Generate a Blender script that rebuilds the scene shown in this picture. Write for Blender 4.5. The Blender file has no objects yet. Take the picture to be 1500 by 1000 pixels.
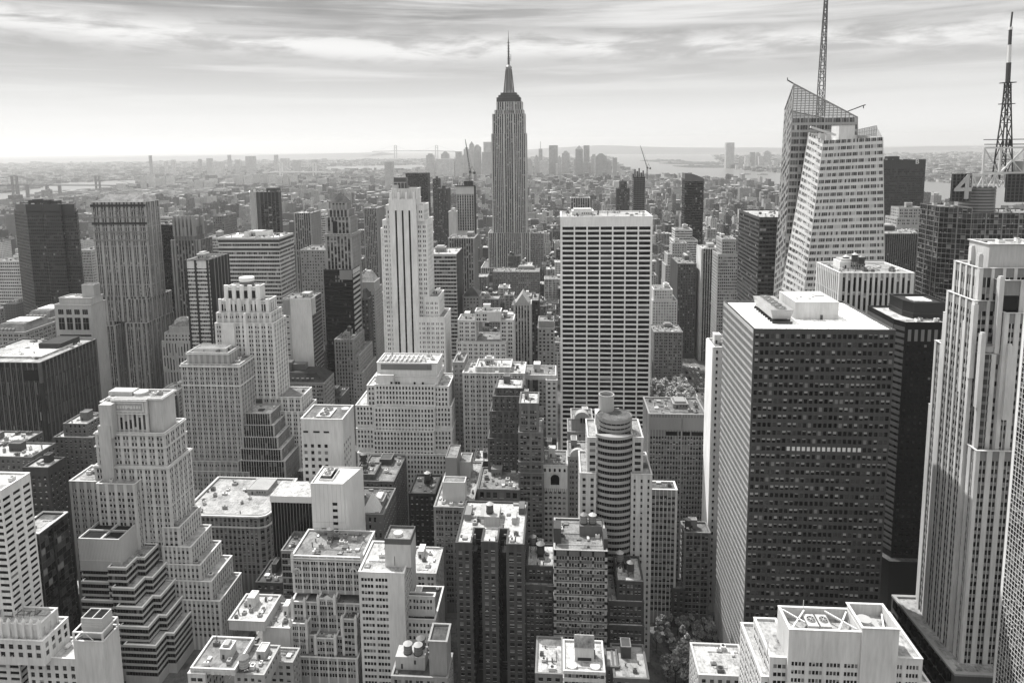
import bpy, math, random
from mathutils import Vector, Matrix
RNG = random.Random(7)
SC = bpy.context.scene
COL = SC.collection

# ---------------------------------------------------------------- camera
F, CX, CY = 1050.0, 735.0, 349.0           # focal length and principal point in 1500 x 1000 pixels
EYE = Vector((0.0, 0.0, 284.0))
YAW = math.atan((817 - CX) / F)
PITCH = math.atan((CY - 211.0) / F)
ROLL = -0.0125
ROT = Matrix.Rotation(YAW, 3, 'Z') @ Matrix.Rotation(math.pi / 2 - PITCH, 3, 'X') @ Matrix.Rotation(ROLL, 3, 'Z')
cam_data = bpy.data.cameras.new('camera')
cam = bpy.data.objects.new('camera', cam_data)
COL.objects.link(cam)
cam.location = EYE
cam.rotation_euler = ROT.to_euler()
cam_data.sensor_width = 36.0
cam_data.lens = F / 1500 * 36
cam_data.shift_x = (750 - CX) / 1500
cam_data.shift_y = (CY - 500) / 1500
cam_data.clip_start = 1.0
cam_data.clip_end = 90000.0
SC.camera = cam

# ---------------------------------------------------------------- world, sun, exposure
SUN_EL, SUN_AZ = math.radians(58), math.radians(-46)     # azimuth from +Y (south) towards -X (east)
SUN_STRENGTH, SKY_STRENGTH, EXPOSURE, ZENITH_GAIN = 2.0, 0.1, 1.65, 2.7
w = bpy.data.worlds.new('World'); SC.world = w
w.use_nodes = True
nt = w.node_tree; nt.nodes.clear()
def N(t, **kw):
    n = nt.nodes.new(t)
    for k, v in kw.items():
        setattr(n, k, v)
    return n
def LK(a, b): nt.links.new(a, b)
def MATH(op, a, b=None, clamp=False):
    n = N('ShaderNodeMath', operation=op); n.use_clamp = clamp
    for i, v in enumerate((a, b)):
        if v is None: continue
        if isinstance(v, (int, float)): n.inputs[i].default_value = v
        else: LK(v, n.inputs[i])
    return n.outputs[0]
sky = N('ShaderNodeTexSky', sky_type='NISHITA')
sky.sun_disc = False; sky.sun_elevation = SUN_EL; sky.sun_rotation = SUN_AZ
sky.air_density = 1.0; sky.dust_density = 3.0; sky.altitude = 100
bw = N('ShaderNodeRGBToBW'); LK(sky.outputs[0], bw.inputs[0])
tc = N('ShaderNodeTexCoord'); sep = N('ShaderNodeSeparateXYZ'); LK(tc.outputs['Generated'], sep.inputs[0])
zz = MATH('MAXIMUM', sep.outputs[2], 0.0)
az = MATH('ARCTAN2', sep.outputs[0], sep.outputs[1])
def fbm(su, sv, ox, detail, rough, dist=0.0, el=None):
    c = N('ShaderNodeCombineXYZ')
    LK(MATH('MULTIPLY', az, su), c.inputs[0]); LK(MATH('MULTIPLY', zz if el is None else el, sv), c.inputs[1]); c.inputs[2].default_value = ox
    n = N('ShaderNodeTexNoise'); n.inputs['Scale'].default_value = 1.0; n.inputs['Detail'].default_value = detail
    n.inputs['Roughness'].default_value = rough; n.inputs['Distortion'].default_value = dist
    LK(c.outputs[0], n.inputs['Vector']); return n.outputs[0]
def ramp(v, lo, hi, a=0.0, b=1.0, smooth=True):
    m = N('ShaderNodeMapRange'); m.interpolation_type = 'SMOOTHSTEP' if smooth else 'LINEAR'
    for k, q in ((1, lo), (2, hi), (3, a), (4, b)): m.inputs[k].default_value = q
    LK(v, m.inputs[0]); return m.outputs[0]
def bell(val, c, wd):
    d = MATH('DIVIDE', MATH('SUBTRACT', val, c), wd)
    return MATH('DIVIDE', 1.0, MATH('ADD', 1.0, MATH('POWER', MATH('ABSOLUTE', d), 2.6)))
tilt = MATH('ADD', zz, MATH('MULTIPLY', az, 0.018))                # the cloud deck slopes gently across the view
wob = MATH('ADD', tilt, MATH('MULTIPLY', MATH('SUBTRACT', fbm(2.2, 6.0, 4.4, 4, 0.5), 0.5), 0.055))
puff = fbm(9.0, 46.0, 7.7, 12, 0.62, 0.25)
fibre = fbm(2.6, 58.0, 2.3, 12, 0.60, 0.35)
broad = fbm(1.7, 15.0, 9.2, 5, 0.5)
band = MATH('MULTIPLY', bell(wob, 0.128, 0.017), ramp(puff, 0.36, 0.60, 0.15, 1.0))
thin = MATH('MULTIPLY', bell(wob, 0.092, 0.010), ramp(fibre, 0.42, 0.66, 0.0, 0.55))
high = MATH('MULTIPLY', ramp(wob, 0.135, 0.165), ramp(MATH('ADD', MATH('MULTIPLY', fibre, 0.65), MATH('MULTIPLY', broad, 0.35)), 0.40, 0.66, 0.0, 0.85))
white = MATH('MAXIMUM', MATH('MAXIMUM', band, thin), high)
white = MATH('MAXIMUM', white, MATH('MULTIPLY', ramp(fibre, 0.42, 0.68), 0.42))
dark = MATH('MULTIPLY', ramp(zz, 0.10, 0.17), ramp(MATH('ADD', MATH('MULTIPLY', broad, 0.6), MATH('MULTIPLY', fibre, 0.4)), 0.36, 0.60, 0.50, 0.0))
low = ramp(zz, 0.015, 0.125, 1.0, 0.0)
CLOUD_LUM, CLEAR_LUM, LOW_LUM = 2.95, 1.45, 2.9
clear = MATH('MULTIPLY', MATH('ADD', MATH('MULTIPLY', bw.outputs[0], 0.05), CLEAR_LUM * 0.92), MATH('SUBTRACT', 1.0, dark))
base = MATH('ADD', MATH('MULTIPLY', clear, MATH('SUBTRACT', 1.0, low)), MATH('MULTIPLY', low, LOW_LUM))
lum = MATH('ADD', MATH('MULTIPLY', base, MATH('SUBTRACT', 1.0, white)), MATH('MULTIPLY', white, CLOUD_LUM))
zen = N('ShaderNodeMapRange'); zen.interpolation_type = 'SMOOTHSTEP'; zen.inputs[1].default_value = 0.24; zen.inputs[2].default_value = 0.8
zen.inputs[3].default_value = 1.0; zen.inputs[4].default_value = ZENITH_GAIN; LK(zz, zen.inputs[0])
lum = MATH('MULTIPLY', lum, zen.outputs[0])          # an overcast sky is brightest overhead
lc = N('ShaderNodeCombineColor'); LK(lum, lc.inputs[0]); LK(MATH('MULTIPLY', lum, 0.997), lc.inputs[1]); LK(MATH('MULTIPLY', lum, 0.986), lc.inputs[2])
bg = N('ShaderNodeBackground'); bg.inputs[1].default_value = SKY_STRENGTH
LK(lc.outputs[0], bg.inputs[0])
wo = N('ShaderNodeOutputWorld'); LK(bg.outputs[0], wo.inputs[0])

sun_data = bpy.data.lights.new('sun', 'SUN'); sun_data.energy = SUN_STRENGTH; sun_data.angle = math.radians(0.7)
sun_data.color = (1.0, 0.993, 0.978)
sun = bpy.data.objects.new('sun', sun_data); COL.objects.link(sun)
sd_ = Vector((math.sin(SUN_AZ) * math.cos(SUN_EL), math.cos(SUN_AZ) * math.cos(SUN_EL), math.sin(SUN_EL)))  # towards the sun
sun.rotation_euler = sd_.to_track_quat('Z', 'Y').to_euler()
sun.location = (0, 0, 900)

SC.view_settings.view_transform = 'Standard'; SC.view_settings.look = 'None'
SC.view_settings.gamma = 1.0; SC.view_settings.exposure = EXPOSURE
SC.render.engine = 'CYCLES'
cy = SC.cycles
cy.use_denoising = True
cy.max_bounces = 5; cy.diffuse_bounces = 2; cy.glossy_bounces = 3; cy.transmission_bounces = 2; cy.volume_bounces = 1
cy.transparent_max_bounces = 4
cy.caustics_reflective = False; cy.caustics_refractive = False
cy.sample_clamp_indirect = 6.0

# ---------------------------------------------------------------- geometry helpers
def ray(px, py):
    return ROT @ Vector(((px - CX) / F, -(py - CY) / F, -1.0))
def at(px, py, Y):                      # the place seen at a pixel, at street distance Y
    r = ray(px, py); return EYE + r * (Y / r.y)
def gp(px, py, z=0.0):                  # the place on the ground seen at a pixel
    r = ray(px, py); return EYE + r * ((z - EYE.z) / r.z)
ROT_I = ROT.transposed()
def proj(p):
    c = ROT_I @ (Vector(p) - EYE)
    if c.z > -1: return None
    return (CX + F * c.x / -c.z, CY - F * c.y / -c.z, -c.z)

class MB:                               # collects faces, builds ONE mesh object
    def __init__(s): s.v, s.f, s.m = [], [], []
    def add(s, vs, fs, m=0):
        o = len(s.v); s.v += vs
        for f in fs: s.f.append(tuple(i + o for i in f)); s.m.append(m)
    def quad(s, a, b, c, d, m=0): s.add([a, b, c, d], [(0, 1, 2, 3)], m)
    def tri(s, a, b, c, m=0): s.add([a, b, c], [(0, 1, 2)], m)
    def box(s, x0, x1, y0, y1, z0, z1, m=0, bottom=False):
        vs = [(x0, y0, z0), (x1, y0, z0), (x1, y1, z0), (x0, y1, z0), (x0, y0, z1), (x1, y0, z1), (x1, y1, z1), (x0, y1, z1)]
        fs = [(0, 1, 5, 4), (1, 2, 6, 5), (2, 3, 7, 6), (3, 0, 4, 7), (4, 5, 6, 7)]
        if bottom: fs.append((3, 2, 1, 0))
        s.add(vs, fs, m)
    def prism(s, poly, z0, z1, m=0, mt=None, top=True):
        n = len(poly); z0s = z0 if isinstance(z0, (list, tuple)) else [z0] * n; z1s = z1 if isinstance(z1, (list, tuple)) else [z1] * n
        vs = [(p[0], p[1], z) for p, z in zip(poly, z0s)] + [(p[0], p[1], z) for p, z in zip(poly, z1s)]
        s.add(vs, [(i, (i + 1) % n, (i + 1) % n + n, i + n) for i in range(n)], m)
        if top: s.add(vs[n:], [tuple(range(n))], m if mt is None else mt)
    def ring(s, pin, pout, z0, z1, m=0, bottom=False):      # band between two outlines
        n = len(pin)
        vs = [(p[0], p[1], z0) for p in pout] + [(p[0], p[1], z1) for p in pout] + [(p[0], p[1], z1) for p in pin] + [(p[0], p[1], z0) for p in pin]
        fs = []
        for i in range(n):
            j = (i + 1) % n
            fs += [(i, j, j + n, i + n), (i + n, j + n, j + 2 * n, i + 2 * n), (j + 3 * n, i + 3 * n, i + 2 * n, j + 2 * n)]
            if bottom: fs.append((i + 3 * n, j + 3 * n, j, i))
        s.add(vs, fs, m)
    def obox(s, o, u, n, u0, u1, n0, n1, z0, z1, m=0):      # box in a facade's own frame
        def P(a, b, z): return (o[0] + u[0] * a + n[0] * b, o[1] + u[1] * a + n[1] * b, z)
        vs = [P(u0, n0, z0), P(u1, n0, z0), P(u1, n1, z0), P(u0, n1, z0), P(u0, n0, z1), P(u1, n0, z1), P(u1, n1, z1), P(u0, n1, z1)]
        s.add(vs, [(3, 2, 6, 7), (1, 2, 6, 5)[::-1], (0, 3, 7, 4), (4, 7, 6, 5), (0, 1, 2, 3)], m)
    def cyl(s, c, r0, r1, z0, z1, n=14, m=0, cap=True, a0=0.0):
        vs = []
        for z, r in ((z0, r0), (z1, r1)):
            vs += [(c[0] + r * math.cos(a0 + 2 * math.pi * i / n), c[1] + r * math.sin(a0 + 2 * math.pi * i / n), z) for i in range(n)]
        fs = [(i, (i + 1) % n, (i + 1) % n + n, i + n) for i in range(n)]
        if cap: fs.append(tuple(range(n, 2 * n)))
        s.add(vs, fs, m)
    def cone(s, c, r, z0, z1, n=14, m=0):
        vs = [(c[0] + r * math.cos(2 * math.pi * i / n), c[1] + r * math.sin(2 * math.pi * i / n), z0) for i in range(n)] + [(c[0], c[1], z1)]
        s.add(vs, [(i, (i + 1) % n, n) for i in range(n)] + [tuple(range(n))[::-1]], m)
    def disc(s, x, y, z, R, t, m=0, n=16, a0=0.0, a1=math.pi, r0=0.0):     # upright half disc or arch band facing the street, t deep
        vs = []
        for yy in (y, y + t):
            for rr in (R, r0): vs += [(x - rr * math.cos(a0 + (a1 - a0) * i / n), yy, z + rr * math.sin(a0 + (a1 - a0) * i / n)) for i in range(n + 1)]
        k = n + 1; fs = []
        for i in range(n): fs += [(i, i + 1, k + i + 1, k + i), (2 * k + i, 3 * k + i, 3 * k + i + 1, 2 * k + i + 1), (i, 2 * k + i, 2 * k + i + 1, i + 1)]
        s.add(vs, fs, m)
    def bar(s, a, b, t, m=0):
        a, b = Vector(a), Vector(b); d = b - a
        if d.length < 1e-6: return
        d.normalize(); q = Vector((0, 0, 1)) if abs(d.z) < 0.9 else Vector((1, 0, 0))
        x = d.cross(q).normalized() * t / 2; y = d.cross(x).normalized() * t / 2
        vs = [tuple(p + sx * x + sy * y) for p in (a, b) for sx, sy in ((-1, -1), (1, -1), (1, 1), (-1, 1))]
        s.add(vs, [(0, 1, 5, 4), (1, 2, 6, 5), (2, 3, 7, 6), (3, 0, 4, 7), (3, 2, 1, 0), (4, 5, 6, 7)], m)
    def build(s, name, mats, parent=None, smooth=False):
        if not s.f: return None
        me = bpy.data.meshes.new(name)
        off = parent.location if parent else (0, 0, 0)
        if parent and parent.parent: off = parent.parent.location + parent.location
        me.from_pydata([(a - off[0], b - off[1], c - off[2]) for a, b, c in s.v], [], s.f)
        for mm in (mats if isinstance(mats, (list, tuple)) else [mats]): me.materials.append(mm)
        me.polygons.foreach_set('material_index', s.m)
        if smooth: me.polygons.foreach_set('use_smooth', [True] * len(s.f))
        me.update()
        o = bpy.data.objects.new(name, me); COL.objects.link(o)
        if parent: o.parent = parent
        return o

def offset(poly, d):                    # outline pushed outward by d (counter-clockwise outline)
    n = len(poly); out = []
    for i in range(n):
        p0, p, p1 = Vector(poly[i - 1]), Vector(poly[i]), Vector(poly[(i + 1) % n])
        u0, u1 = (p - p0).normalized(), (p1 - p).normalized()
        n0, n1 = Vector((u0.y, -u0.x)), Vector((u1.y, -u1.x))
        k = 1 + n0.dot(n1)
        q = p + (n0 + n1) * (d / max(k, 0.2)); out.append((q.x, q.y))
    return out
def rect(x0, x1, y0, y1): return [(x0, y0), (x1, y0), (x1, y1), (x0, y1)]

def thing(name, label, cat, loc, group=None):
    o = bpy.data.objects.new(name, None); COL.objects.link(o)
    o.location = loc; o.empty_display_size = 2.0
    o['label'] = label; o['category'] = cat
    if group: o['group'] = group
    return o
def tag(o, label, cat, group=None, kind=None):
    if label: o['label'] = label; o['category'] = cat
    if group: o['group'] = group
    if kind: o['kind'] = kind
    return o

# ---------------------------------------------------------------- materials (all grey: the photograph is black and white)
TINT = (1.0, 0.996, 0.985)
_mc = {}
def new_mat(name):
    m = bpy.data.materials.new(name); m.use_nodes = True
    return m, m.node_tree, m.node_tree.nodes['Principled BSDF']
def wall_mat(g, kind='stone'):
    g = min(.84, 1.08 * g ** 1.5) if kind not in ('leaf', 'hill') else g      # albedo spread: deep darks, clean whites
    key = (round(g, 3), kind)
    if key in _mc: return _mc[key]
    m, t, b = new_mat(kind + '_material'); _mc[key] = m
    L = t.links.new
    tc = t.nodes.new('ShaderNodeTexCoord'); oi = t.nodes.new('ShaderNodeObjectInfo')
    def noise(scale, mapping, detail=4):
        mp = t.nodes.new('ShaderNodeMapping'); mp.inputs['Scale'].default_value = mapping
        n = t.nodes.new('ShaderNodeTexNoise'); n.inputs['Scale'].default_value = scale; n.inputs['Detail'].default_value = detail
        L(tc.outputs['Object'], mp.inputs[0]); L(mp.outputs[0], n.inputs['Vector']); return n.outputs[0]
    def mth(op, a, c):
        n = t.nodes.new('ShaderNodeMath'); n.operation = op
        for i, v in enumerate((a, c)):
            if isinstance(v, (int, float)): n.inputs[i].default_value = v
            else: L(v, n.inputs[i])
        return n.outputs[0]
    if kind == 'roof':
        a = noise(0.22, (1, 1, 1), 6); c = noise(1.4, (1, 0.35, 1), 3)
        amp = 0.75
    elif kind == 'metal':
        a = noise(0.12, (1, 1, 0.2), 3); c = noise(2.0, (1, 1, 0.1), 2); amp = 0.18
    else:
        a = noise(0.09, (1, 1, 0.35), 5); c = noise(1.1, (1, 1, 0.12), 4); amp = 0.60 if kind == 'brick' else 0.42 if kind != 'panel' else 0.25
    f = mth('ADD', mth('MULTIPLY', mth('SUBTRACT', a, 0.5), amp * 1.6), mth('MULTIPLY', mth('SUBTRACT', c, 0.5), amp * 1.2))
    if kind == 'brick':
        v = t.nodes.new('ShaderNodeTexNoise'); v.inputs['Scale'].default_value = 4.0; v.inputs['Detail'].default_value = 1
        L(tc.outputs['Object'], v.inputs['Vector']); f = mth('ADD', f, mth('MULTIPLY', mth('SUBTRACT', v.outputs[0], 0.5), 0.25))
    if kind == 'roof':                    # patched roofing sheets
        v = t.nodes.new('ShaderNodeTexVoronoi'); v.inputs['Scale'].default_value = 0.16; v.distance = 'CHEBYCHEV'
        L(tc.outputs['Object'], v.inputs['Vector']); sx = t.nodes.new('ShaderNodeSeparateColor'); L(v.outputs['Color'], sx.inputs[0])
        f = mth('ADD', f, mth('MULTIPLY', mth('SUBTRACT', sx.outputs[0], 0.5), 0.45))
        st = noise(0.7, (1, 1, 1), 5); rr = t.nodes.new('ShaderNodeMapRange')      # tar stains and ponding marks
        for k, q in ((1, .50), (2, .66), (3, 0.0), (4, -0.32)): rr.inputs[k].default_value = q
        L(st, rr.inputs[0]); f = mth('ADD', f, rr.outputs[0])
    r = mth('MULTIPLY', mth('SUBTRACT', oi.outputs['Random'], 0.5), 0.14)
    val = mth('MULTIPLY', mth('ADD', 1.0, mth('ADD', f, r)), g)
    cc = t.nodes.new('ShaderNodeCombineColor')
    for i in range(3): L(mth('MULTIPLY', val, TINT[i]), cc.inputs[i])
    L(cc.outputs[0], b.inputs['Base Color'])
    b.inputs['Roughness'].default_value = {'metal': 0.35, 'panel': 0.45}.get(kind, 0.85)
    b.inputs['Specular IOR Level'].default_value = 0.5 if kind in ('metal', 'panel') else 0.25
    if kind == 'metal': b.inputs['Metallic'].default_value = 0.0
    return m
def glass_mat(g, rough, name='glass_material', spec=0.5):
    key = ('glass', g, rough, spec)
    if key in _mc: return _mc[key]
    m, t, b = new_mat(name); _mc[key] = m
    b.inputs['Base Color'].default_value = (g * TINT[0], g * TINT[1], g * TINT[2], 1)
    b.inputs['Roughness'].default_value = rough; b.inputs['Specular IOR Level'].default_value = spec
    return m
G_DARK = glass_mat(0.003, 0.06, spec=.13); G_MID = glass_mat(0.03, 0.12, spec=.4); G_BLIND = glass_mat(0.27, 0.35, 'blind_material')
G_SHADE = glass_mat(0.16, 0.2, 'shade_material'); G_SASH = glass_mat(0.10, 0.5, 'sash_material'); G_BRIGHT = glass_mat(0.03, 0.03, 'mirror_glass_material', 1.6)
G_LIT = glass_mat(0.62, 0.4, 'drawn_blind_material')
PANES = [G_DARK, G_MID, G_BLIND, G_SHADE, G_SASH, G_LIT, wall_mat(.5, 'stone')]
STEEL = wall_mat(0.07, 'metal'); LIGHT_STEEL = wall_mat(0.55, 'metal'); WOOD = wall_mat(0.13, 'wood'); ZINC = wall_mat(0.5, 'metal')

# ---------------------------------------------------------------- facades
STY = {
 'punch':  dict(bay=3.3, fh=3.6, pw=1.8, sp=1.75, pd=.30, sd=.27, sub=1, mw=.3, cw=1.2, top=2.2, base=5.0),
 'pair':   dict(bay=5.4, fh=3.6, pw=1.9, sp=1.65, pd=.32, sd=.29, sub=2, mw=.55, cw=1.2, top=2.4, base=5.5),
 'triple': dict(bay=6.6, fh=3.6, pw=1.5, sp=1.5, pd=.35, sd=.30, sub=3, mw=.35, cw=1.0, top=2.4, base=5.5),
 'vert':   dict(bay=2.9, fh=3.7, pw=1.25, sp=1.3, pd=.65, sd=.14, sub=1, mw=.2, cw=1.4, top=3.0, base=6.0),
 'slot':   dict(bay=3.6, fh=7.4, pw=1.5, sp=.5, pd=.7, sd=.10, sub=1, mw=.2, cw=1.4, top=3.0, base=6.0),
 'ribbon': dict(bay=1.55, fh=3.7, pw=.16, sp=1.75, pd=.14, sd=.40, sub=1, mw=.1, cw=.3, top=2.6, base=5.0),
 'grid':   dict(bay=2.2, fh=3.75, pw=.75, sp=1.65, pd=.35, sd=.30, sub=1, mw=.1, cw=.8, top=3.6, base=6.0),
 'curtain':dict(bay=1.6, fh=3.8, pw=.10, sp=1.15, pd=.12, sd=.06, sub=1, mw=.1, cw=.3, top=2.0, base=6.0),
}
def facing(o, n, slack=0.06):
    v = (EYE.xy - Vector(o)); return Vector(n).dot(v.normalized()) > -slack

class Build:
    def __init__(s, name, label, cat='building', sty='punch', g=0.3, kind='stone', gsp=None, gpier=None, wv=(.55, .2, .12, .13), single=None, groof=0.3, group=None, seed=None, gcap=None, **kw):
        s.label = label; s.name = name; s.cat = cat; s.group = group
        s.st = dict(STY[sty]); s.st.update(kw)
        s.wall, s.win, s.roofs = MB(), MB(), []
        s.panes = []                     # (o, u, n, a0, a1, z0, z1)
        s.g, s.kind = g, kind
        s.mats = [wall_mat(g, kind), wall_mat(g if gsp is None else gsp, kind), wall_mat(g if gpier is None else gpier, kind), wall_mat((g if gpier is None else gpier) if gcap is None else gcap, kind)]
        s.rmat = wall_mat(groof if groof > .8 else min(groof, .5), 'roof'); s.cmat = wall_mat(min(.8, g * 1.25 + .05), 'stone')
        s.wv = wv; s.single = single; s.root = None; s.tops = []; s.extra = []
        s.rng = random.Random(seed if seed is not None else hash_(name + label))
        s.d = 1e9
    def place(s, x, y):
        s.root = thing(s.name, s.label, s.cat, (x, y, 0), s.group)
    def tier(s, poly, z0, z1, st=None, parapet=1.0, windows=True, band=True, cap=True, capw=0.14):
        t = dict(s.st); t.update(st or {})
        W = s.wall
        if s.root is None:
            s.place(sum(p[0] for p in poly) / len(poly), sum(p[1] for p in poly) / len(poly))
        s.d = min(s.d, min(p[1] for p in poly))
        zr = z1 - parapet
        W.prism(poly, z0, zr, 0, top=False)
        inn = offset(poly, -0.45)
        W.ring(inn, poly, zr, z1 - (.25 if cap else 0), 0)
        if cap: W.ring(offset(poly, -0.5), offset(poly, t['pd'] + capw), z1 - .25, z1, 3, bottom=True)
        rf = MB(); rf.add([(p[0], p[1], zr + .02) for p in inn], [tuple(range(len(inn)))], 0); s.roofs.append(rf)
        s.tops.append((poly, zr + .02))
        if not windows: return
        n = len(poly); fh, sp = t['fh'], t['sp']; wh = fh - sp
        zt = z1 - t['top']; base = t['base'] if z0 < 1 else t.get('lowband', 0.8)
        nf = max(0, int((zt - z0 - base + sp) / fh))
        osd = offset(poly, t['sd'])
        zcap = z1 - (.25 if cap else 0)
        if band: W.ring(poly, osd, zt, zcap - .003, 1, bottom=True)
        skip = t.get('skip', ())
        for k in range(nf):
            a = zt - k * fh
            if k in skip:
                W.ring(poly, osd, a - wh, a - .002, 1, bottom=True)
            if k < nf - 1:
                if sp > .01: W.ring(poly, osd, a - wh - sp + .002, a - wh, 1, bottom=True)
            elif a - wh > z0 + .1: W.ring(poly, osd, z0, a - wh, 1)
        cb = t.get('courses', 0)           # projecting string courses every n floors
        if cb:
            oc = offset(poly, t['pd'] + .18)
            for k in range(cb, nf, cb): W.ring(poly, oc, zt - k * fh + .2, zt - k * fh + .75, 2, bottom=True)
        opd = offset(poly, t['pd'])
        for i in range(n):
            p, q = Vector(poly[i]), Vector(poly[(i + 1) % n]); L = (q - p).length
            u = (q - p) / L; nn = Vector((u.y, -u.x)); pv = Vector(poly[i - 1]); up = (p - pv).normalized(); np_ = Vector((up.y, -up.x))
            vis = facing((p + q) / 2, nn)
            visp = facing((p + pv) / 2, np_)
            if vis or visp:               # corner post
                a = p + np_ * t['pd']; b = p + nn * t['pd']
                if up.x * u.y - up.y * u.x > 0: W.prism([tuple(p), tuple(a), tuple(opd[i]), tuple(b)], z0, zcap - .002, 2, top=False)
            if not vis or L < 1.2: continue
            cw = min(t['cw'], L * .2); pw = t['pw']
            nb = max(1, int(round((L - 2 * cw + pw) / t['bay']))); b = (L - 2 * cw + pw) / nb
            if pw > 0:
                W.obox(p, u, nn, 0, cw, 0, t['pd'], z0, zcap - .002, 2)
                W.obox(p, u, nn, L - cw, L, 0, t['pd'], z0, zcap - .002, 2)
                big = t.get('big', 0)
                for j in range(1, nb):
                    c = cw - pw / 2 + j * b; pd = t['pd']; hw = pw / 2
                    if big and j % big == 0: pd += t.get('bigd', .3); hw *= t.get('bigw', 1.6)
                    W.obox(p, u, nn, c - hw, c + hw, 0, pd, z0, zcap - .004, 2)
            blank = t.get('blank')          # bays left without windows: list of fractions
            sub, mw = t['sub'], t['mw']
            ww = (b - pw - (sub - 1) * mw) / sub
            for j in range(nb):
                if blank and any(lo <= (j + .5) / nb <= hi for lo, hi in blank):
                    W.obox(p, u, nn, cw + j * b - .001, cw + j * b + b - pw + .001, 0, t['sd'] - .01, z0, zt, 1); continue
                for m in range(sub):
                    u0 = cw + j * b + m * (ww + mw)
                    if m: W.obox(p, u, nn, u0 - mw, u0, 0, t['pd'] * .7, z0, zt, 2)
                    for k in range(nf):
                        if k in skip: continue
                        a = zt - k * fh
                        s.panes.append((p.x, p.y, u.x, u.y, u0, u0 + ww, a - wh, a))
    def pane_mesh(s, B, o, u, n, a0, a1, z0, z1, kind, detail):
        r = s.rng
        tl = r.uniform(-.02, .02) * (z1 - z0) * .5
        def P(a, z, d): return (o[0] + u[0] * a + n[0] * d, o[1] + u[1] * a + n[1] * d, z)
        if kind == 2 and detail:          # part-drawn blind
            fr = r.choice((.2, .3, .4, .5, .5, .65)); zm = z1 - (z1 - z0) * fr
            B.quad(P(a0, zm, .03), P(a1, zm, .03), P(a1, z1, .03), P(a0, z1, .03), 2)
            if fr < 1: B.quad(P(a0, z0, .02), P(a1, z0, .02), P(a1, zm, .02), P(a0, zm, .02), 0)
        else:
            B.quad(P(a0, z0, .045 - tl), P(a1, z0, .045 - tl), P(a1, z1, .045 + tl), P(a0, z1, .045 + tl), kind)
        if detail and s.st.get('sash', True):
            B.quad(P(a0 - .08, z0 - .12, .26), P(a1 + .08, z0 - .12, .26), P(a1 + .08, z0 + .06, .26), P(a0 - .08, z0 + .06, .26), 6)
            B.quad(P(a0 - .08, z0 + .06, .0), P(a1 + .08, z0 + .06, .0), P(a1 + .08, z0 + .06, .26), P(a0 - .08, z0 + .06, .26), 6)
            if r.random() < .13:             # window air conditioner
                c, hw, hh = (a0 + a1) / 2, min(.38, (a1 - a0) * .4), .5
                q = [P(c - hw, z0 + .06, .42), P(c + hw, z0 + .06, .42), P(c + hw, z0 + .06 + hh, .42), P(c - hw, z0 + .06 + hh, .42), P(c - hw, z0 + .06 + hh, .04), P(c + hw, z0 + .06 + hh, .04)]
                B.quad(q[0], q[1], q[2], q[3], 6); B.quad(q[3], q[2], q[5], q[4], 6)
            zc = (z0 + z1) / 2
            B.quad(P(a0, zc - .05, .07), P(a1, zc - .05, .07), P(a1, zc + .05, .07), P(a0, zc + .05, .07), 4)
    def finish(s, clutter=1.0, tanks=0, bulk=True, maxsingle=100):
        r = s.rng; root = s.root
        s.wall.build('wall', s.mats, root)
        for rf in s.roofs: rf.build('roof', [s.rmat, s.cmat], root)
        single = s.single if s.single is not None else s.d < 470
        pick = set()
        if single and s.panes:
            sc = []
            for i, pn in enumerate(s.panes):
                c = (pn[0] + pn[2] * (pn[4] + pn[5]) / 2, pn[1] + pn[3] * (pn[4] + pn[5]) / 2, (pn[6] + pn[7]) / 2)
                q = proj(c)
                if not q or not (-5 < q[0] < 1505 and -5 < q[1] < 1005): continue
                nx, ny = pn[3], -pn[2]
                v = EYE - Vector(c); fc = (nx * v.x + ny * v.y) / v.length
                sc.append((-(pn[5] - pn[4]) * (pn[7] - pn[6]) * max(fc, .01) / v.length_squared * (1 + c[2] / 60.0), i))
            sc.sort(); pick = set(i for _, i in sc[:maxsingle])
        ws = s.wv; cache = {}
        for i, pn in enumerate(s.panes):
            x = r.random(); kind = 0 if x < ws[0] else 1 if x < ws[0] + ws[1] else 2 if x < ws[0] + ws[1] + ws[2] else 3
            o, u = (pn[0], pn[1]), (pn[2], pn[3]); n = (pn[3], -pn[2])
            if s.st.get('lit') and n[1] < -.5 and s.st['lit'][0] < pn[6] < s.st['lit'][1] and s.st['lit'][2] < pn[4] < s.st['lit'][3]: kind = 5
            if i in pick:
                key = (round(pn[5] - pn[4], 2), round(pn[7] - pn[6], 2), kind, r.randrange(6))
                if key not in cache:
                    B = MB(); wd = (pn[5] - pn[4]) / 2; ht = pn[7] - pn[6]
                    s.pane_mesh(B, (0, 0), (1, 0), (0, -1), -wd, wd, 0, ht, kind, True)
                    me = bpy.data.meshes.new('window'); me.from_pydata(B.v, [], B.f)
                    for mm in PANES: me.materials.append(mm)
                    me.polygons.foreach_set('material_index', B.m); cache[key] = me
                ob = bpy.data.objects.new('window', cache[key]); COL.objects.link(ob); ob.parent = root
                c = (pn[4] + pn[5]) / 2
                ob.location = (o[0] + u[0] * c - root.location.x, o[1] + u[1] * c - root.location.y, pn[6])
                ob.rotation_euler = (0, 0, math.atan2(u[1], u[0]))
            else:
                s.pane_mesh(s.win, o, u, n, pn[4], pn[5], pn[6], pn[7], kind, s.d < 620)
        wo_ = s.win.build('window', PANES, root)
        if wo_: wo_['kind'] = 'stuff'
        # roof furniture
        if clutter > 0:
            for poly, z in s.tops:
                roof_furniture(s, poly, z, clutter, bulk)
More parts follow.
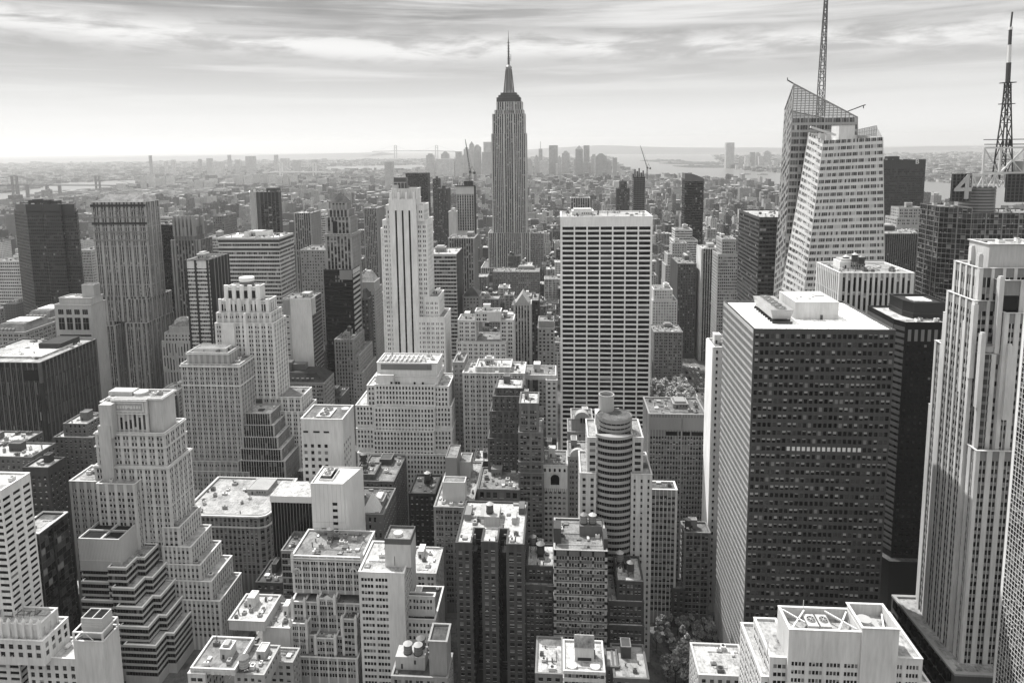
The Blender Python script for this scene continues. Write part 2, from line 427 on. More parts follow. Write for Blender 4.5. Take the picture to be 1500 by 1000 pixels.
        for k in range(tanks):
            poly, z = s.tops[0]
            x0, x1 = min(p[0] for p in poly), max(p[0] for p in poly); y0, y1 = min(p[1] for p in poly), max(p[1] for p in poly)
            water_tank(root, r.uniform(x0 + (x1 - x0) * .15, x1 - (x1 - x0) * .15), r.uniform(y0 + (y1 - y0) * .25, y0 + (y1 - y0) * .8), z, r.uniform(1.5, 2.2), r.uniform(2.5, 5.5), r)
        return root
def hash_(t):
    h = 17
    for c in t: h = (h * 31 + ord(c)) % 1000003
    return h
def water_tank(root, x, y, z, r=1.9, leg=4.0, rng=RNG, g=None):
    B = MB(); h = r * 2.1
    B.cyl((x, y), r, r * .97, z + leg, z + leg + h, 14, 0)
    for q in range(3): B.cyl((x, y), r + .05, r + .05, z + leg + h * (.2 + .3 * q), z + leg + h * (.2 + .3 * q) + .12, 14, 1, cap=False)
    B.cyl((x, y), r + .2, r + .2, z + leg - .3, z + leg, 14, 1)
    o = B.build('water_tank', [wall_mat(g, 'wood') if g else (WOOD if rng.random() < .6 else wall_mat(.3, 'wood')), STEEL], root)
    C = MB(); C.cone((x, y), r * 1.12, z + leg + h, z + leg + h + r * .75, 14)
    c = C.build('conical_roof', ZINC if rng.random() < .5 else wall_mat(.28, 'metal'), o)
    L = MB(); q = r * .7
    for sx, sy in ((-1, -1), (1, -1), (1, 1), (-1, 1)): L.bar((x + sx * q, y + sy * q, z), (x + sx * q, y + sy * q, z + leg - .3), .28)
    for sx in (-1, 1):
        L.bar((x + sx * q, y - q, z + .3), (x + sx * q, y + q, z + leg - .5), .14)
        L.bar((x - q, y + sx * q, z + .3), (x + q, y + sx * q, z + leg - .5), .14)
    L.build('leg_frame', STEEL, o)
    return o
def roof_furniture(s, poly, z, level, bulk=True):
    r = s.rng; root = s.root
    x0, x1 = min(p[0] for p in poly) + 1.0, max(p[0] for p in poly) - 1.0
    y0, y1 = min(p[1] for p in poly) + 1.0, max(p[1] for p in poly) - 1.0
    higher = [(min(p[0] for p in q), max(p[0] for p in q), min(p[1] for p in q), max(p[1] for p in q)) for q, zz2 in s.tops if zz2 > z + .5]
    def free(a, b, c, d):
        if any(a < h[1] + .3 and b > h[0] - .3 and c < h[3] + .3 and d > h[2] - .3 for h in higher): return False
        return not any(a < h[1] and b > h[0] and c < h[3] and d > h[2] for h in used)
    used = []
    wx, wy = x1 - x0, y1 - y0
    if wx < 5 or wy < 5: return
    area = wx * wy
    if bulk and area > 120:
        for tr in range(8):
            bw_, bd_, bh = wx * r.uniform(.2, .38), wy * r.uniform(.25, .4), r.uniform(3.0, 6.0)
            bx, by = r.uniform(x0 + 1, x1 - bw_ - 1), r.uniform(y0 + wy * .3, y1 - bd_ - .5) if y1 - bd_ - .5 > y0 + wy * .3 else y0 + 1
            if free(bx, bx + bw_, by, by + bd_):
                used.append((bx - .4, bx + bw_ + .4, by - .4, by + bd_ + .4))
                B = MB(); B.box(bx, bx + bw_, by, by + bd_, z, z + bh, 0)
                P = rect(bx, bx + bw_, by, by + bd_); B.ring(offset(P, -.4), offset(P, .1), z + bh - .1, z + bh + .3, 1, bottom=True)
                B.box(bx + bw_ * .2, bx + bw_ * .2 + 1.1, by - .05, by, z, z + 2.2, 2)
                if bw_ > 6:
                    for q in range(int(bw_ / 3)): B.box(bx + bw_ * .45 + q * 1.8, bx + bw_ * .45 + q * 1.8 + .9, by - .04, by, z + 1.2, z + 2.4, 2) if bx + bw_ * .45 + q * 1.8 + 1 < bx + bw_ else None
                B.build('bulkhead', [wall_mat(max(.06, min(.7, s.g * r.uniform(.7, 1.4))), 'stone'), s.cmat, STEEL], root)
                if r.random() < .6 and bw_ > 5 and bd_ > 4:
                    B = MB(); B.box(bx + 1.2, bx + bw_ - 1.6, by + 1, by + bd_ - 1, z + bh, z + bh + 1.6, 0)
                    B.build('air_handler', wall_mat(r.uniform(.3, .6), 'metal'), root)
                break
    if s.d < 620 and wx > 7 and wy > 7:      # pipe runs across the roof
        for k in range(r.randrange(1, 4)):
            B = MB(); yy = r.uniform(y0 + 1, y1 - 1); a = r.uniform(x0, x0 + wx * .4); e = r.uniform(x0 + wx * .6, x1)
            if any(a < h[1] + .4 and e > h[0] - .4 and yy < h[3] + .4 and yy > h[2] - .4 for h in higher + used): continue
            B.bar((a, yy, z + .35), (e, yy, z + .35), .22, 0); B.bar((e, yy, z + .35), (e, min(y1, yy + wy * .3), z + .35), .22, 0) if not any(e < h[1] + .4 and e > h[0] - .4 and yy < h[3] + .4 and yy + wy * .3 > h[2] - .4 for h in higher + used) else None
            for q in range(4): B.box(a + (e - a) * q / 3 - .1, a + (e - a) * q / 3 + .1, yy - .15, yy + .15, z, z + .3, 0)
            B.build('pipe_run', wall_mat(r.choice((.15, .4, .6)), 'metal'), root)
    n = int(min(44, area / (20 if s.d < 520 else 32) * level * r.uniform(.7, 1.3)))
    for k in range(n):
        a, b, h = r.uniform(.9, 3.2), r.uniform(.9, 3.4), r.uniform(.6, 2.2)
        x, y = r.uniform(x0, max(x0, x1 - a)), r.uniform(y0, max(y0, y1 - b))
        if not free(x, x + a, y, y + b): continue
        used.append((x, x + a, y, y + b)); B = MB(); t = r.random()
        if t < .45:
            B.box(x, x + a, y, y + b, z + .25, z + .25 + h, 0, bottom=True)
            B.box(x + .1, x + a - .1, y + .1, y + b - .1, z, z + .25, 1)
            if h > 1: B.cyl((x + a / 2, y + b / 2), min(a, b) * .36, min(a, b) * .36, z + .25 + h, z + .45 + h, 10, 1)
            B.build('air_handler', [wall_mat(r.choice((.2, .4, .6, .7)), 'metal'), STEEL], root)
        elif t < .65:
            L = min(wx, wy) * r.uniform(.3, .7); hx = r.random() < .5
            xe, ye = (x + L, y + .6) if hx else (x + .6, y + L)
            if xe > x1 or ye > y1 or not free(x, xe, y, ye): continue
            B.box(x, xe, y, ye, z + .4, z + 1.0, 0, bottom=True); B.box(x, x + .5, y, y + .5, z, z + .4, 0)
            B.build('duct', wall_mat(r.choice((.35, .55)), 'metal'), root)
        elif t < .82:
            B.cyl((x + .4, y + .4), .35, .35, z, z + h + .6, 8, 0); B.cyl((x + .4, y + .4), .5, .5, z + h + .6, z + h + .9, 8, 0)
            B.build('vent_pipe', wall_mat(.3, 'metal'), root)
        else:
            B.box(x, x + a, y, y + b, z, z + .5, 1); P = rect(x + .1, x + a - .1, y + .1, y + b - .1)
            m_ = ((x + x + a) / 2, (y + y + b) / 2)
            B.add([(p[0], p[1], z + .5) for p in P] + [(m_[0], m_[1], z + .5 + h * .5)], [(0, 1, 4), (1, 2, 4), (2, 3, 4), (3, 0, 4)], 0)
            B.build('skylight', [G_SHADE, STEEL], root)

def px_tier(x0, x1, y, d, D):
    a, b = at(x0, y, d), at(x1, y, d); z = at((x0 + x1) / 2, y, d).z
    return rect(a.x, b.x, d, d + D), z
def tower(name, label, tiers, cat='building', clutter=1.0, tanks=0, bulk=True, maxsingle=100, done=True, **kw):
    """tiers from the top down: (x0, x1, y, d, D[, style[, z0]]) in photo pixels and metres"""
    b = Build(name, label, cat, **kw)
    ps = [px_tier(*t[:5]) for t in tiers]
    for i, t in enumerate(tiers):
        z0 = t[6] if len(t) > 6 and t[6] is not None else (ps[i + 1][1] - 1.2 if i + 1 < len(tiers) and ps[i + 1][1] < ps[i][1] - 1.5 else 0.0)
        st = t[5] if len(t) > 5 else None
        kw2 = {}
        if st and 'nowin' in st: kw2['windows'] = False
        if st and 'par' in st: kw2['parapet'] = st['par']
        b.tier(ps[i][0], max(0, z0), ps[i][1], st, **kw2)
    b.ps = ps
    if done: b.finish(clutter, tanks, bulk, maxsingle)
    return b

# ---------------------------------------------------------------- special parts
YREF = 400
def yref(y):
    global YREF
    YREF = y
def X_(px, d, y=None): return at(px, YREF if y is None else y, d).x
def Z_(px, y, d): return at(px, y, d).z
def part(root, name, mats, fn, label=None):
    B = MB(); fn(B); o = B.build(name, mats, root)
    if label and o: o['label'] = label
    return o
def pyramid(root, poly, z0, z1, mat, name='pyramid_roof', k=0.0, steps=0):
    c = (sum(p[0] for p in poly) / len(poly), sum(p[1] for p in poly) / len(poly)); n = len(poly)
    B = MB(); top = [(c[0] + (p[0] - c[0]) * k, c[1] + (p[1] - c[1]) * k, z1) for p in poly]
    vs = [(p[0], p[1], z0) for p in poly] + top
    B.add(vs, [(i, (i + 1) % n, (i + 1) % n + n, i + n) for i in range(n)] + [tuple(range(n, 2 * n))], 0)
    return B.build(name, mat, root)
def cooling_tower(root, x0, x1, y0, y1, z, h, fans, g=.55):
    B = MB(); P = rect(x0, x1, y0, y1); Q = offset(P, -min(x1 - x0, y1 - y0) * .12)
    vs = [(p[0], p[1], z + .9) for p in Q] + [(p[0], p[1], z + h) for p in P]
    B.add(vs, [(i, (i + 1) % 4, (i + 1) % 4 + 4, i + 4) for i in range(4)] + [(4, 5, 6, 7), (3, 2, 1, 0)], 0)
    n = 24
    for q in Q: B.box(q[0] - .2, q[0] + .2, q[1] - .2, q[1] + .2, z, z + .9, 1)
    o = B.build('cooling_tower', [wall_mat(g, 'metal'), STEEL], root)
    for k in range(fans):
        F_ = MB(); t = (k + .5) / fans
        c = ((x0 + x1) / 2, y0 + (y1 - y0) * t) if (y1 - y0) > (x1 - x0) else (x0 + (x1 - x0) * t, (y0 + y1) / 2)
        r = min(min(x1 - x0, y1 - y0) * .36, max(x1 - x0, y1 - y0) / fans * .42)
        F_.cyl(c, r, r, z + h, z + h + .7, 16, 0, cap=False); F_.cyl(c, r * .95, r * .95, z + h, z + h + .25, 16, 1); F_.cyl(c, r * .2, r * .2, z + h + .25, z + h + .6, 8, 0)
        for q in range(6):
            a = q * math.pi / 3; F_.bar((c[0], c[1], z + h + .45), (c[0] + math.cos(a) * r * .9, c[1] + math.sin(a) * r * .9, z + h + .45), .25, 0)
        F_.build('fan', [wall_mat(.5, 'metal'), STEEL], o)
    return o
def lattice_mast(root, name, pts, sides, mat, t0=.25, step=None, sub=None):
    """pts: (z, half width) profile of a square truss"""
    c = pts[0][2:]
    B = MB()
    for (za, ra, xa, ya), (zb, rb, xb, yb) in zip(pts, pts[1:]):
        n = max(1, int((zb - za) / (max(ra, .5) * 2.2)))
        for k in range(n):
            f0, f1 = k / n, (k + 1) / n
            z0, z1 = za + (zb - za) * f0, za + (zb - za) * f1
            r0, r1 = ra + (rb - ra) * f0, ra + (rb - ra) * f1
            x0, x1, y0, y1 = xa + (xb - xa) * f0, xa + (xb - xa) * f1, ya + (yb - ya) * f0, ya + (yb - ya) * f1
            cs = ((-1, -1), (1, -1), (1, 1), (-1, 1))
            for q in range(4):
                (a, b), (e, f) = cs[q], cs[(q + 1) % 4]
                p0 = (x0 + a * r0, y0 + b * r0, z0); p1 = (x1 + a * r1, y1 + b * r1, z1); p2 = (x0 + e * r0, y0 + f * r0, z0); p3 = (x1 + e * r1, y1 + f * r1, z1)
                B.bar(p0, p1, t0)
                B.bar(p0, p3, t0 * .6) if k % 2 else B.bar(p2, p1, t0 * .6)
                B.bar(p1, p3, t0 * .6)
    return B.build(name, mat, root)
def glyph(root, name, text, size, origin, mat, depth=.5, rz=0.0):
    cu = bpy.data.curves.new(name, 'FONT'); cu.body = text; cu.size = size; cu.extrude = depth / 2; cu.offset = size * .012
    tmp = bpy.data.objects.new('glyph_curve', cu); COL.objects.link(tmp)
    dg = bpy.context.evaluated_depsgraph_get(); me = bpy.data.meshes.new_from_object(tmp.evaluated_get(dg))
    bpy.data.objects.remove(tmp); bpy.data.curves.remove(cu)
    me.transform(Matrix.Rotation(rz, 4, 'Z') @ Matrix.Rotation(math.pi / 2, 4, 'X'))
    me.materials.clear(); me.materials.append(mat)
    o = bpy.data.objects.new(name, me); COL.objects.link(o); o.parent = root
    o.location = Vector(origin) - root.location
    return o

# ---------------------------------------------------------------- the big landmark tower with the mast
def spired_tower():
    d = 1310
    b = Build('skyscraper', 'tallest stone skyscraper in the middle, stepped crown and needle mast', 'skyscraper', 'vert', g=.46, gsp=.15, gpier=.56, wv=(.70, .18, .06, .06), single=False,
              bay=3.5, fh=3.8, pw=1.45, sp=1.5, pd=.7, sd=.12, top=2.0, cw=1.8, groof=.25)
    def notch(x0, x1, y, D, k=.36, dep=2.6, dd=0.0):
        a, c = at(x0, y, d), at(x1, y, d); z = a.z; w_ = c.x - a.x; m0, m1 = a.x + w_ * k, c.x - w_ * k; y0 = d + dd
        return [(a.x, y0), (m0, y0), (m0, y0 + dep), (m1, y0 + dep), (m1, y0), (c.x, y0), (c.x, y0 + D), (a.x, y0 + D)], z
    T = [notch(727, 764, 149, 36, .3, -2.0, 9), notch(724.5, 766, 161, 40, .3, 2.2, 6), notch(721.3, 768, 167, 44, dd=3.5), notch(720, 770, 196, 48, dd=1.8), notch(715.5, 776, 341, 54, .2, 2.2), ]
    zs = [t[1] for t in T] + [0]
    for (poly, z), zb in zip(T, zs[1:]): b.tier(poly, max(0, zb - 1.2), z, {'base': 1})
    a, c = at(705, 392, d - 12), at(786, 392, d - 12)
    b.tier(rect(a.x, c.x, d - 12, d + 60), 0, a.z, {'base': 3})
    b.finish(0)
    r = b.root; x = at(744.3, 150, d).x; y = d + 27; z = T[0][1]
    zz_ = lambda py: at(744, py, y).z
    mpx = lambda v: v * y / F
    st = [wall_mat(.20, 'stone'), wall_mat(.30, 'metal'), G_DARK]
    def crown(B):
        for h0, h1, w_ in ((z - 1, zz_(143.5), 34), (zz_(143.5), zz_(140), 29), (zz_(140), zz_(136.5), 23)):
            P = rect(x - mpx(w_) / 2, x + mpx(w_) / 2, y - mpx(w_) * .42, y + mpx(w_) * .42); B.prism(P, h0, h1, 0)
            for k in range(int(w_)):
                u = x - mpx(w_) / 2 + mpx(w_) * (k + .5) / int(w_); B.box(u - .35, u + .35, y - mpx(w_) * .42 - .25, y - mpx(w_) * .42, h0 + .4, h1 - .5, 2)
    part(r, 'crown', st, crown)
    def mast(B):
        prof = [(137, 11.5), (133, 8.2), (127, 7.0), (118, 6.0), (106, 5.4), (101, 5.2), (100.5, 6.2), (98, 5.8), (96, 3.2), (94.5, 2.0)]
        for (p0, w0), (p1, w1) in zip(prof, prof[1:]): B.cyl((x, y), mpx(w0) / 2 * 1.5, mpx(w1) / 2 * 1.5, zz_(p0), zz_(p1), 16, 1)
        for k in range(8):                # wings of the mooring mast
            an = k * math.pi / 4 + math.pi / 8; ca, sa = math.cos(an), math.sin(an)
            B.bar((x + ca * mpx(8), y + sa * mpx(8), zz_(137)), (x + ca * mpx(4.2), y + sa * mpx(4.2), zz_(102)), 1.6, 0)
    part(r, 'mooring_mast', st, mast)
    def ant(B):
        for p0, p1, w0, w1 in ((95, 83, 3.0, 2.6), (83, 68, 2.2, 1.9), (68, 58, 1.5, 1.2), (58, 45, .9, .35)):
            B.cyl((x, y), mpx(w0) / 2, mpx(w1) / 2, zz_(p0), zz_(p1), 8, 0)
        for py in (93, 90, 87, 84, 80, 76, 72, 68, 63): B.cyl((x, y), mpx(2.1), mpx(2.1), zz_(py), zz_(py) + .8, 8, 0)
        B.bar((x + mpx(3.2), y, zz_(90)), (x + mpx(3.2), y, zz_(80)), .7); B.bar((x, y, zz_(86)), (x + mpx(3.2), y, zz_(86)), .5)
    part(r, 'antenna', wall_mat(.08, 'metal'), ant)
spired_tower()

# ---------------------------------------------------------------- sloping glass tower with spire
def grid_facade(B, P, q00, q10, q11, q01, nv, nu, sp=.42, pr=.12, sub=4, rng=RNG, wv=(.6, .25, .15), cut=None, proud=.18, mats=(0, 1, 2, 3)):
    """bilinear curtain wall: light spandrel bands, panes in groups between mullions"""
    q = [Vector(v) for v in (q00, q10, q11, q01)]
    nrm = (q[1] - q[0]).cross(q[3] - q[0]).normalized()
    def S(u, v, e=0.0):
        p = q[0] * (1 - u) * (1 - v) + q[1] * u * (1 - v) + q[2] * u * v + q[3] * (1 - u) * v + nrm * e
        return tuple(p)
    for k in range(nv):
        B.quad(S(0, k / nv), S(1, k / nv), S(1, (k + 1) / nv), S(0, (k + 1) / nv), 0)
        v0, v1 = k / nv, (k + sp) / nv; e = proud
        B.quad(S(0, v0, e), S(1, v0, e), S(1, v1, e), S(0, v1, e), 0); B.quad(S(0, v1, e), S(1, v1, e), S(1, v1), S(0, v1), 0); B.quad(S(0, v0), S(1, v0), S(1, v0, e), S(0, v0, e), 0)
        for j in range(nu):
            for m in range(sub):
                a = (j + pr / 2 + (1 - pr) * (m + .06) / sub) / nu; b_ = (j + pr / 2 + (1 - pr) * (m + .94) / sub) / nu
                x = rng.random(); mi = 0 if x < wv[0] else 1 if x < wv[0] + wv[1] else 2
                ti = rng.uniform(-.03, .03)
                P.quad(S(a, v1 + .02 / nv, .05 - ti), S(b_, v1 + .02 / nv, .05 + ti), S(b_, v0 + .99 / nv, .05 + ti), S(a, v0 + .99 / nv, .05 - ti), mi)
    for j in range(nu + 1):
        u = j / nu; du = .06 / nu
        B.quad(S(u - du, 0, proud + .06), S(u + du, 0, proud + .06), S(u + du, 1, proud + .06), S(u - du, 1, proud + .06), 0)
    return S
def screen_mat():                        # see-through fritted glass
    if 'screen' in _mc: return _mc['screen']
    m, t, b = new_mat('screen_glass_material'); _mc['screen'] = m
    b.inputs['Base Color'].default_value = (.14, .139, .137, 1); b.inputs['Roughness'].default_value = .15; b.inputs['Alpha'].default_value = .5
    return m
def glass_prism_tower():
    r = thing('skyscraper', 'pale faceted glass skyscraper with slanted roofs and a tall lattice spire', 'skyscraper', (at(1220, 300, 590).x, 590, 0))
    W, P = MB(), MB()
    dF, dA = 573, 606
    Bt, Ct = at(1206, 206, dF), at(1293, 201, dF); At = at(1186, 194, dA)
    def ground(p, q, d, dpx):             # follow a leaning edge to the ground
        return p
    Bb = at(1142, 703, dF); Bb.z = 0; Cb = at(1301, 700, dF); Cb.z = 0; Ab = at(1098, 690, dA); Ab.z = 0
    Db, Dt = Vector((Cb.x, dF + 46, 0)), Vector((Ct.x, dF + 46, Ct.z + 2))
    nfl = 56
    grid_facade(W, P, Bb, Cb, Ct, Bt, nfl, 10, .45, .14, 3, wv=(.5, .33, .17))
    grid_facade(W, P, Ab, Bb, Bt, At, nfl, 6, .42, .12, 3, wv=(.25, .45, .3))
    grid_facade(W, P, Cb, Db, Dt, Ct, nfl, 6, .45, .14, 3)
    Bk, Bkt = Vector((Ab.x + 10, dF + 46, 0)), Vector((At.x + 3, dF + 46, At.z))
    W.quad(tuple(Db), tuple(Bk), tuple(Bkt), tuple(Dt), 0); W.quad(tuple(Bk), tuple(Ab), tuple(At), tuple(Bkt), 0)
    zr = Bt.z - 5; rf = [(Bt.x + .4, dF + .8, zr), (Ct.x - .4, dF + .8, zr), (Dt.x - .4, dF + 45, zr), (Bkt.x, dF + 45, zr), (At.x + .5, dA, zr)]
    RF = MB(); RF.add(rf, [(0, 1, 2, 3, 4)], 0); 
    # tall rear half with its single slope
    d2 = 622; E0, E1 = at(1163, 123, d2), at(1256, 172, d2); G0 = at(1133, 690, d2); G0.z = 0; G1 = at(1258, 690, d2); G1.z = 0
    base = Vector((at(1163, 172, d2).x - .0, d2, E1.z)); 
    # lower square part then the screen above
    low0 = G0 + (E0 - G0) * (E1.z / E0.z)
    W2, P2 = MB(), MB()
    grid_facade(W2, P2, G0, G1, E1, low0, 52, 8, .34, .10, 3, wv=(.55, .4, .05))
    nst = 8
    for k in range(nst):                  # glass screen above, cut along the slope
        pass
    L0, L1 = low0, E1
    W2.add([tuple(L0), tuple(L1), tuple(E0)], [(0, 1, 2)], 3)
    for k in range(1, 14):
        f = k / 14; a = L0 + (E0 - L0) * f; b_ = L1 + (E0 - L1) * f; W2.bar(tuple(a - Vector((0, .1, 0))), tuple(b_ - Vector((0, .1, 0))), .55, 2)
    for k in range(1, 16):
        f = k / 16; a = L0 + (L1 - L0) * f; b_ = E0 + (L1 - E0) * f; W2.bar(tuple(a - Vector((0, .15, 0))), tuple(b_ - Vector((0, .15, 0))), .5, 2)
    W2.bar(tuple(E0), tuple(E1), 1.0, 2); W2.bar(tuple(E0), tuple(L0), .8, 2)
    D2 = 22
    Hl, Hb = Vector((G0.x - 2, d2 + D2, 0)), Vector((E0.x, d2 + D2, E0.z - 20))
    grid_facade(W2, P2, Hl, G0, E0, Hb, 54, 4, .36, .10, 3, wv=(.35, .4, .25))
    Hm = Hl + (Hb - Hl) * ((E1.z - 4) / Hb.z); W2.quad(tuple(Hl), (G1.x, d2 + D2, 0), (E1.x, d2 + D2, E1.z - 4), tuple(Hm), 0); W2.tri(tuple(Hm), (E1.x, d2 + D2, E1.z - 4), tuple(Hb), 3); W2.quad(tuple(G1), (G1.x, d2 + D2, 0), (E1.x, d2 + D2, E1.z - 4), tuple(E1), 0)
    W2.quad(tuple(L0 + Vector((1, .5, -.5))), tuple(L1 + Vector((-.5, .5, -.5))), (E1.x - .5, d2 + D2 - .5, E1.z - 4.5), tuple(Hm + Vector((1, -.5, -.5))), 0); W2.bar(tuple(Hb), (E1.x, d2 + D2, E1.z - 4), .8, 2); W2.bar(tuple(Hb), tuple(E0), .8, 2)
    mats = [wall_mat(.62, 'panel'), glass_mat(.05, .1), wall_mat(.30, 'metal'), glass_mat(.13, .12, spec=.8)]
    gl = [glass_mat(.012, .05), glass_mat(.10, .1), glass_mat(.4, .3, 'blind_material')]
    W.build('curtain_wall', mats, r)
    W2.build('curtain_wall', [wall_mat(.42, 'panel'), mats[1], wall_mat(.34, 'metal'), screen_mat()], r)
    P.build('window', gl, r)['kind'] = 'stuff'; P2.build('window', gl, r)['kind'] = 'stuff'
    RF.build('roof', wall_mat(.35, 'roof'), r)
    # glass screen on the right of the roof
    def scr(B):
        a, b_, c, e = at(1256, 190, 600), at(1284, 184, 600), at(1292, 200, 576), at(1256, 205, 600)
        zb = zr
        B.quad((a.x, 600, zb), (b_.x, 600, zb), tuple(b_), tuple(a), 0); B.quad((b_.x, 600, zb), (c.x, 575, zb), tuple(c), tuple(b_), 0)
        for k in range(9):
            f = k / 8; p = a + (b_ - a) * f; B.bar((p.x, 599.8, zb), (p.x, 599.8, p.z), .35, 1)
        for k in range(5):
            f = (k + 1) / 5; B.bar((a.x, 599.7, zb + (a.z - zb) * f), (b_.x, 599.7, zb + (b_.z - zb) * f), .3, 1)
    part(r, 'glass_screen', [screen_mat(), wall_mat(.45, 'metal')], scr)
    def pent(B):
        a, b_ = at(1228, 184, 590), at(1251, 184, 590); B.box(a.x, b_.x, 588, 604, zr, a.z, 0)
        a, b_ = at(1200, 190, 592), at(1228, 190, 592); B.box(a.x, b_.x, 592, 602, zr, zr + 5, 0)
        P_ = rect(at(1228, 184, 590).x, at(1251, 184, 590).x, 588, 604); B.ring(offset(P_, -.5), offset(P_, .15), at(1228, 184, 590).z - .1, at(1228, 184, 590).z + .4, 1, bottom=True)
    part(r, 'penthouse', [wall_mat(.6, 'stone'), wall_mat(.4, 'metal')], pent)
    def arm(B):
        a, b_ = at(1187, 186, 586), at(1224, 198, 586); B.bar(tuple(a), tuple(b_), 1.6); 
        for px in (1201, 1211): B.bar((at(px, 195, 586).x, 586, zr), (at(px, 195, 586).x, 586, at(px, 190 + (px - 1187) * .32, 586).z), 1.4)
    part(r, 'crane_arm', wall_mat(.6, 'metal'), arm)
    def dav(B):
        a, b_ = at(1163, 123, d2 + 4), at(1153.5, 117.5, d2 + 4); B.bar(tuple(a), tuple(b_), .9); B.bar(tuple(b_), tuple(b_ + Vector((0, 0, 2))), .6)
        a, b_ = at(1240, 164, d2 + 4), at(1265, 154.5, d2 + 4); B.bar(tuple(a), tuple(b_), .8); B.bar(tuple(b_), tuple(b_ + Vector((0, 0, -2.5))), .6); B.bar(tuple(b_), tuple(b_ + Vector((1.5, 0, .4))), .8)
    part(r, 'davit', wall_mat(.12, 'metal'), dav)
    sx = at(1202.5, 146, d2 + 10); zt = at(1203, -30, d2 + 10).z
    lattice_mast(r, 'spire', [(sx.z - 14, 2.5, sx.x, d2 + 10), (sx.z + 18, 2.2, sx.x, d2 + 10), (sx.z + 58, 1.5, sx.x + .3, d2 + 10), (zt, .7, sx.x + .6, d2 + 10)], 4, wall_mat(.12, 'metal'), .55)
glass_prism_tower()

# ---------------------------------------------------------------- white banded slab
tower('office_tower', 'broad white slab with seven wide columns of black ribbon windows', [(822, 955, 317, 573, 46)], cat='skyscraper', sty='ribbon', g=.78, kind='panel', wv=(.93, .06, .01, 0), single=True, groof=.4, clutter=1.6,
      bay=10.15, pw=1.15, pd=.55, fh=4.02, sp=1.42, sd=.40, cw=1.0, top=8.2, sash=False, capw=.05)
# ---------------------------------------------------------------- white tower with three black stripes
def striped_deco():
    b = tower('skyscraper', 'slim white stone skyscraper with three black vertical stripes on its front', [
        (573, 611, 276, 598, 15, {'nowin': 1}), (569.5, 609.5, 291, 594, 22, {'nowin': 1}),
        (565.5, 620, 300, 596.5, 24), (560.5, 625, 322, 598, 28)], cat='skyscraper', sty='pair', g=.72, kind='stone', wv=(.8, .1, .05, .05), clutter=0, done=False,
        bay=4.3, fh=4.1, pw=1.9, sp=2.0, sub=2, mw=.7, top=5, single=False)
    # front shaft reaching down in front of the wings
    a, c = at(569.5, 291, 594), at(609.5, 291, 594); z = a.z
    xs = [a.x, c.x]; L = c.x - a.x
    b.wall.prism(rect(a.x + .5, c.x - .5, 594.2, 599), 0, z - 8, 0)
    cuts = [(.215, .285), (.46, .53), (.71, .78)]; e = [0] + [v for c_ in cuts for v in c_] + [1]
    for k in range(0, len(e), 2): b.wall.box(a.x + L * e[k], a.x + L * e[k + 1], 593, 594.4, 0, z - 1, 2)
    b.wall.box(a.x, c.x, 592.9, 594.5, z - 10, z - .8, 2)
    for c0, c1 in cuts:
        b.win.quad((a.x + L * c0, 594.1, 0), (a.x + L * c1, 594.1, 0), (a.x + L * c1, 594.1, z - 10), (a.x + L * c0, 594.1, z - 10), 0)
        for k in range(40): b.wall.box(a.x + L * c0, a.x + L * c1, 594.02, 594.12, 4 + k * 4.1, 4 + k * 4.1 + .9, 4)
    b.mats.append(wall_mat(.03, 'metal'))
    for k in range(0, 4):
        u = a.x + L * (.08 + .28 * k); b.wall.box(u - 1, u + 1, 592.7, 594, z - 2, z + 5, 2)
    for k in range(16): u = at(573, 276, 598).x + (at(611, 276, 598).x - at(573, 276, 598).x) * (k + .5) / 16; b.wall.box(u - .35, u + .35, 597.3, 598, z - 1, at(590, 276, 598).z - 1, 2)
    # lower wings to the right
    for (x0, x1, y, d, D) in ((622, 642.5, 434, 597, 28), (610, 651, 464, 593.5, 34)):
        P, zz2 = px_tier(x0, x1, y, d, D); b.tier(P, 0 if y > 450 else 90, zz2)
    P, zz2 = px_tier(558, 575, 334, 598.5, 26); b.tier(P, 0, zz2)
    b.finish(.5)
    r = b.root
    def top(B):
        x0, x1, zt = X_(582, 603), X_(600, 603), at(590, 276, 600).z; zp = at(590, 260, 603).z
        B.box(x0, x1, 601, 608, zt - 1, zp, 0); B.box(x0 - 1.5, x0 + 4, 600, 606, zt - 1, zt + 3, 1)
        for k in range(4): B.bar((x0 + k * 3, 600.5, zt), (x0 + k * 3, 600.5, zt + 5), .4, 1)
        B.bar((x0, 600.5, zt + 5), (x1, 600.5, zt + 5), .5, 1); B.bar((x0 - 2, 602, zt), (x0 + .5, 602, zp + 1), .8, 1); B.bar((x0 - .5, 602, zt), (x0 - .5, 602, zp + 1), .4, 1)
    part(r, 'rooftop_plant', [wall_mat(.14, 'metal'), wall_mat(.5, 'metal')], top)
striped_deco()

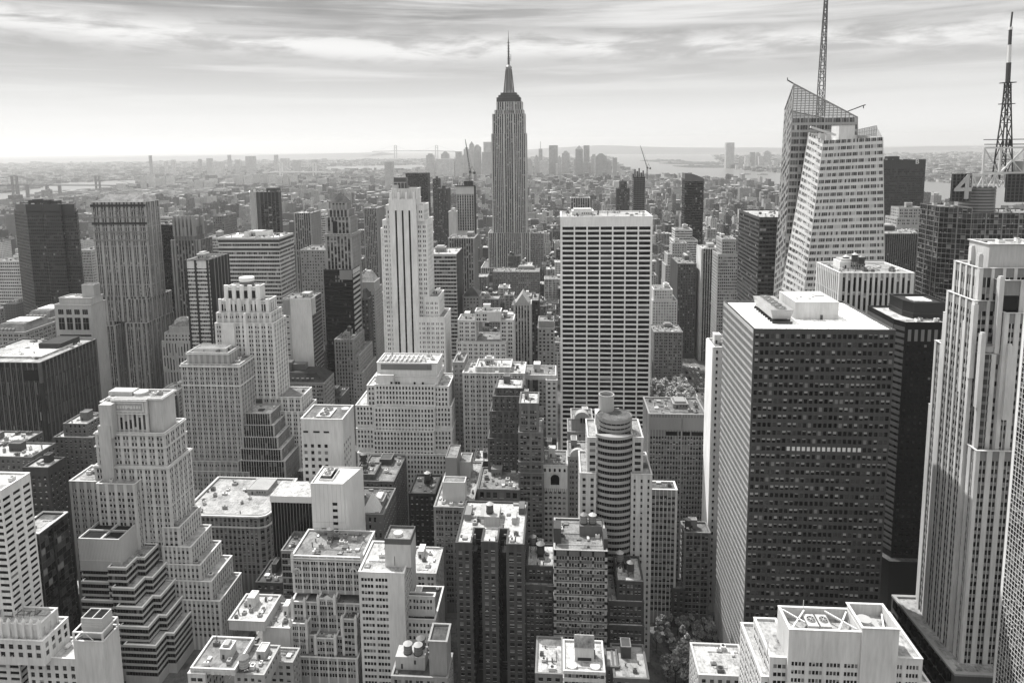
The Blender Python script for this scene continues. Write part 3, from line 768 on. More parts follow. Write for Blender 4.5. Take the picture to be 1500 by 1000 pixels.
# ---------------------------------------------------------------- dark tower in front, right of centre
def dark_office():
    b = tower('office_tower', 'dark grid office tower with bright white roof and a big white penthouse', [(1105, 1311, 482, 330, 60)], cat='skyscraper', sty='grid', g=.105, gsp=.10, gpier=.095, kind='panel', wv=(.42, .13, .41, .04), sash=False, clutter=0, done=False, groof=.85,
              bay=2.33, fh=3.86, pw=.72, sp=1.75, pd=.28, sd=.24, cw=.5, big=4, bigd=.06, bigw=1.15, top=2.4, base=8, capw=.02)
    P = b.ps[0][0]; z = b.ps[0][1]; x0, x1 = P[0][0], P[1][0]
    # east side: thin fins over the dark core, sunlight put into their pale colour
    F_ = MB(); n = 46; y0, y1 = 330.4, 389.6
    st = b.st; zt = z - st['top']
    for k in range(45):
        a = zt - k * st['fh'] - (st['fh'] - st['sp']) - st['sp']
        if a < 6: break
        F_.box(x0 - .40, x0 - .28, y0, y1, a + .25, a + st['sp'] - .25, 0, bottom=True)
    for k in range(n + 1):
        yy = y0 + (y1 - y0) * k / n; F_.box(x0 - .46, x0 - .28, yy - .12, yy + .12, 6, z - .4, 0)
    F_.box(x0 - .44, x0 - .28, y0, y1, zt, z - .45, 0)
    zl = Z_(1200, 662, 330); b.st['lit'] = (zl - 2.6, zl + 1.4, 15.5, 49)
    b.finish(0)
    r = b.root
    F_.build('sunlit_fin_screen', wall_mat(.62, 'metal'), r)
    zr = z - 1
    def pent(B):
        a, c = X_(1165, 352), X_(1229, 352); zt2 = Z_(1197, 443, 352)
        B.box(a, c, 352, 378, zr, zt2, 0); Q = rect(a, c, 352, 378); B.ring(offset(Q, -.4), offset(Q, .1), zt2 - .1, zt2 + .25, 0, bottom=True)
        B.box(a + (c - a) * .58, a + (c - a) * .64, 351.93, 352, zr, zr + 2.4, 1); B.box(a + (c - a) * .9, a + (c - a) * .95, 351.93, 352, zr, zr + 2.4, 2)
        B.box(a + (c - a) * .68, a + (c - a) * .9, 366, 371, zt2, zt2 + .4, 2)
        for k in range(4): B.box(a + 3 + k * 3, a + 4 + k * 3, 360 + (k % 2) * 4, 361.4 + (k % 2) * 4, zt2, zt2 + .4, 2)
    part(r, 'penthouse', [wall_mat(.56, 'stone'), STEEL, wall_mat(.5, 'metal')], pent)
    cooling_tower(r, X_(1122, 352), X_(1155, 352), 344, 376, zr + 1.0, 5.6, 5, .42)
    def dunn(B):
        for yy in range(343, 378, 4): B.box(X_(1124, 352), X_(1153, 352), yy, yy + .5, zr, zr + 1.2, 0)
    part(r, 'support_frame', STEEL, dunn)
    def rail(B):
        for k in range(14): B.bar((x0 + 1 + k * (x1 - x0 - 2) / 13, 331.2, zr), (x0 + 1 + k * (x1 - x0 - 2) / 13, 331.2, zr + 1.6), .12)
    part(r, 'railing', LIGHT_STEEL, rail)
yref(450); dark_office()
def poly_px(pts):                        # outline from (px, d) pairs
    return [(X_(p, d), d) for p, d in pts]

# ---------------------------------------------------------------- towers of the right edge
def black_chamfer_tower():
    b = Build('office_tower', 'black stone tower with chamfered corner, white roof and dark rooftop box', 'skyscraper', 'punch', g=.022, kind='stone', wv=(.9, .08, .0, .02), groof=.7, sash=False, bay=3.0, fh=3.8, pw=1.7, sp=2.3, pd=.2, sd=.18, top=13, capw=.05)
    d = 412; x1 = X_(1389, d); xa = X_(1327, d); xb = X_(1311, 418)
    P = [(xa, d), (x1, d), (x1, d + 42), (xb, d + 42), (xb, d + 7)]
    z = Z_(1357, 472, d); b.tier(P, 0, z); b.mats[0] = wall_mat(.022, 'panel')
    b.finish(.3, bulk=False)
    r = b.root
    # bright chamfer and east side with ribbon windows
    B = MB()
    for (p, q) in ((P[4], P[0]), (P[3], P[4])):
        p, q = Vector(p), Vector(q); u = (q - p).normalized(); n = Vector((u.y, -u.x)); L = (q - p).length
        for k in range(36):
            a = z - 3 - k * 3.8
            if a < 30: break
            B.obox(p, u, n, .2, L - .2, .22, .4, a - 2.2, a, 0)
    B.build('spandrel_band', wall_mat(.16, 'panel'), r)
    def slot(B):
        for k in range(6):
            u = xa + (x1 - xa) * (k + .65) / 6.4; B.box(u - .9, u + .9, d - .3, d - .22, z - 11, z - 4.2, 0)
    part(r, 'tall_window', G_SHADE, slot)
    def box(B):
        Q = [(X_(1337, 424), 424), (X_(1386, 424), 424), (X_(1386, 424), 448), (X_(1322, 430), 448), (X_(1322, 430), 431)]
        zt = Z_(1360, 443, 424); B.prism(Q, z - 1, zt - .8, 0); B.ring(offset(Q, -.8), offset(Q, .15), zt - .8, zt, 0); B.ring(offset(Q, -.1), offset(Q, .4), z + 1.9, z + 2.5, 1)
        B.box(X_(1345, 424), X_(1372, 424), 430, 441, zt - .8, zt - .3, 2)
    part(r, 'rooftop_box', [wall_mat(.035, 'panel'), wall_mat(.08, 'panel'), wall_mat(.7, 'roof')], box)
    b2 = [(xb - 1, d + 8), (x1, d - 5), (x1, d + 44), (xb - 1, d + 44)]
    def base(B): B.prism(offset(P, 4.0), 0, Z_(1320, 822, 408), 0, 1)
    part(r, 'base_block', [wall_mat(.025, 'panel'), wall_mat(.15, 'roof')], base)
yref(470); black_chamfer_tower(); yref(240)
tower('office_tower', 'pale cubic tower of tall dark slots between white piers, tanks on roof', [(1231, 1337, 399, 470, 40)], cat='skyscraper', sty='slot', g=.62, gsp=.4, gpier=.66, wv=(.9, .08, .01, .01), single=True, sash=False, bay=3.25, fh=11.4, pw=1.55, sp=1.1, pd=.8, sd=.7, top=3.2, clutter=1.6, tanks=3, groof=.35)
tower('office_tower', 'dark banded tower left of the slanted glass skyscraper, darker box on its roof', [(1113, 1172, 318, 665, 74)], cat='skyscraper', sty='ribbon', g=.13, gsp=.15, wv=(.8, .14, .03, .03), clutter=.4, bulk=False, groof=.45, single=False, fh=3.9, sp=1.7, bay=3.0, pw=.25).root
def roofbox(b, x0, x1, y, d, D, g, name='rooftop_box'):
    P, zt = px_tier(x0, x1, y, d, D)
    return part(b.root, name, [wall_mat(g, 'panel'), wall_mat(.3, 'roof')], lambda B: (B.prism(P, b.tops[0][1] - .02, zt - .8, 0, 1), B.ring(offset(P, -.5), P, zt - .8, zt, 0)))
_b = tower('office_tower', 'wide dark glass tower with a pale letter sign at its roof corner', [(1285, 1356, 234, 1290, 40)], cat='skyscraper', sty='grid', g=.06, gsp=.085, wv=(.7, .3, 0, 0), single=False, clutter=.6, top=16, bay=3.2, pw=.5, fh=4.0, sp=1.9, groof=.2)
glyph(_b.root, 'letter_sign', 'B', 11, (X_(1341, 1288), 1288.6, Z_(1341, 240, 1288)), wall_mat(.62, 'metal'))
def signtop_dummy(): pass
tower('office_tower', 'dark tower of thin pale vertical lines at the slanted tower\'s right foot', [(1290, 1367, 342, 800, 50)], cat='skyscraper', sty='vert', g=.2, gsp=.05, gpier=.26, wv=(.85, .12, .02, .01), bay=2.2, pw=.8, single=False, clutter=.7, skip=(3, 12, 21))
tower('deco_tower', 'pale stepped deco building above the dark thin-lined tower', [(1317, 1352, 304, 895, 20), (1314, 1360, 319, 890, 30), (1309, 1364, 333, 885, 40)], sty='pair', g=.5, single=False, clutter=.6)

# ---------------------------------------------------------------- tower with rooftop sign frames and striped mast
def sign_tower():
    d = 573; x0 = X_(1388, d)
    b = Build('skyscraper', 'glass tower at right edge with sign frames, metal drum and striped broadcast mast', 'skyscraper', 'curtain', g=.16, gsp=.06, gpier=.3, kind='panel', wv=(.6, .3, .02, .08), single=False, bay=3.0, fh=4.0, pw=.2, sp=1.2, big=4, bigd=.4, bigw=4.0, top=1.5)
    xa = X_(1423, d)
    P1 = rect(xa, X_(1545, d), d + .5, d + 40); z1 = Z_(1460, 312, d); b.tier(P1, 0, z1)
    P2 = [(x0, d + 10), (xa - .2, d - 3), (xa - .2, d + 40), (x0, d + 40)]; z2 = Z_(1400, 304, d); b.tier(P2, 0, z2)
    P3 = rect(X_(1386, d), X_(1412, d), d - 14, d + 9); b.tier(P3, 0, Z_(1400, 440, d - 14), {'big': 0, 'pw': 1.2, 'bay': 4})
    b.finish(.8, bulk=False); r = b.root
    dk = wall_mat(.05, 'metal')
    # sign frame with numeral
    def frame(x0p, x1p, y0p, y1p, dd, nx, nz):
        def fn(B):
            a, c = X_(x0p, dd), X_(x1p, dd); zt, zb = Z_(x0p, y0p, dd), Z_(x0p, y1p, dd)
            B.box(a, c, dd + 1.5, dd + 2.0, zb, zt, 1, bottom=True)
            for k in range(nx + 1): B.bar((a + (c - a) * k / nx, dd, zb), (a + (c - a) * k / nx, dd, zt), .5)
            for k in range(nz + 1): B.bar((a, dd - .05, zb + (zt - zb) * k / nz), (c, dd - .05, zb + (zt - zb) * k / nz), .45)
            for k in range(nx + 1): B.bar((a + (c - a) * k / nx, dd, zt - 1), (a + (c - a) * k / nx, dd + 2, zt - 3), .3)
        return fn
    part(r, 'sign_frame', [wall_mat(.14, 'metal'), wall_mat(.03, 'panel')], frame(1394, 1421.5, 255, 295, d - 3.5, 5, 8))
    glyph(r, 'numeral_sign', '4', 26, (X_(1397, d - 4.5), d - 4.6, Z_(1397, 291, d - 4.5)), wall_mat(.5, 'metal'), .6)
    part(r, 'sign_frame', [wall_mat(.14, 'metal'), wall_mat(.03, 'panel')], frame(1474, 1530, 255, 296, d - 1, 9, 8))
    def drum(B):
        c = (X_(1447, d), d + 14); R = X_(1472, d) - X_(1447, d)
        zb, zt = z1 - 1.5, Z_(1447, 274, d)
        n = 9
        for k in range(n):
            a = zb + (zt - zb) * k / n; e = zb + (zt - zb) * (k + 1) / n
            B.cyl(c, R, R, a, e - .8, 32, 0, cap=False); B.cyl(c, R - .35, R - .35, e - .8, e, 32, 1)
    part(r, 'drum', [wall_mat(.28, 'metal'), dk], drum)
    def truss(B):
        zb, zm, zt = Z_(1447, 275, d), Z_(1447, 255.5, d), Z_(1447, 217, d)
        xs = [X_(p, d) for p in (1425, 1441, 1457, 1473)]
        for x, q in zip(xs, (0, 1, 0, 1)): B.bar((x, d + 2, zb), (x, d + 2, zm), .9)
        for k in range(3):
            B.bar((xs[k], d + 2, zm), ((xs[k] + xs[k + 1]) / 2, d + 2, zb), .7); B.bar((xs[k + 1], d + 2, zm), ((xs[k] + xs[k + 1]) / 2, d + 2, zb), .7)
        B.bar((xs[0], d + 2, zm), (X_(1500, d), d + 2, zm), 1.0)
        for dd in (d + 4, d + 24):
            a, c, e = X_(1437, dd), X_(1461, dd), X_(1497, dd)
            for x in (a, c, e): B.bar((x, dd, zm), (x, dd, zt), 1.3)
            B.bar((a, dd, zt), (e, dd, zt), 1.1); B.bar((a, dd, zm + 1), (e, dd, zm + 1), 1.0)
            B.bar((a, dd, zt), (c, dd, zm), .5); B.bar((c, dd, zm), (e, dd, zt), .9); B.bar((c, dd, zt), (e, dd, zm), .5)
        for x in (X_(1437, d + 4), X_(1461, d + 4), X_(1497, d + 4)): B.bar((x, d + 4, zt), (x, d + 24, zt), .9)
    part(r, 'roof_truss', wall_mat(.6, 'metal'), truss)
    dm = d + 14; zz_ = lambda p: Z_(1473, p, dm); xx = lambda p: at(p, max(18, min(262, 262 - (p - 1468) * 17.5)), dm).x
    lattice_mast(r, 'lattice_mast', [(zz_(262), 4.8, xx(1468), dm), (zz_(205), 3.3, xx(1470), dm), (zz_(180), 2.6, xx(1471), dm), (zz_(150), 1.9, xx(1473), dm), (zz_(122), 1.4, xx(1475.5), dm)], 4, dk, .75)
    def plat(B):
        for py, w_ in ((212, 9.5), (205, 10), (153, 4), (122, 4)): 
            x = xx(1470 + (212 - py) * .055); B.box(x - w_, x + w_, dm - w_, dm + w_, zz_(py), zz_(py) + .6, 0, bottom=True)
        for k in range(14):
            x = xx(1456 + k * 2.3); B.bar((x, dm - 9, zz_(214)), (x, dm - 9, zz_(206 - (k % 3) * 2)), .4); 
        for k in range(12):
            py = 150 - k * 2.3; x = xx(1473 + (150 - py) * .07)
            for s_ in (-1, 1): B.bar((x, dm, zz_(py)), (x + s_ * 3.1, dm, zz_(py)), .35)
    part(r, 'platform', dk, plat)
    def pole(B, seg):
        for k, (p0, p1, w0) in enumerate(((122, 92, 2.4), (92, 66, 2.0), (66, 44, 1.7), (44, 40, 2.2), (40, 18, .9))):
            if k != seg: continue
            a, c = Vector((xx(1475.5 + (122 - p0) * .072), dm, zz_(p0))), Vector((xx(1475.5 + (122 - p1) * .072), dm, zz_(p1))); B.bar(tuple(a), tuple(c), w0)
    [part(r, 'mast_section', wall_mat(.7, 'metal') if k % 2 else dk, lambda B: pole(B, k)) for k in range(5)]
    def dish(B): B.cyl((xx(1465), dm - 2), 1.6, 1.6, zz_(174), zz_(170), 10, 0)
    part(r, 'antenna_dish', LIGHT_STEEL, dish)
    part(r, 'tank', wall_mat(.5, 'metal'), lambda B: B.cyl((X_(1494, d + 18), d + 18), 6.5, 6.0, Z_(1494, 255, d + 18), Z_(1494, 236, d + 18), 18, 0))
yref(285); sign_tower()

# ---------------------------------------------------------------- stone and glass tower of the right edge
def stone_glass_tower():
    b = Build('skyscraper', 'pale stone and glass tower filling the right edge, stepped corners with tall piers', 'skyscraper', 'pair', g=.54, gsp=.34, gpier=.62, kind='stone', wv=(.75, .15, .03, .07), bay=5.0, fh=3.9, pw=1.35, sp=1.7, sub=2, mw=.25, pd=.55, sd=.12, top=5, groof=.5, big=0, sash=False)
    f = 326
    X = lambda px, d=f: X_(px, d)
    def T(x0, x1, y, d, D, zb, st=None, win=True):
        P, z = px_tier(x0, x1, y, d, D); b.tier(P, zb, z, st, windows=win); return z
    # crown, shaft and stepped wings from the top down
    T(1450, 1530, 357, f + 8, 16, 205, {'top': 30}, win=False)
    T(1436, 1540, 392, f + 6, 20, 190, {'top': 4.5, 'fh': 7.5, 'sp': 3})
    T(1466, 1540, 410, f + 1.5, 20, 150, {'top': 7, 'fh': 14, 'sp': 4, 'bay': 9.5, 'pw': 4.5, 'sub': 1})
    T(1428, 1540, 440, f + 5, 22, 20)
    T(1474, 1540, 458, f - 1.2, 24, 20, {'pw': 2.2})
    T(1415, 1440, 470, f + 12, 18, 20)
    T(1404, 1440, 515, f + 17, 20, 20)
    T(1438, 1540, 518, f + .5, 22, 20, {'pw': 2.0})
    T(1431, 1540, 660, f - 3.2, 24, 0, {'pw': 2.3})
    T(1384, 1416, 606, f + 30, 14, 0)
    b.finish(.5, bulk=False); r = b.root
    # free-standing pier tops
    for px, y, dd in ((1425, 362, f + 20), (1436, 374, f + 8), (1412, 438, f + 16), (1429, 446, f + 4), (1402, 466, f + 22), (1416, 470, f + 11), (1440, 489, f - .2), (1479, 506, f - 2), (1467, 407, f + .5), (1405, 514, f + 16)):
        def pier(B):
            x = X_(px, dd, y); z = Z_(px, y, dd); B.box(x - 1.0, x + 1.0, dd - .9, dd + 1.4, z - 34, z, 0); B.box(x - .7, x + .7, dd - .6, dd + 1.1, z, z + .8, 0)
        part(r, 'pier_finial', wall_mat(.58, 'stone'), pier)
    def bay(B):                            # rounded glass corner bay
        c = (X_(1447, f + 2), f + 3.5); R = 3.6; zt, zb = Z_(1447, 512, f), 30
        n = int((zt - zb) / 3.9)
        for k in range(n):
            B.cyl(c, R, R, zb + k * 3.9, zb + k * 3.9 + 2.4, 20, 0, cap=False); B.cyl(c, R + .12, R + .12, zb + k * 3.9 + 2.4, zb + k * 3.9 + 3.9, 20, 1)
        for k in range(12):
            a = k * math.pi / 6; B.bar((c[0] + R * 1.02 * math.cos(a), c[1] + R * 1.02 * math.sin(a), zb), (c[0] + R * 1.02 * math.cos(a), c[1] + R * 1.02 * math.sin(a), zt), .2, 2)
        B.cyl(c, R + .3, R + .3, zt - 1, zt + 1.5, 20, 2)
    part(r, 'corner_bay', [G_MID, wall_mat(.22, 'panel'), wall_mat(.45, 'metal')], bay)
    def base(B):
        xc = X_(1399, 314, 986); P = [(xc, 314), (xc + 60, 314), (xc + 60, 372), (xc - 2, 372)]
        z = Z_(1399, 986, 314); B.prism(P, 0, z - 1, 0, 1); B.ring(offset(P, -1.6), offset(P, .2), z - 1, z, 2)
        xe = P[0][0] - .0
        for k in range(11):
            y = 316 + k * 5.0
            for j in range(4): B.box(xe - 2.6, xe - .4 , y, y + 3.4, z - 5.5 - j * 7.5, z - 1.5 - j * 7.5, 3)
    part(r, 'podium', [wall_mat(.17, 'stone'), wall_mat(.4, 'roof'), wall_mat(.4, 'stone'), G_DARK], base)
yref(500); stone_glass_tower()
_b = tower('glass_tower', 'glass curtain wall corner with white frames at the lower right edge', [(1592, 1720, 420, 256, 31)], sty='curtain', g=.7, gsp=.25, gpier=.75, kind='panel', wv=(.4, .4, .05, .15), bay=1.7, fh=2.0, sp=.16, pw=.2, pd=.16, sd=.12, cw=1.3, clutter=0, maxsingle=60)

# ---------------------------------------------------------------- east side towers (left part of the view)
def facet_tower():
    b = Build('skyscraper', 'black glass skyscraper with notched corners at the far left', 'skyscraper', 'curtain', g=.02, gsp=.028, gpier=.03, kind='panel', wv=(.8, .18, .0, .02), single=False, bay=2.4, fh=4.0, sp=1.8, pw=.3, sd=.2, pd=.16, groof=.12, top=1.5)
    d = 790
    def P(sh, y):
        pts = [(20 + sh, d + 26), (38 - sh * .2, d), (62, d), (63, d - 3), (88, d - 3), (89, d), (111 - sh, d), (113 - sh, d + 32)]
        q = poly_px(pts); return q, Z_(65, y, d)
    q1, z1 = P(3, 299); q2, z2 = P(0, 309)
    b.tier(q1, z2 - 1, z1, {'top': 12}); b.tier(q2, 0, z2); b.finish(.5)
    part(b.root, 'rooftop_plant', wall_mat(.06, 'metal'), lambda B: (B.cyl((X_(56, d + 15), d + 15), 6, 6, z1 - 1, z1 + 5, 12, 0), B.box(X_(66, d + 12), X_(84, d + 12), d + 12, d + 20, z1 - 1, z1 + 3, 0)))
yref(300); facet_tower()
def masonry_tower():
    b = tower('skyscraper', 'tall brown masonry tower with arched crown left of the black glass slab', [
        (134, 212, 296, 666, 24, {'top': 6, 'courses': 5}), (143.5, 214, 434, 663.5, 30), (147, 166, 470, 661, 20, None, 0), (186, 215, 438, 659, 44, {'courses': 9}, 0),
        (142, 168, 477, 654, 20, None, 0), (184, 214, 473, 652, 50, None, 0)],
        cat='skyscraper', sty='pair', g=.38, gsp=.15, gpier=.44, kind='stone', wv=(.70, .15, .09, .06), single=False, clutter=.3, bulk=False, done=False, bay=3.9, pw=1.0, sub=2, mw=.45, fh=3.8, sp=1.5, sd=.1, pd=.5, big=2, bigd=.35, bigw=2.2, top=4)
    P, z = b.ps[0]
    b.finish(.3, bulk=False)
    B = MB(); Q = offset(P, -1.5); vs = [(p[0], p[1], z) for p in Q]; x0, x1 = Q[0][0], Q[1][0]; ym = (Q[0][1] + Q[2][1]) / 2
    vs += [(x0 + 9, ym, z + 7), (x1 - 7, ym, z + 7)]
    B.add(vs, [(0, 1, 5, 4), (1, 2, 5), (2, 3, 4, 5), (3, 0, 4)], 0); B.build('hipped_roof', wall_mat(.3, 'roof'), b.root)
    def deco(B):
        x0, x1, y = P[0][0], P[1][0], P[0][1] - .45
        for k in range(3):
            c = x0 + (x1 - x0) * (.2 + .3 * k)
            for q in range(7):
                a = math.pi * q / 6; B.box(c - 3.4 * math.cos(a) - .6, c - 3.4 * math.cos(a) + .6, y - .9, y, z - 12 + 4 * math.sin(a), z - 11 + 4 * math.sin(a), 0, bottom=True)
        for h in (15.5, 30, 38): B.box(x0 - .9, x1 + .9, y - 1.0, y, z - h, z - h + 1.3, 0, bottom=True)
        for h in (4.5, 22.0): B.box(x0 - .9, x1 + .9, y - .9, y, z - h, z - h + 2.2, 1, bottom=True)
        for h in (37, 31):
            for k in range(3): B.box(x0 + (x1 - x0) * (.2 + .3 * k) - 4, x0 + (x1 - x0) * (.2 + .3 * k) + 4, y - .9, y, z - h - 1.2, z - h, 0, bottom=True)
    part(b.root, 'arched_ornament', [wall_mat(.33, 'stone'), wall_mat(.08, 'stone')], deco)
masonry_tower()
tower('office_tower', 'black slab tower between brown masonry tower and buttressed crown tower', [(229, 262, 329, 735, 40)], sty='grid', g=.04, wv=(.9, .08, 0, .02), single=False, clutter=.4, top=4)
def crown_tower():
    b = tower('deco_tower', 'brown deco tower with a crown of buttress fins', [(255, 283, 333, 684, 20, {'top': 8, 'fh': 12, 'sp': 3}), (251, 290, 352, 681, 28)], sty='vert', g=.26, gsp=.1, gpier=.3, kind='brick', single=False, clutter=0, done=False, bay=3.2)
    P, z = b.ps[0]; b.finish(0)
    def fins(B):
        for k in range(6):
            x = P[0][0] + (P[1][0] - P[0][0]) * k / 5; zt = Z_(270, 316.5, 684)
            B.prism(rect(x - 1.1, x + 1.1, 683, 688), z - 9, zt - 2, 0); B.prism(rect(x - .7, x + .7, 684, 687), zt - 2, zt, 0)
            B.prism(rect(x - 1.1, x + 1.1, 701, 704.5), z - 9, zt - 2, 0)
        Q = rect(P[0][0] + 2, P[1][0] - 2, 688, 701); B.prism(Q, z - 2, zt - 4, 0)
    part(b.root, 'crown_fin', wall_mat(.34, 'stone'), fins)
    def wings(B):
        for px in (251, 287):
            x = X_(px, 680); 
            for k in range(2): B.prism(rect(x - .5 + k * 3, x + 1.3 + k * 3, 678.6, 681), Z_(270, 470, 680), Z_(270, 351, 680), 0)
    part(b.root, 'buttress', wall_mat(.32, 'stone'), wings)
yref(345); crown_tower()
def diamond_tower():
    b = Build('office_tower', 'dark column-ribbed tower with white-lit left flank, far behind striped block', 'skyscraper', 'vert', g=.12, gsp=.05, gpier=.17, wv=(.85, .12, .02, .01), single=False, bay=6, pw=1.2, fh=4, sp=1.2, pd=.9, top=16, groof=.2)
    q = poly_px([(367, 1165), (380, 1120), (409, 1128), (411, 1180)]); b.tier(q, 0, Z_(390, 281, 1125)); b.finish(.4)
    part(b.root, 'sunlit_rib', wall_mat(.6, 'stone'), lambda B: [B.obox(Vector(q[0]), (Vector(q[1]) - Vector(q[0])).normalized(), Vector(((Vector(q[1]) - Vector(q[0])).normalized().y, -(Vector(q[1]) - Vector(q[0])).normalized().x)), k * 7.0 + .5, k * 7.0 + 3.4, .5, 1.6, 0, Z_(390, 281, 1125) - .5, 0) for k in range(6)])  # left flank only: the sun on it is painted as paler ribs
yref(285); diamond_tower()
_b = tower('office_tower', 'broad office block with black and white horizontal stripes, white roof', [(320, 408, 348, 665, 38)], sty='ribbon', g=.5, gsp=.56, wv=(.74, .18, .04, .04), single=False, groof=.75, clutter=.8, bay=1.7, fh=4.05, sp=1.85, top=2.0, skip=(2,))
roofbox(_b, 374, 393, 339, 680, 12, .7, 'penthouse'); roofbox(_b, 357, 364, 340, 676, 10, .6, 'penthouse')
part(_b.root, 'dark_band', wall_mat(.04, 'panel'), lambda B: [B.ring(_b.ps[0][0], offset(_b.ps[0][0], .44), _b.ps[0][1] - h - 2.2, _b.ps[0][1] - h, 0, bottom=True) for h in (2.4, 10.4)])
def fin_tower():
    b = tower('office_tower', 'narrow white gridded tower framed by black fins with a solid black side', [(272, 305, 381, 573, 36)], sty='ribbon', g=.55, gsp=.6, wv=(.45, .3, .1, .15), single=False, clutter=.5, bay=1.5, fh=3.5, sp=1.6, groof=.15, done=False)
    P, z = b.ps[0]; b.finish(.5); x0, x1 = P[0][0], P[1][0]
    def fins(B):
        for x in (x0 + .0, x0 + (x1 - x0) * .42, x1 - .9): B.box(x - .5, x + .9, 571.8, 573.2, 0, z + .3, 0)
        B.box(x1 + .45, x1 + 1.2, 573.3, 609, 0, z + .2, 0); 
        for k in range(5): B.box(x1 + 1.2, x1 + 1.7, 580 + k * 6, 580.8 + k * 6, 0, z + .2, 1)
        B.ring(offset(P, .5), offset(P, 1.3), z - .2, z + .35, 0, bottom=True)
    part(b.root, 'black_fin', [wall_mat(.016, 'metal'), wall_mat(.3, 'metal')], fins)
    part(b.root, 'plain_panel', wall_mat(.62, 'panel'), lambda B: (B.box(x0 + 1, x0 + (x1 - x0) * .4, 572.4, 572.9, z - 7, z - .4, 0, bottom=True), B.box(x0 + (x1 - x0) * .5, x1 - 1, 572.4, 572.9, z - 7, z - .4, 0, bottom=True)))
fin_tower()
def white_deco():
    b = tower('deco_tower', 'white stepped deco tower with scalloped crown left of centre', [
        (331, 377, 420, 534, 14, {'nowin': 1}), (322, 391, 440, 531, 18, {'top': 3, 'fh': 7.5, 'sp': 2}), (317, 396, 458, 528, 22), (315, 400, 473, 525.5, 26), (385, 441, 581, 527, 24, None, 0), (392, 446, 602, 524, 27, None, 0)],
        sty='pair', g=.66, gsp=.55, gpier=.7, wv=(.5, .2, .2, .1), clutter=.3, done=False, bay=5.0, bulk=False, single=False)
    P, z = b.ps[0]; b.finish(.3, bulk=False); x0, x1 = P[0][0], P[1][0]
    def crown(B):
        for k in range(5):
            x = x0 + (x1 - x0) * k / 4; B.prism([(x - 1.6, 533.4), (x, 532.2), (x + 1.6, 533.4), (x + 1.6, 535), (x - 1.6, 535)], z - 11, z + 1.4, 0)
        for k in range(4):
            x = x0 + (x1 - x0) * (k + .5) / 4; B.box(x - 1.3, x + 1.3, 533.6, 533.8, z - 9, z - 3, 1)
        c = (x0 + (x1 - x0) * .55, 541); B.cyl(c, 5.5, 5.5, z - 1, z + 3.5, 12, 2); B.cyl(c, 5.9, 5.9, z + 3.5, z + 6.4, 12, 0)
    part(b.root, 'scalloped_crown', [wall_mat(.72, 'stone'), G_DARK, wall_mat(.25, 'stone')], crown)
    P2, z2 = b.ps[1]
    def oct_(B):
        for k in range(6):
            x = P2[0][0] + (P2[1][0] - P2[0][0]) * k / 5; B.prism([(x - 1.1, 530.4), (x, 529.6), (x + 1.1, 530.4), (x + 1.1, 532), (x - 1.1, 532)], z2 - 10, z2 + 1.2, 0)
        a, c = X_(327, 526), X_(344, 526); 
        B.box(a, c, 523.8, 526, 0, Z_(335, 474, 524), 0)
        a, c = X_(357.5, 526), X_(361, 526); B.box(a, c, 524.4, 526, 0, Z_(335, 459, 524), 0)
    part(b.root, 'pilaster', wall_mat(.7, 'stone'), oct_)
yref(470); white_deco()
def pyramid_top():
    b = tower('deco_tower', 'stone tower with small pyramid roof and arched belfry', [
        (485, 507, 297, 706, 15, {'top': 2, 'fh': 8, 'sp': 2}), (481, 510, 307, 703, 20, {'fh': 4, 'top': 1.5}), (478, 512, 318, 700, 25, {'top': 3}), (477, 514.5, 342, 697, 30)],
        sty='vert', g=.36, gsp=.13, gpier=.42, kind='stone', single=False, clutter=0, done=False, bay=3.6)
    P, z = b.ps[0]; b.finish(0)
    pyramid(b.root, offset(P, .8), z - .2, Z_(494, 281.5, 713), wall_mat(.17, 'roof'))
    def arch(B):
        x = (b.ps[2][0][0][0] + b.ps[2][0][1][0]) / 2 - 3; zt = b.ps[2][1] - 4
        B.box(x - 2.4, x + 2.4, 699.2, 699.5, zt - 14, zt - 2, 0, bottom=True); B.disc(x, 699.15, zt - 2.0, 2.4, .3, 0)
        B.box(x - 3.4, x - 2.6, 698.8, 699.5, zt - 15, zt - 1, 1); B.box(x + 2.6, x + 3.4, 698.8, 699.5, zt - 15, zt - 1, 1)
        for k in range(2): B.ring(offset(b.ps[3][0], .5), offset(b.ps[3][0], 1.4), b.ps[3][1] - 1.2 - k * 1.6, b.ps[3][1] - .3 - k * 1.6, 1, bottom=True)
    part(b.root, 'arched_opening', [G_DARK, wall_mat(.42, 'stone')], arch)
pyramid_top()
_b = tower('office_tower', 'blank pale party wall tower with dark glass right side', [(414, 456, 437, 605, 26)], sty='curtain', g=.42, gsp=.1, gpier=.35, wv=(.7, .25, .02, .03), single=False, clutter=.9, done=False, bay=3, fh=3.7, sp=1.3)
def party(b):
    P, z = b.ps[0]; x0, x1 = P[0][0], P[1][0]
    b.finish(.9)
    def f(B):
        B.box(x0 + (x1 - x0) * .26, x1 - .1, 604.4, 605.1, 0, z - .3, 0); B.box(x0, x0 + (x1 - x0) * .25, 604.6, 605.1, 0, z - .3, 1)
        for k in range(9): B.box(x0 + 1.5, x0 + 4.8, 604.5, 604.6, z - 17 - k * 5, z - 16 - k * 5, 2)
        B.box(x0 + .3, x0 + (x1 - x0) * .245, 604.5, 604.6, z - 15, z - 1.5, 3)
        B.box(x1 + .2, x1 + .5, 605.2, 614, z - 15, z - .3, 1)
    part(b.root, 'party_wall', [wall_mat(.60, 'stone'), wall_mat(.5, 'stone'), G_DARK, wall_mat(.36, 'stone')], f)
party(_b)
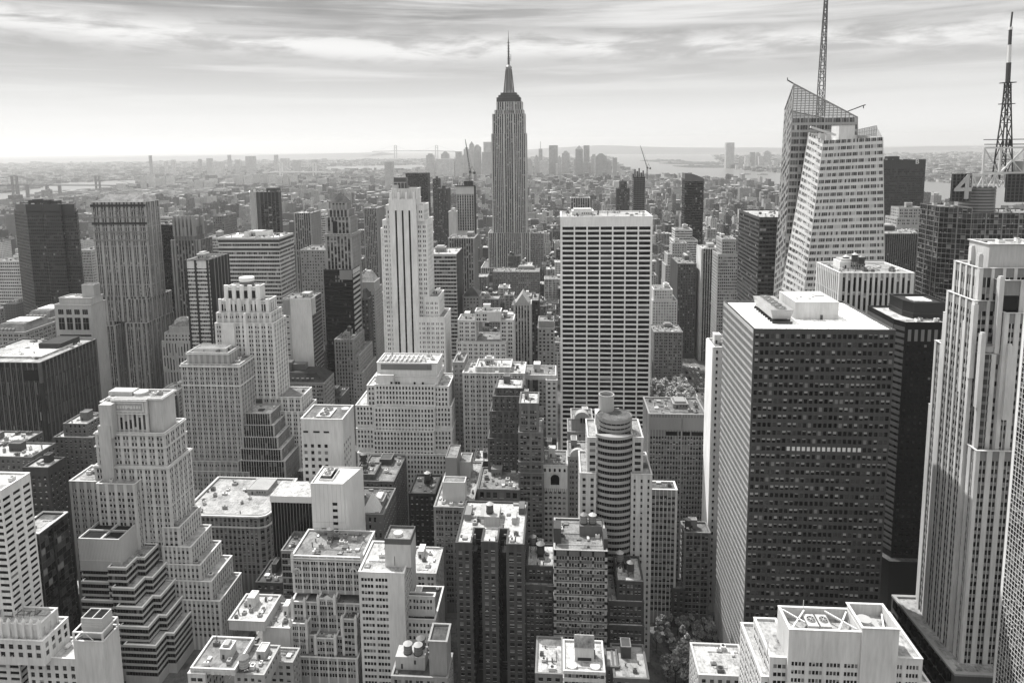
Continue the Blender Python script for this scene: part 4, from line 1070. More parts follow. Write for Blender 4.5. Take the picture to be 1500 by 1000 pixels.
_b = tower('office_tower', 'black glass box tower with striped right corner left of white striped skyscraper', [(474, 516, 395, 690, 26)], sty='curtain', g=.025, gsp=.03, gpier=.025, wv=(.93, .05, 0, .02), single=False, clutter=.6, fh=4, sp=1.5, groof=.3)
part(_b.root, 'side_stripe', wall_mat(.5, 'panel'), lambda B: [B.box(_b.ps[0][0][1][0] + .13, _b.ps[0][0][1][0] + .6, 690.6, 715, _b.ps[0][1] - 8 - k * 5.3, _b.ps[0][1] - 5.6 - k * 5.3, 0, bottom=True) for k in range(18)])
part(_b.root, 'blank_panel', [wall_mat(.3, 'panel'), wall_mat(.55, 'panel')], lambda B: (B.box(_b.ps[0][0][1][0] - 13, _b.ps[0][0][1][0] - .2, 689.6, 690, _b.ps[0][1] - 10, _b.ps[0][1] - .4, 0, bottom=True), B.box(_b.ps[0][0][1][0] + .15, _b.ps[0][0][1][0] + .7, 690.2, 715.4, _b.ps[0][1] - 4.6, _b.ps[0][1] - .4, 1, bottom=True)))
_b = tower('office_tower', 'pale block with truncated pyramid roof between black box and striped skyscraper', [(525, 548, 413, 742, 24, {'nowin': 1}), (523, 549, 424, 740, 30)], sty='punch', g=.45, single=False, clutter=0)
pyramid(_b.root, offset(_b.ps[0][0], -.5), _b.ps[0][1] - .9, Z_(536, 396, 754), wall_mat(.42, 'roof'), k=.3)
_b = tower('brown_building', 'dark gabled block in front of the truncated pyramid block', [(524, 540, 437, 725, 18)], sty='punch', g=.17, kind='brick', single=False, clutter=0)
pyramid(_b.root, offset(_b.ps[0][0], -.3), _b.ps[0][1] - .9, _b.ps[0][1] + 9, wall_mat(.1, 'roof'), name='hipped_roof', k=.2)
_b = tower('office_tower', 'curved office tower of striped floors right of the white striped skyscraper', [(626, 668, 372, 745, 46)], sty='ribbon', g=.45, gsp=.5, wv=(.68, .25, .02, .05), single=False, groof=.6, clutter=.3, bay=3, fh=4.1, sp=1.8)
part(_b.root, 'blank_side', wall_mat(.03, 'panel'), lambda B: B.box(_b.ps[0][0][1][0] + .45, _b.ps[0][0][1][0] + .9, 746, 790, 0, _b.ps[0][1], 0))
tower('dark_tower', 'tall flat black slab far behind the white striped skyscraper', [(594, 626, 254, 1500, 30)], sty='curtain', g=.045, gsp=.07, wv=(.7, .3, 0, 0), single=False, clutter=0, fh=4.2)
_b = tower('office_tower', 'ribbed mid-rise tower below the unfinished tower', [(657, 694, 349, 850, 40)], sty='vert', g=.34, gsp=.08, single=False, clutter=.5)
def unfinished():
    b = tower('unfinished_tower', 'unfinished concrete tower with wrapped top, crane standing on it', [(669, 694, 283, 1000, 24)], sty='grid', g=.42, gsp=.34, gpier=.5, wv=(.97, .03, 0, 0), single=False, clutter=0, bay=3.6, pw=1.6, fh=3.8, sp=1.0, sash=False, done=False)
    P, z = b.ps[0]; b.finish(0)
    z2 = Z_(681, 273, 1000)
    part(b.root, 'wrapped_floor', wall_mat(.62, 'panel'), lambda B: (B.prism(offset(P, .8), z - 1.2, z2, 0), B.prism(offset(P, .9), 60, Z_(680, 338, 1000), 0), [B.box(P[0][0] + 2 + k * 4.5, P[0][0] + 4 + k * 4.5, 998.9, 999.2, z + 3, z + 5, 0) for k in range(5)]))
    def top(B):
        B.prism(offset(P, 2.2), z2, z2 + 1.4, 0)
        for k in range(9):
            x = P[0][0] - 2 + (P[1][0] - P[0][0] + 4) * k / 8; B.bar((x, 998, z2 + 1), (x, 998, z2 + 4 + (k * 7 % 3)), .8)
        B.box(X_(680, 1005), X_(693, 1005), 1002, 1012, z2, Z_(686, 265, 1005), 0)
        B.box(P[1][0] + .5, P[1][0] + 3, 999, 1002, 60, z2, 0)
    part(b.root, 'formwork', wall_mat(.05, 'metal'), top)
    return z2
yref(265); _zt = unfinished()
def crane(name_label, base_px, top_px, tip_px, d, zb, mast=2.0):
    bx = X_(base_px[0], d); r = thing('tower_crane', name_label, 'crane', (bx, d, zb), 'tower cranes')
    zm = Z_(top_px[0], top_px[1], d); tip = at(tip_px[0], tip_px[1], d); m = wall_mat(.22, 'metal')
    lattice_mast(r, 'mast', [(zb, 1.1, bx, d), (zm, 1.1, bx, d)], 4, m, .5)
    def jib(B):
        a = Vector((bx, d, zm)); L = (tip - a); n = 14; q = L.cross(Vector((0, 1, 0))).normalized() * 1.0
        if q.z < 0: q = -q
        B.bar(tuple(a + q), tuple(tip), .6); B.bar(tuple(a - q), tuple(tip), .6)
        for k in range(n):
            p0, p1 = a + L * (k / n), a + L * ((k + 1) / n); s0, s1 = q * (1 - k / n), q * (1 - (k + 1) / n)
            B.bar(tuple(p0 + s0), tuple(p1 - s1), .35); B.bar(tuple(p0 - s0), tuple(p1 + s1), .35)
    part(r, 'jib', m, jib)
    def cab(B):
        B.box(bx - 1.6, bx + 1.6, d - 2.2, d + 2, zm - 1.5, zm + 1.6, 0, bottom=True); s_ = -1 if tip.x > bx else 1
        B.box(bx + min(0, s_ * 8), bx + max(0, s_ * 8), d - 1, d + 1, zm - 1, zm - .2, 0, bottom=True); B.box(bx + s_ * 6 - 1.6, bx + s_ * 6 + 1.6, d - 1.4, d + 1.4, zm - 3, zm + .4, 0, bottom=True)
        B.bar((bx, d, zm), (bx + s_ * 2.5, d, zm + 8), .6); B.bar((bx + s_ * 2.5, d, zm + 8), (bx + s_ * 7, d, zm), .4); B.bar((bx + s_ * 2.5, d, zm + 8), tuple(tip), .18)
    part(r, 'machine_deck', wall_mat(.12, 'metal'), cab)
crane('pale luffing crane leaning left above the unfinished wrapped tower', (689, 265), (690, 252), (681.5, 204), 1006, _zt)
yref(255)
# unfinished tower at the right and its crane
_b = tower('unfinished_tower', 'unfinished dark tower of stacked floor slabs right of the white banded slab', [(928, 945, 258, 1500, 24)], sty='ribbon', g=.3, gsp=.3, wv=(1, 0, 0, 0), single=False, clutter=0, fh=4.2, sp=1.0, bay=6, sash=False)
_z = _b.ps[0][1]
part(_b.root, 'formwork', wall_mat(.05, 'metal'), lambda B: [B.box(X_(927 + k * 3, 1500), X_(928.6 + k * 3, 1500), 1499 + k % 2 * 6, 1512, _z - 3, _z + (5, 14, 10, 16, 7, 11)[k], 0) for k in range(6)])
crane('dark luffing crane beside the unfinished tower of stacked slabs', (948, 262), (946.5, 246), (937.8, 213), 1498, 208)

# ---------------------------------------------------------------- left middle ground
tower('office_tower', 'small white gridded building with flat windows at the left edge behind black tower', [(-12, 27, 382, 900, 30)], sty='ribbon', g=.62, wv=(.7, .25, .02, .03), single=False, clutter=.6, bay=3, pw=.8, fh=4.4, sp=2.4)
def windows4():
    b = tower('modern_building', 'pale modern block with four big square windows in a row', [(86, 134, 436, 600, 16, {'nowin': 1}), (79, 133, 446, 597, 20, {'nowin': 1})], sty='punch', g=.52, single=False, clutter=.3, done=False, bulk=False, groof=.5)
    P, z = b.ps[1]; b.finish(.3, bulk=False); x0, x1 = P[0][0], P[1][0]; L = x1 - x0
    def win(B):
        for k in range(4):
            c = x0 + L * (.17 + .22 * k); 
            for j in range(3): B.box(c - 2.4 + j * 1.7, c - 1.0 + j * 1.7, 596.86, 596.96, z - 9, z - 4.5, 0); 
            B.box(c - 2.7, c + 2.7, 596.8, 596.9, z - 23, z - 12, 0)
            B.box(c - .1, c + .1, 596.7, 596.8, z - 23, z - 12, 1); B.box(c - 2.7, c + 2.7, 596.72, 596.79, z - 17, z - 16.7, 1)
        for k in range(2): B.box(x0 + 3, x1 - 2, 596.85, 596.95, z - 29 - k * 4, z - 27.6 - k * 4, 0)
    part(b.root, 'window', [G_DARK, wall_mat(.3, 'metal')], win)
    roofbox(b, 119, 137, 417, 606, 9, .45, 'penthouse')
yref(446); windows4()
for (x0, x1, y, d, lab) in ((34, 74, 466, 640, 'stone block with dormered mansard roof below the black glass skyscraper'), (-14, 36, 486, 600, 'stone block with dormered mansard roof at the left edge')):
    _b = tower('mansard_building', lab, [(x0, x1, y, d, 40)], sty='pair', g=.46, single=False, clutter=0)
    pyramid(_b.root, offset(_b.ps[0][0], -.6), _b.ps[0][1] - .9, _b.ps[0][1] + 6, wall_mat(.22, 'roof'), name='mansard_roof', k=.72)
    part(_b.root, 'dormer', wall_mat(.4, 'stone'), lambda B: [B.box(_b.ps[0][0][0][0] + 2 + k * 3.6, _b.ps[0][0][0][0] + 3.8 + k * 3.6, d + .6, d + 4, _b.ps[0][1], _b.ps[0][1] + 2.6, 0) for k in range(6)])
    part(_b.root, 'skylight', wall_mat(.7, 'roof'), lambda B: B.box(_b.ps[0][0][0][0] + 6, _b.ps[0][0][1][0] - 5, d + 12, d + 30, _b.ps[0][1] + 6, _b.ps[0][1] + 6.8, 0))
def brick_block():
    b = tower('office_block', 'huge dark block with vertical piers and busy white roof at left edge', [(-60, 58, 530, 495, 66)], sty='slot', g=.085, gsp=.05, gpier=.20, kind='brick', wv=(.85, .12, .01, .02), clutter=0, groof=.4, done=False, bay=4.4, fh=11.6, sp=1.2, pw=1.0, sub=3, mw=.18, pd=.6, sd=.35, top=4.0, sash=False)
    P, z = b.ps[0]; b.finish(1.4)
    x0, x1 = P[0][0], P[1][0]; zr = z - 1
    def deck(B):
        B.box(x1 - 44, x1 - 9, 508, 545, zr, zr + 1.2, 0); P_ = rect(x1 - 44, x1 - 9, 508, 545); B.ring(offset(P_, -.4), offset(P_, .2), zr + 1.1, zr + 1.7, 1)
        for k in range(9): B.box(x1 - 42, x1 - 13, 511 + k * 3.7, 511.5 + k * 3.7, zr + 1.2, zr + 1.5, 1)
    part(b.root, 'roof_deck', [wall_mat(.62, 'roof'), wall_mat(.7, 'stone')], deck)
    part(b.root, 'corner_notch', [G_DARK, wall_mat(.07, 'brick')], lambda B: (B.box(x1 - 13, x1 - 1.5, 494.2, 494.6, z - 14, z - 6, 0), B.box(x1 - 1, x1 + .9, 494.0, 496, z - 70, z - 16, 1)))
brick_block()
def dome():
    b = tower('classical_building', 'low stone building with hipped dome and colonnade behind white gridded tower', [(248, 276, 478, 640, 18, {'fh': 6, 'top': 1.5}), (241, 280, 487, 637, 26), (237, 290, 500, 634, 40, {'fh': 14, 'sp': 2, 'bay': 3, 'top': 2, 'base': 30})], sty='punch', g=.5, single=False, clutter=.3, bulk=False)
    P, z = b.ps[0]; c = ((P[0][0] + P[1][0]) / 2, 649); R = (P[1][0] - P[0][0]) / 2
    B = MB()
    for k in range(6):
        a0, a1 = k / 6 * math.pi / 2, (k + 1) / 6 * math.pi / 2; B.cyl(c, R * math.cos(a0), max(.8, R * math.cos(a1)), z + R * .85 * math.sin(a0) - .5, z + R * .85 * math.sin(a1) - .5, 20, 0, cap=(k == 5))
    B.build('dome', wall_mat(.4, 'roof'), b.root)
dome()
yref(545)
_b = tower('mansard_building', 'stone building with long dark sloping roof and dormers near the centre left', [(407, 474, 560, 575, 27)], sty='triple', g=.36, single=True, clutter=0, courses=3)
pyramid(_b.root, offset(_b.ps[0][0], .3), _b.ps[0][1] - .2, _b.ps[0][1] + 7, wall_mat(.09, 'roof'), name='mansard_roof', k=.62)
part(_b.root, 'dormer', wall_mat(.3, 'stone'), lambda B: [B.box(_b.ps[0][0][0][0] + 3 + k * 4.3, _b.ps[0][0][0][0] + 5 + k * 4.3, 576.5, 580, _b.ps[0][1] + 1, _b.ps[0][1] + 3.4, 0) for k in range(7)])
part(_b.root, 'rooftop_plant', wall_mat(.22, 'metal'), lambda B: (B.box(X_(418, 590), X_(430, 590), 586, 594, _b.ps[0][1] + 6, _b.ps[0][1] + 14, 0), B.box(X_(432, 592), X_(450, 592), 588, 595, _b.ps[0][1] + 6, _b.ps[0][1] + 12, 0)))
tower('office_block', 'brown corner block with dense windows and tall top-floor openings, water tanks above', [(490, 517, 497, 665, 40, {'fh': 3.8})], sty='punch', g=.38, gsp=.3, single=False, clutter=1.2, tanks=2, bay=2.7, pw=1.2, top=3)
tower('office_block', 'lower stepped wing right of the brown corner block', [(516, 526, 520, 668, 50), (517, 531, 545, 664, 52)], sty='punch', g=.42, single=False, clutter=.5)
def glass_steps():
    T = []
    for k, (xr, y) in enumerate(((396, 605), (401, 622), (406.5, 639.5), (412, 657), (417, 674.5))): T.append((352, xr, y, 505 - k * 2.6, 20 + k * 2.6))
    b = tower('stepped_building', 'glassy stepped terrace building with white ledges between masonry tower and white cube', T, sty='grid', g=.45, gsp=.12, gpier=.5, wv=(.7, .22, .02, .06), clutter=0, bay=1.9, pw=.38, fh=3.7, sp=.5, sd=.1, pd=.3, top=1.2, lowband=.2, capw=.5, sash=False, groof=.8, done=False, single=True)
    b.finish(.4, bulk=False)
    part(b.root, 'skylight', [wall_mat(.5, 'roof'), STEEL], lambda B: (B.cyl((X_(372, 514), 514), 5, .5, b.ps[0][1] - 1, b.ps[0][1] + 2.5, 4, 0, a0=.3), B.box(X_(378, 511), X_(386, 511), 511, 514, b.ps[0][1] - 1, b.ps[0][1] + .3, 1)))
yref(604); glass_steps()
def big_masonry():
    b = tower('masonry_tower', 'tan masonry tower with white top block and dense punched windows', [
        (274, 334, 516, 503, 18, {'top': 9, 'fh': 4.2, 'pw': 2.2}), (265, 350, 533, 500, 24, {'top': 3}), (270, 349, 675, 496, 30, {'courses': 4}), (271, 365, 690, 494, 33)],
        sty='pair', g=.50, gsp=.42, gpier=.54, kind='stone', wv=(.68, .14, .11, .07), clutter=.4, bulk=False, done=False, bay=4.6, pw=1.7, mw=.6, single=True)
    P, z = b.ps[1]; b.finish(.4, bulk=False)
    part(b.root, 'cornice', wall_mat(.68, 'stone'), lambda B: (B.ring(offset(P, .2), offset(P, 1.0), z - 2.2, z - 1.2, 0, bottom=True), B.ring(offset(P, .2), offset(P, .6), z - 17, z - 16.2, 0, bottom=True), B.ring(offset(b.ps[0][0], .2), offset(b.ps[0][0], .8), b.ps[0][1] - 1.6, b.ps[0][1] - .8, 0, bottom=True)))
    roofbox(b, 283, 330, 510, 507, 11, .62, 'penthouse')
big_masonry()
def left_masonry():
    b = tower('masonry_tower', 'ornate pale masonry tower with frieze panel and blank left pier in left foreground', [
        (158, 236, 582, 374, 14, {'nowin': 1}, 0), (164, 214, 584, 372.4, 4, {'fh': 11, 'sp': 1.5, 'bay': 2.9, 'pw': 1.2, 'top': 8.5, 'sub': 1, 'lowband': 1}, 0), (147, 164, 588, 373.5, 14, {'nowin': 1}, 0), (140, 240, 633, 370, 22, {'top': 2.5}), (139, 246, 682, 368.3, 25, {'courses': 6})],
        sty='pair', g=.56, gsp=.44, gpier=.60, kind='stone', wv=(.65, .15, .12, .08), clutter=.3, bulk=False, done=False, bay=4.9, pw=1.9, mw=.7, single=True, groof=.4)
    # stepped terraces running down to the avenue
    for (x0, x1, y, d, D) in ((238, 262, 772, 367, 24), (238, 279, 800, 365.5, 24), (240, 293, 826, 364, 25), (242, 309, 850, 362.5, 26), (240, 322, 878, 361, 27)):
        P, z = px_tier(x0, x1, y, d, D); b.tier(P, 0, z, {'sub': 1, 'bay': 2.6, 'pw': 1.2})
    for (x0, x1, y, d, D) in ((102, 147, 704, 366, 20), (142, 197, 708, 362, 14)):
        P, z = px_tier(x0, x1, y, d, D); b.tier(P, 0, z, {'top': 5})
    P, z = b.ps[0]; Pf, zf = b.ps[1]
    b.finish(.6, bulk=False)
    def deco(B):
        x0, x1 = Pf[0][0], Pf[1][0]; y = 372.4
        B.box(x0 + 1.5, x1 - 1.5, y - .75, y - .3, zf - 7.5, zf - 1.6, 0, bottom=True); B.box(x0 + 2.3, x1 - 2.3, y - .85, y - .74, zf - 6.6, zf - 2.4, 1, bottom=True)
        for k in range(9):
            x = x0 + 3.6 + k * (x1 - x0 - 7.2) / 8
            if k == 4: B.disc(x, y - 1.1, zf - 5.6, 1.8, .4, 0, r0=.9)
            else: B.box(x - .5, x + .5, y - 1.0, y - .8, zf - 5.4, zf - 3.8, 0, bottom=True)
        for h in (.6, 8.2): B.box(x0 - .4, x1 + .4, y - 1.2, y, zf - h - .5, zf - h, 0, bottom=True)
    part(b.root, 'frieze_panel', [wall_mat(.6, 'stone'), wall_mat(.42, 'stone')], deco)
    def blank(B):
        d = 368.3
        for (x0, x1, y, yb) in ((147, 165, 622, 720), (150, 168, 592, 640)):
            a, c = X_(x0, d), X_(x1, d); B.box(a, c, d - (1.6 if yb > 700 else 1.1), d + 6, Z_(x0, yb, d) if yb < 700 else 0, Z_(x0, y, d), 0)
    part(b.root, 'blank_pier', wall_mat(.52, 'stone'), blank)
    part(b.root, 'cornice', wall_mat(.56, 'stone'), lambda B: [B.ring(offset(q[0], .25), offset(q[0], 1.0), q[1] - h, q[1] - h + .8, 0, bottom=True) for q, h in ((b.ps[3], 1.4), (b.ps[3], 9), (b.ps[4], 1.2), (b.ps[0], 1.2))])
    def rt(B):
        B.cyl((X_(212, 380), 380), 4, 4, z - 1, z + 1.5, 12, 0); B.box(X_(166, 378), X_(200, 378), 377, 384, z - 1, z + 2.2, 0)
    part(b.root, 'rooftop_plant', [wall_mat(.5, 'stone'), wall_mat(.6, 'stone')], rt)
yref(640); left_masonry()
def corner_block():
    d = 416; xl, xr = X_(268, d), -185.0
    P = [(xl, d), (xr - 5, d), (xr - 1.5, d + 1.5), (xr, d + 5), (xr, d + 50), (xl, d + 50)]
    b = Build('corner_building', 'stone corner block with rounded corner and heavy cornice by the avenue', 'building', 'punch', g=.33, gsp=.25, gpier=.36, wv=(.55, .15, .22, .08), groof=.42, bay=2.9, pw=1.25, fh=3.9, sp=1.7, top=3, courses=8, base=9, single=True)
    z = Z_(310, 752, d); b.tier(P, 0, z); b.finish(1.2)
    part(b.root, 'cornice', wall_mat(.62, 'stone'), lambda B: (B.ring(offset(P, .3), offset(P, 1.7), z - 1.3, z - .3, 0, bottom=True), B.ring(offset(P, .3), offset(P, 1.3), z - 8.6, z - 7.9, 0, bottom=True)))
yref(752); corner_block()
tower('brick_building', 'narrow stepped stone building behind the rounded corner block, along the avenue', [(338, 367, 728, 470, 22, {'top': 2}), (350, 386, 758, 466, 26)], sty='punch', g=.32, clutter=1.4, single=True)
def ribbon_ziggurat():
    g = .40
    b = Build('stepped_building', 'terraced office building of dark ribbon windows with pale ledges and boxy penthouse', 'building', 'ribbon', g=.09, gsp=.5, gpier=.14, gcap=.75, kind='panel', wv=(.9, .08, .0, .02), groof=.42, bay=1.5, fh=3.55, sp=1.2, pw=.14, top=1.5, capw=.5, single=True, lowband=.1, sash=False)
    d0 = 332
    def T(xr, y, d, xl=112, dr=None, yb=None):
        Xr, Xl = X_(xr, d, y), X_(xl, d, y); z = Z_(xr, y, d)
        c = (Xr - Xl)
        P = [(Xl, d + 4.5), (Xl + c * .55, d + 4.5), (Xl + c * .55, d), (Xr - 4.5, d), (Xr - 4.5, d + 10), (Xr, d + 10), (Xr, 366.5), (Xl, 366.5)]
        b.tier(P, 0, z)
    for k, (xr, y, dd) in enumerate(((196, 831, 343), (208, 861, 340.4), (220, 889, 337.8), (229, 918, 335.2), (240, 945, 332.6))): T(xr, y, dd)
    b.finish(.25, bulk=False); r = b.root
    def pent(B):
        a, c = X_(116, 346), X_(176, 346); zt, zb = Z_(146, 789, 346), Z_(146, 836, 346)
        B.prism(rect(a, c, 346, 365), zb, zt - 1.2, 0); Q = rect(a, c, 346, 365); B.ring(offset(Q, -.8), Q, zt - 1.2, zt, 0); 
        B.box(a + (c - a) * .52, a + (c - a) * .57, 346.8, 364, zt - 1.1, zt - .1, 0); B.box(a + .8, c - .8, 355, 355.8, zt - 1.1, zt - .1, 0); B.box(a + .8, c - .8, 346.8, 364.2, zt - 1.3, zt - 1.15, 1)
        for k in range(28): B.box(a + (c - a) * (k + .3) / 28, a + (c - a) * (k + .5) / 28, 345.92, 346, zb + 6.5, zt - 1, 2)
        B.box(a, c, 345.86, 346, zb + 6, zb + 6.4, 2)
    part(r, 'penthouse', [wall_mat(.52, 'panel'), wall_mat(.03, 'roof'), wall_mat(.62, 'panel')], pent)
yref(815); ribbon_ziggurat()
_b = tower('office_tower', 'white slab with offset dark window slots at the lower left edge', [(-420, 0, 712, 297, 18)], sty='ribbon', g=.62, gsp=.66, gpier=.66, wv=(.92, .06, 0, .02), groof=.75, clutter=.4, bay=6.4, pw=1.9, fh=3.25, sp=1.65, pd=.38, sd=.40, sash=False, single=True, top=4.5)
tower('brick_building', 'dark brown brick building with pale rooftop box behind the black glass block', [(34, 70, 684, 345, 13)], sty='punch', g=.11, kind='brick', clutter=.5, wv=(.7, .2, .03, .07), single=True, groof=.4, top=5)
roofbox(_b, 0, 1, 1, 300, 1, .3) if False else None
_p = thing
tower('brick_building', 'low brick building with pale penthouse between black glass block and ornate tower', [(93, 127, 620, 430, 20, {'top': 1}), (79, 135, 640, 426, 30, {'courses': 6})], sty='punch', g=.2, gpier=.24, kind='brick', clutter=1.2, groof=.6, single=True, wv=(.4, .2, .3, .1))
tower('brick_building', 'flat brick building with cluttered roof at left edge below the huge dark block', [(-30, 46, 668, 380, 20), (-40, 28, 650, 398, 20)], sty='punch', g=.2, kind='brick', clutter=1.6, groof=.5, single=True)
def black_glass():
    b = tower('glass_building', 'black glass block with white roof rim behind the gothic building', [(20, 57, 781, 319, 21)], sty='curtain', g=.04, gsp=.05, gpier=.10, kind='panel', wv=(.55, .4, .0, .05), groof=.45, clutter=.6, single=True, bay=3, fh=3.6, sp=.5, done=False, sash=False, bulk=False)
    P, z = b.ps[0]; b.finish(.6, bulk=False); x1 = P[1][0]
    part(b.root, 'roof_rim', wall_mat(.66, 'panel'), lambda B: B.ring(offset(P, -.7), offset(P, .35), z, z + .5, 0))
    part(b.root, 'dark_joint', wall_mat(.012, 'metal'), lambda B: B.box(x1 + .1, x1 + .5, 328, 329, 0, z - .5, 0))
black_glass()
def gothic_white():
    b = tower('gothic_building', 'white gothic-crowned building with pointed openings at the lower left corner', [(-30, 57, 912, 291, 12, {'fh': 9, 'sp': 1.5, 'bay': 4.2, 'pw': 2.2, 'top': 3}), (-30, 62, 936, 288, 17), (40, 112, 962, 292, 14, {'top': 4})], sty='punch', g=.66, wv=(.6, .3, .03, .07), clutter=.5, bulk=False, groof=.5, single=True, bay=4.2, pw=2.1, fh=4.0, sp=1.5, done=False)
    P, z = b.ps[0]; b.finish(.5, bulk=False)
    def cr(B):
        x0, x1 = P[0][0], P[1][0]
        for k in range(9):
            x = x0 + (x1 - x0) * k / 8; B.prism(rect(x - .6, x + .6, 290, 291.4), z - 10, z + 1.2, 0); pt = (x, 290.7, z + 3.2)
            q = rect(x - .7, x + .7, 290, 291.4); B.add([(p[0], p[1], z + 1.2) for p in q] + [pt], [(0, 1, 4), (1, 2, 4), (2, 3, 4), (3, 0, 4)], 0)
        for k in range(12): B.bar((x0 + k * 2, 296 + k % 3, z - 1), (x0 + k * 2 + 1, 296 + k % 3, z + 2 + k % 2), .25, 1)
    part(b.root, 'pinnacle', [wall_mat(.7, 'stone'), wall_mat(.3, 'metal')], cr)
gothic_white()
def corner_slab():
    b = tower('white_building', 'blank white stair tower with open framed top in lower left corner', [(107, 151, 938, 291, 12, {'nowin': 1})], sty='punch', g=.6, clutter=0, done=False, groof=.1, single=False)
    P, z = b.ps[0]; b.finish(0); x0, x1 = P[0][0], P[1][0]
    def fr(B):
        zt = z + 4.2
        for (x, y) in ((x0 + .3, 291.3), (x1 - .3, 291.3), (x1 - .3, 302.7), (x0 + .3, 302.7)): B.box(x - .35, x + .35, y - .35, y + .35, z, zt - .5, 0)
        B.ring(offset(P, -.7), P, zt - .5, zt, 0, bottom=True)
        B.bar((x0 + .5, 291.2, z), (x0 + 6, 291.2, zt - .5), .3); B.bar((x0 + 10, 291.2, z), (x0 + 6, 291.2, zt - .5), .3)
    part(b.root, 'roof_frame', wall_mat(.66, 'stone'), fr)
    def bx(B):
        a, c = x0 + 3, x1 - 1.5; B.prism(rect(a, c, 293.5, 301), z - .5, z + 9, 0, top=False); Q = rect(a, c, 293.5, 301); B.ring(offset(Q, -.4), Q, z + 9, z + 9.6, 0); B.box(a + .4, c - .4, 293.9, 300.6, z + 8.6, z + 8.8, 1); B.box((a + c) / 2 - .2, (a + c) / 2 + .2, 293.9, 300.6, z + 8.8, z + 9.5, 0)
        for k in range(3): B.ring(Q, offset(Q, .12), z + 5 + k * 1.2, z + 5.5 + k * 1.2, 0, bottom=True)
    part(b.root, 'rooftop_box', [wall_mat(.5, 'panel'), wall_mat(.02, 'roof')], bx)
corner_slab()

# ---------------------------------------------------------------- centre middle ground
def terraced_white():
    T = [(552, 640, 531, 507, 24, {'nowin': 1}), (550, 641, 551, 504.5, 28, {'nowin': 1}), (549, 637, 563, 501.5, 30), (537.5, 657, 564.5, 503, 30), (547.5, 636.5, 596, 499.3, 32, None, 60), (521, 661, 594, 501.4, 34), (546, 635.5, 630, 497.2, 34, None, 50), (522, 662, 628, 499.5, 36), (524, 664, 664, 495, 40)]
    b = tower('terraced_building', 'broad white terraced office building with rows of dark windows below striped skyscraper', T, sty='punch', g=.66, wv=(.75, .15, .04, .06), clutter=.4, bulk=False, bay=2.45, pw=1.15, fh=3.7, sp=1.55, top=1.6, lowband=.2, single=True, done=False, groof=.6, capw=.1, pd=.2, sd=.18)
    P, z = b.ps[0]; b.finish(.3, bulk=False)
    part(b.root, 'louvre_panel', [wall_mat(.34, 'metal'), wall_mat(.25, 'metal')], lambda B: ([B.box(P[0][0] + 3 + k * .62, P[0][0] + 3.4 + k * .62, 506.6, 506.8, z - 5.4, z - 1.2, 0, bottom=True) for k in range(56)], B.box(P[0][0] + 3, P[1][0] - 4, 506.82, 506.95, z - 5.4, z - 1.2, 1, bottom=True)))
    part(b.root, 'roof_truss', wall_mat(.55, 'metal'), lambda B: [(B.box(P[0][0] + 2 + k * 3.6, P[0][0] + 3 + k * 3.6, 509, 526, z - .9, z + .6, 0), B.bar((P[0][0] + 2 + k * 3.6, 510, z + .5), (P[0][0] + 6 + k * 3.6, 520, z + .5), .5)) for k in range(9)])
    part(b.root, 'stair_block', wall_mat(.68, 'stone'), lambda B: (B.box(X_(553, 502), X_(577, 502), 502.2, 505, b.ps[1][1] - 8, b.ps[1][1] + 1.5, 0), None))
    for p in (572, 579, 583, 606, 618): part(b.root, 'window', G_DARK, lambda B: B.box(X_(p, 502), X_(p + 3, 502), 501.9, 502.15, b.ps[1][1] - 7, b.ps[1][1] - 3.5, 0))
yref(565); terraced_white()
def blank_white():
    b = tower('white_building', 'white cube building with slit windows near top and two rooftop fans', [(441, 501, 613, 415, 24)], sty='punch', g=.62, kind='stone', wv=(.75, .15, .03, .07), clutter=0, done=False, groof=.25, bay=4.0, pw=2.3, fh=4.4, sp=2.2, top=16.5, single=True, parapet=3.4, blank=[(.0, .04), (.7, .76), (.86, 1.0)], capw=.02, sash=False)
    P, z = b.ps[0]; b.finish(0); x0, x1 = P[0][0], P[1][0]
    part(b.root, 'slit_window', G_DARK, lambda B: [B.box(x0 + a, x0 + c, 414.55, 414.66, z - 9, z - 7.9, 0) for a, c in ((1.2, 4.2), (7.5, 11.5), (14, 17.5))])
    cooling_tower(b.root, x0 + 8, x0 + 17, 419, 434, z - 3.4, 3.2, 2, .6)
    part(b.root, 'rooftop_plant', wall_mat(.6, 'metal'), lambda B: (B.cyl((x1 - 3, 432), 2.5, 2.5, z - 3.4, z + .5, 14, 0), B.box(x1 - 8, x1 - 2, 420, 424, z - 3.4, z - 1.8, 0), B.bar((x0 + 1, 416, z - 2.5), (x0 + 7, 419, z - 1), .6)))
blank_white()
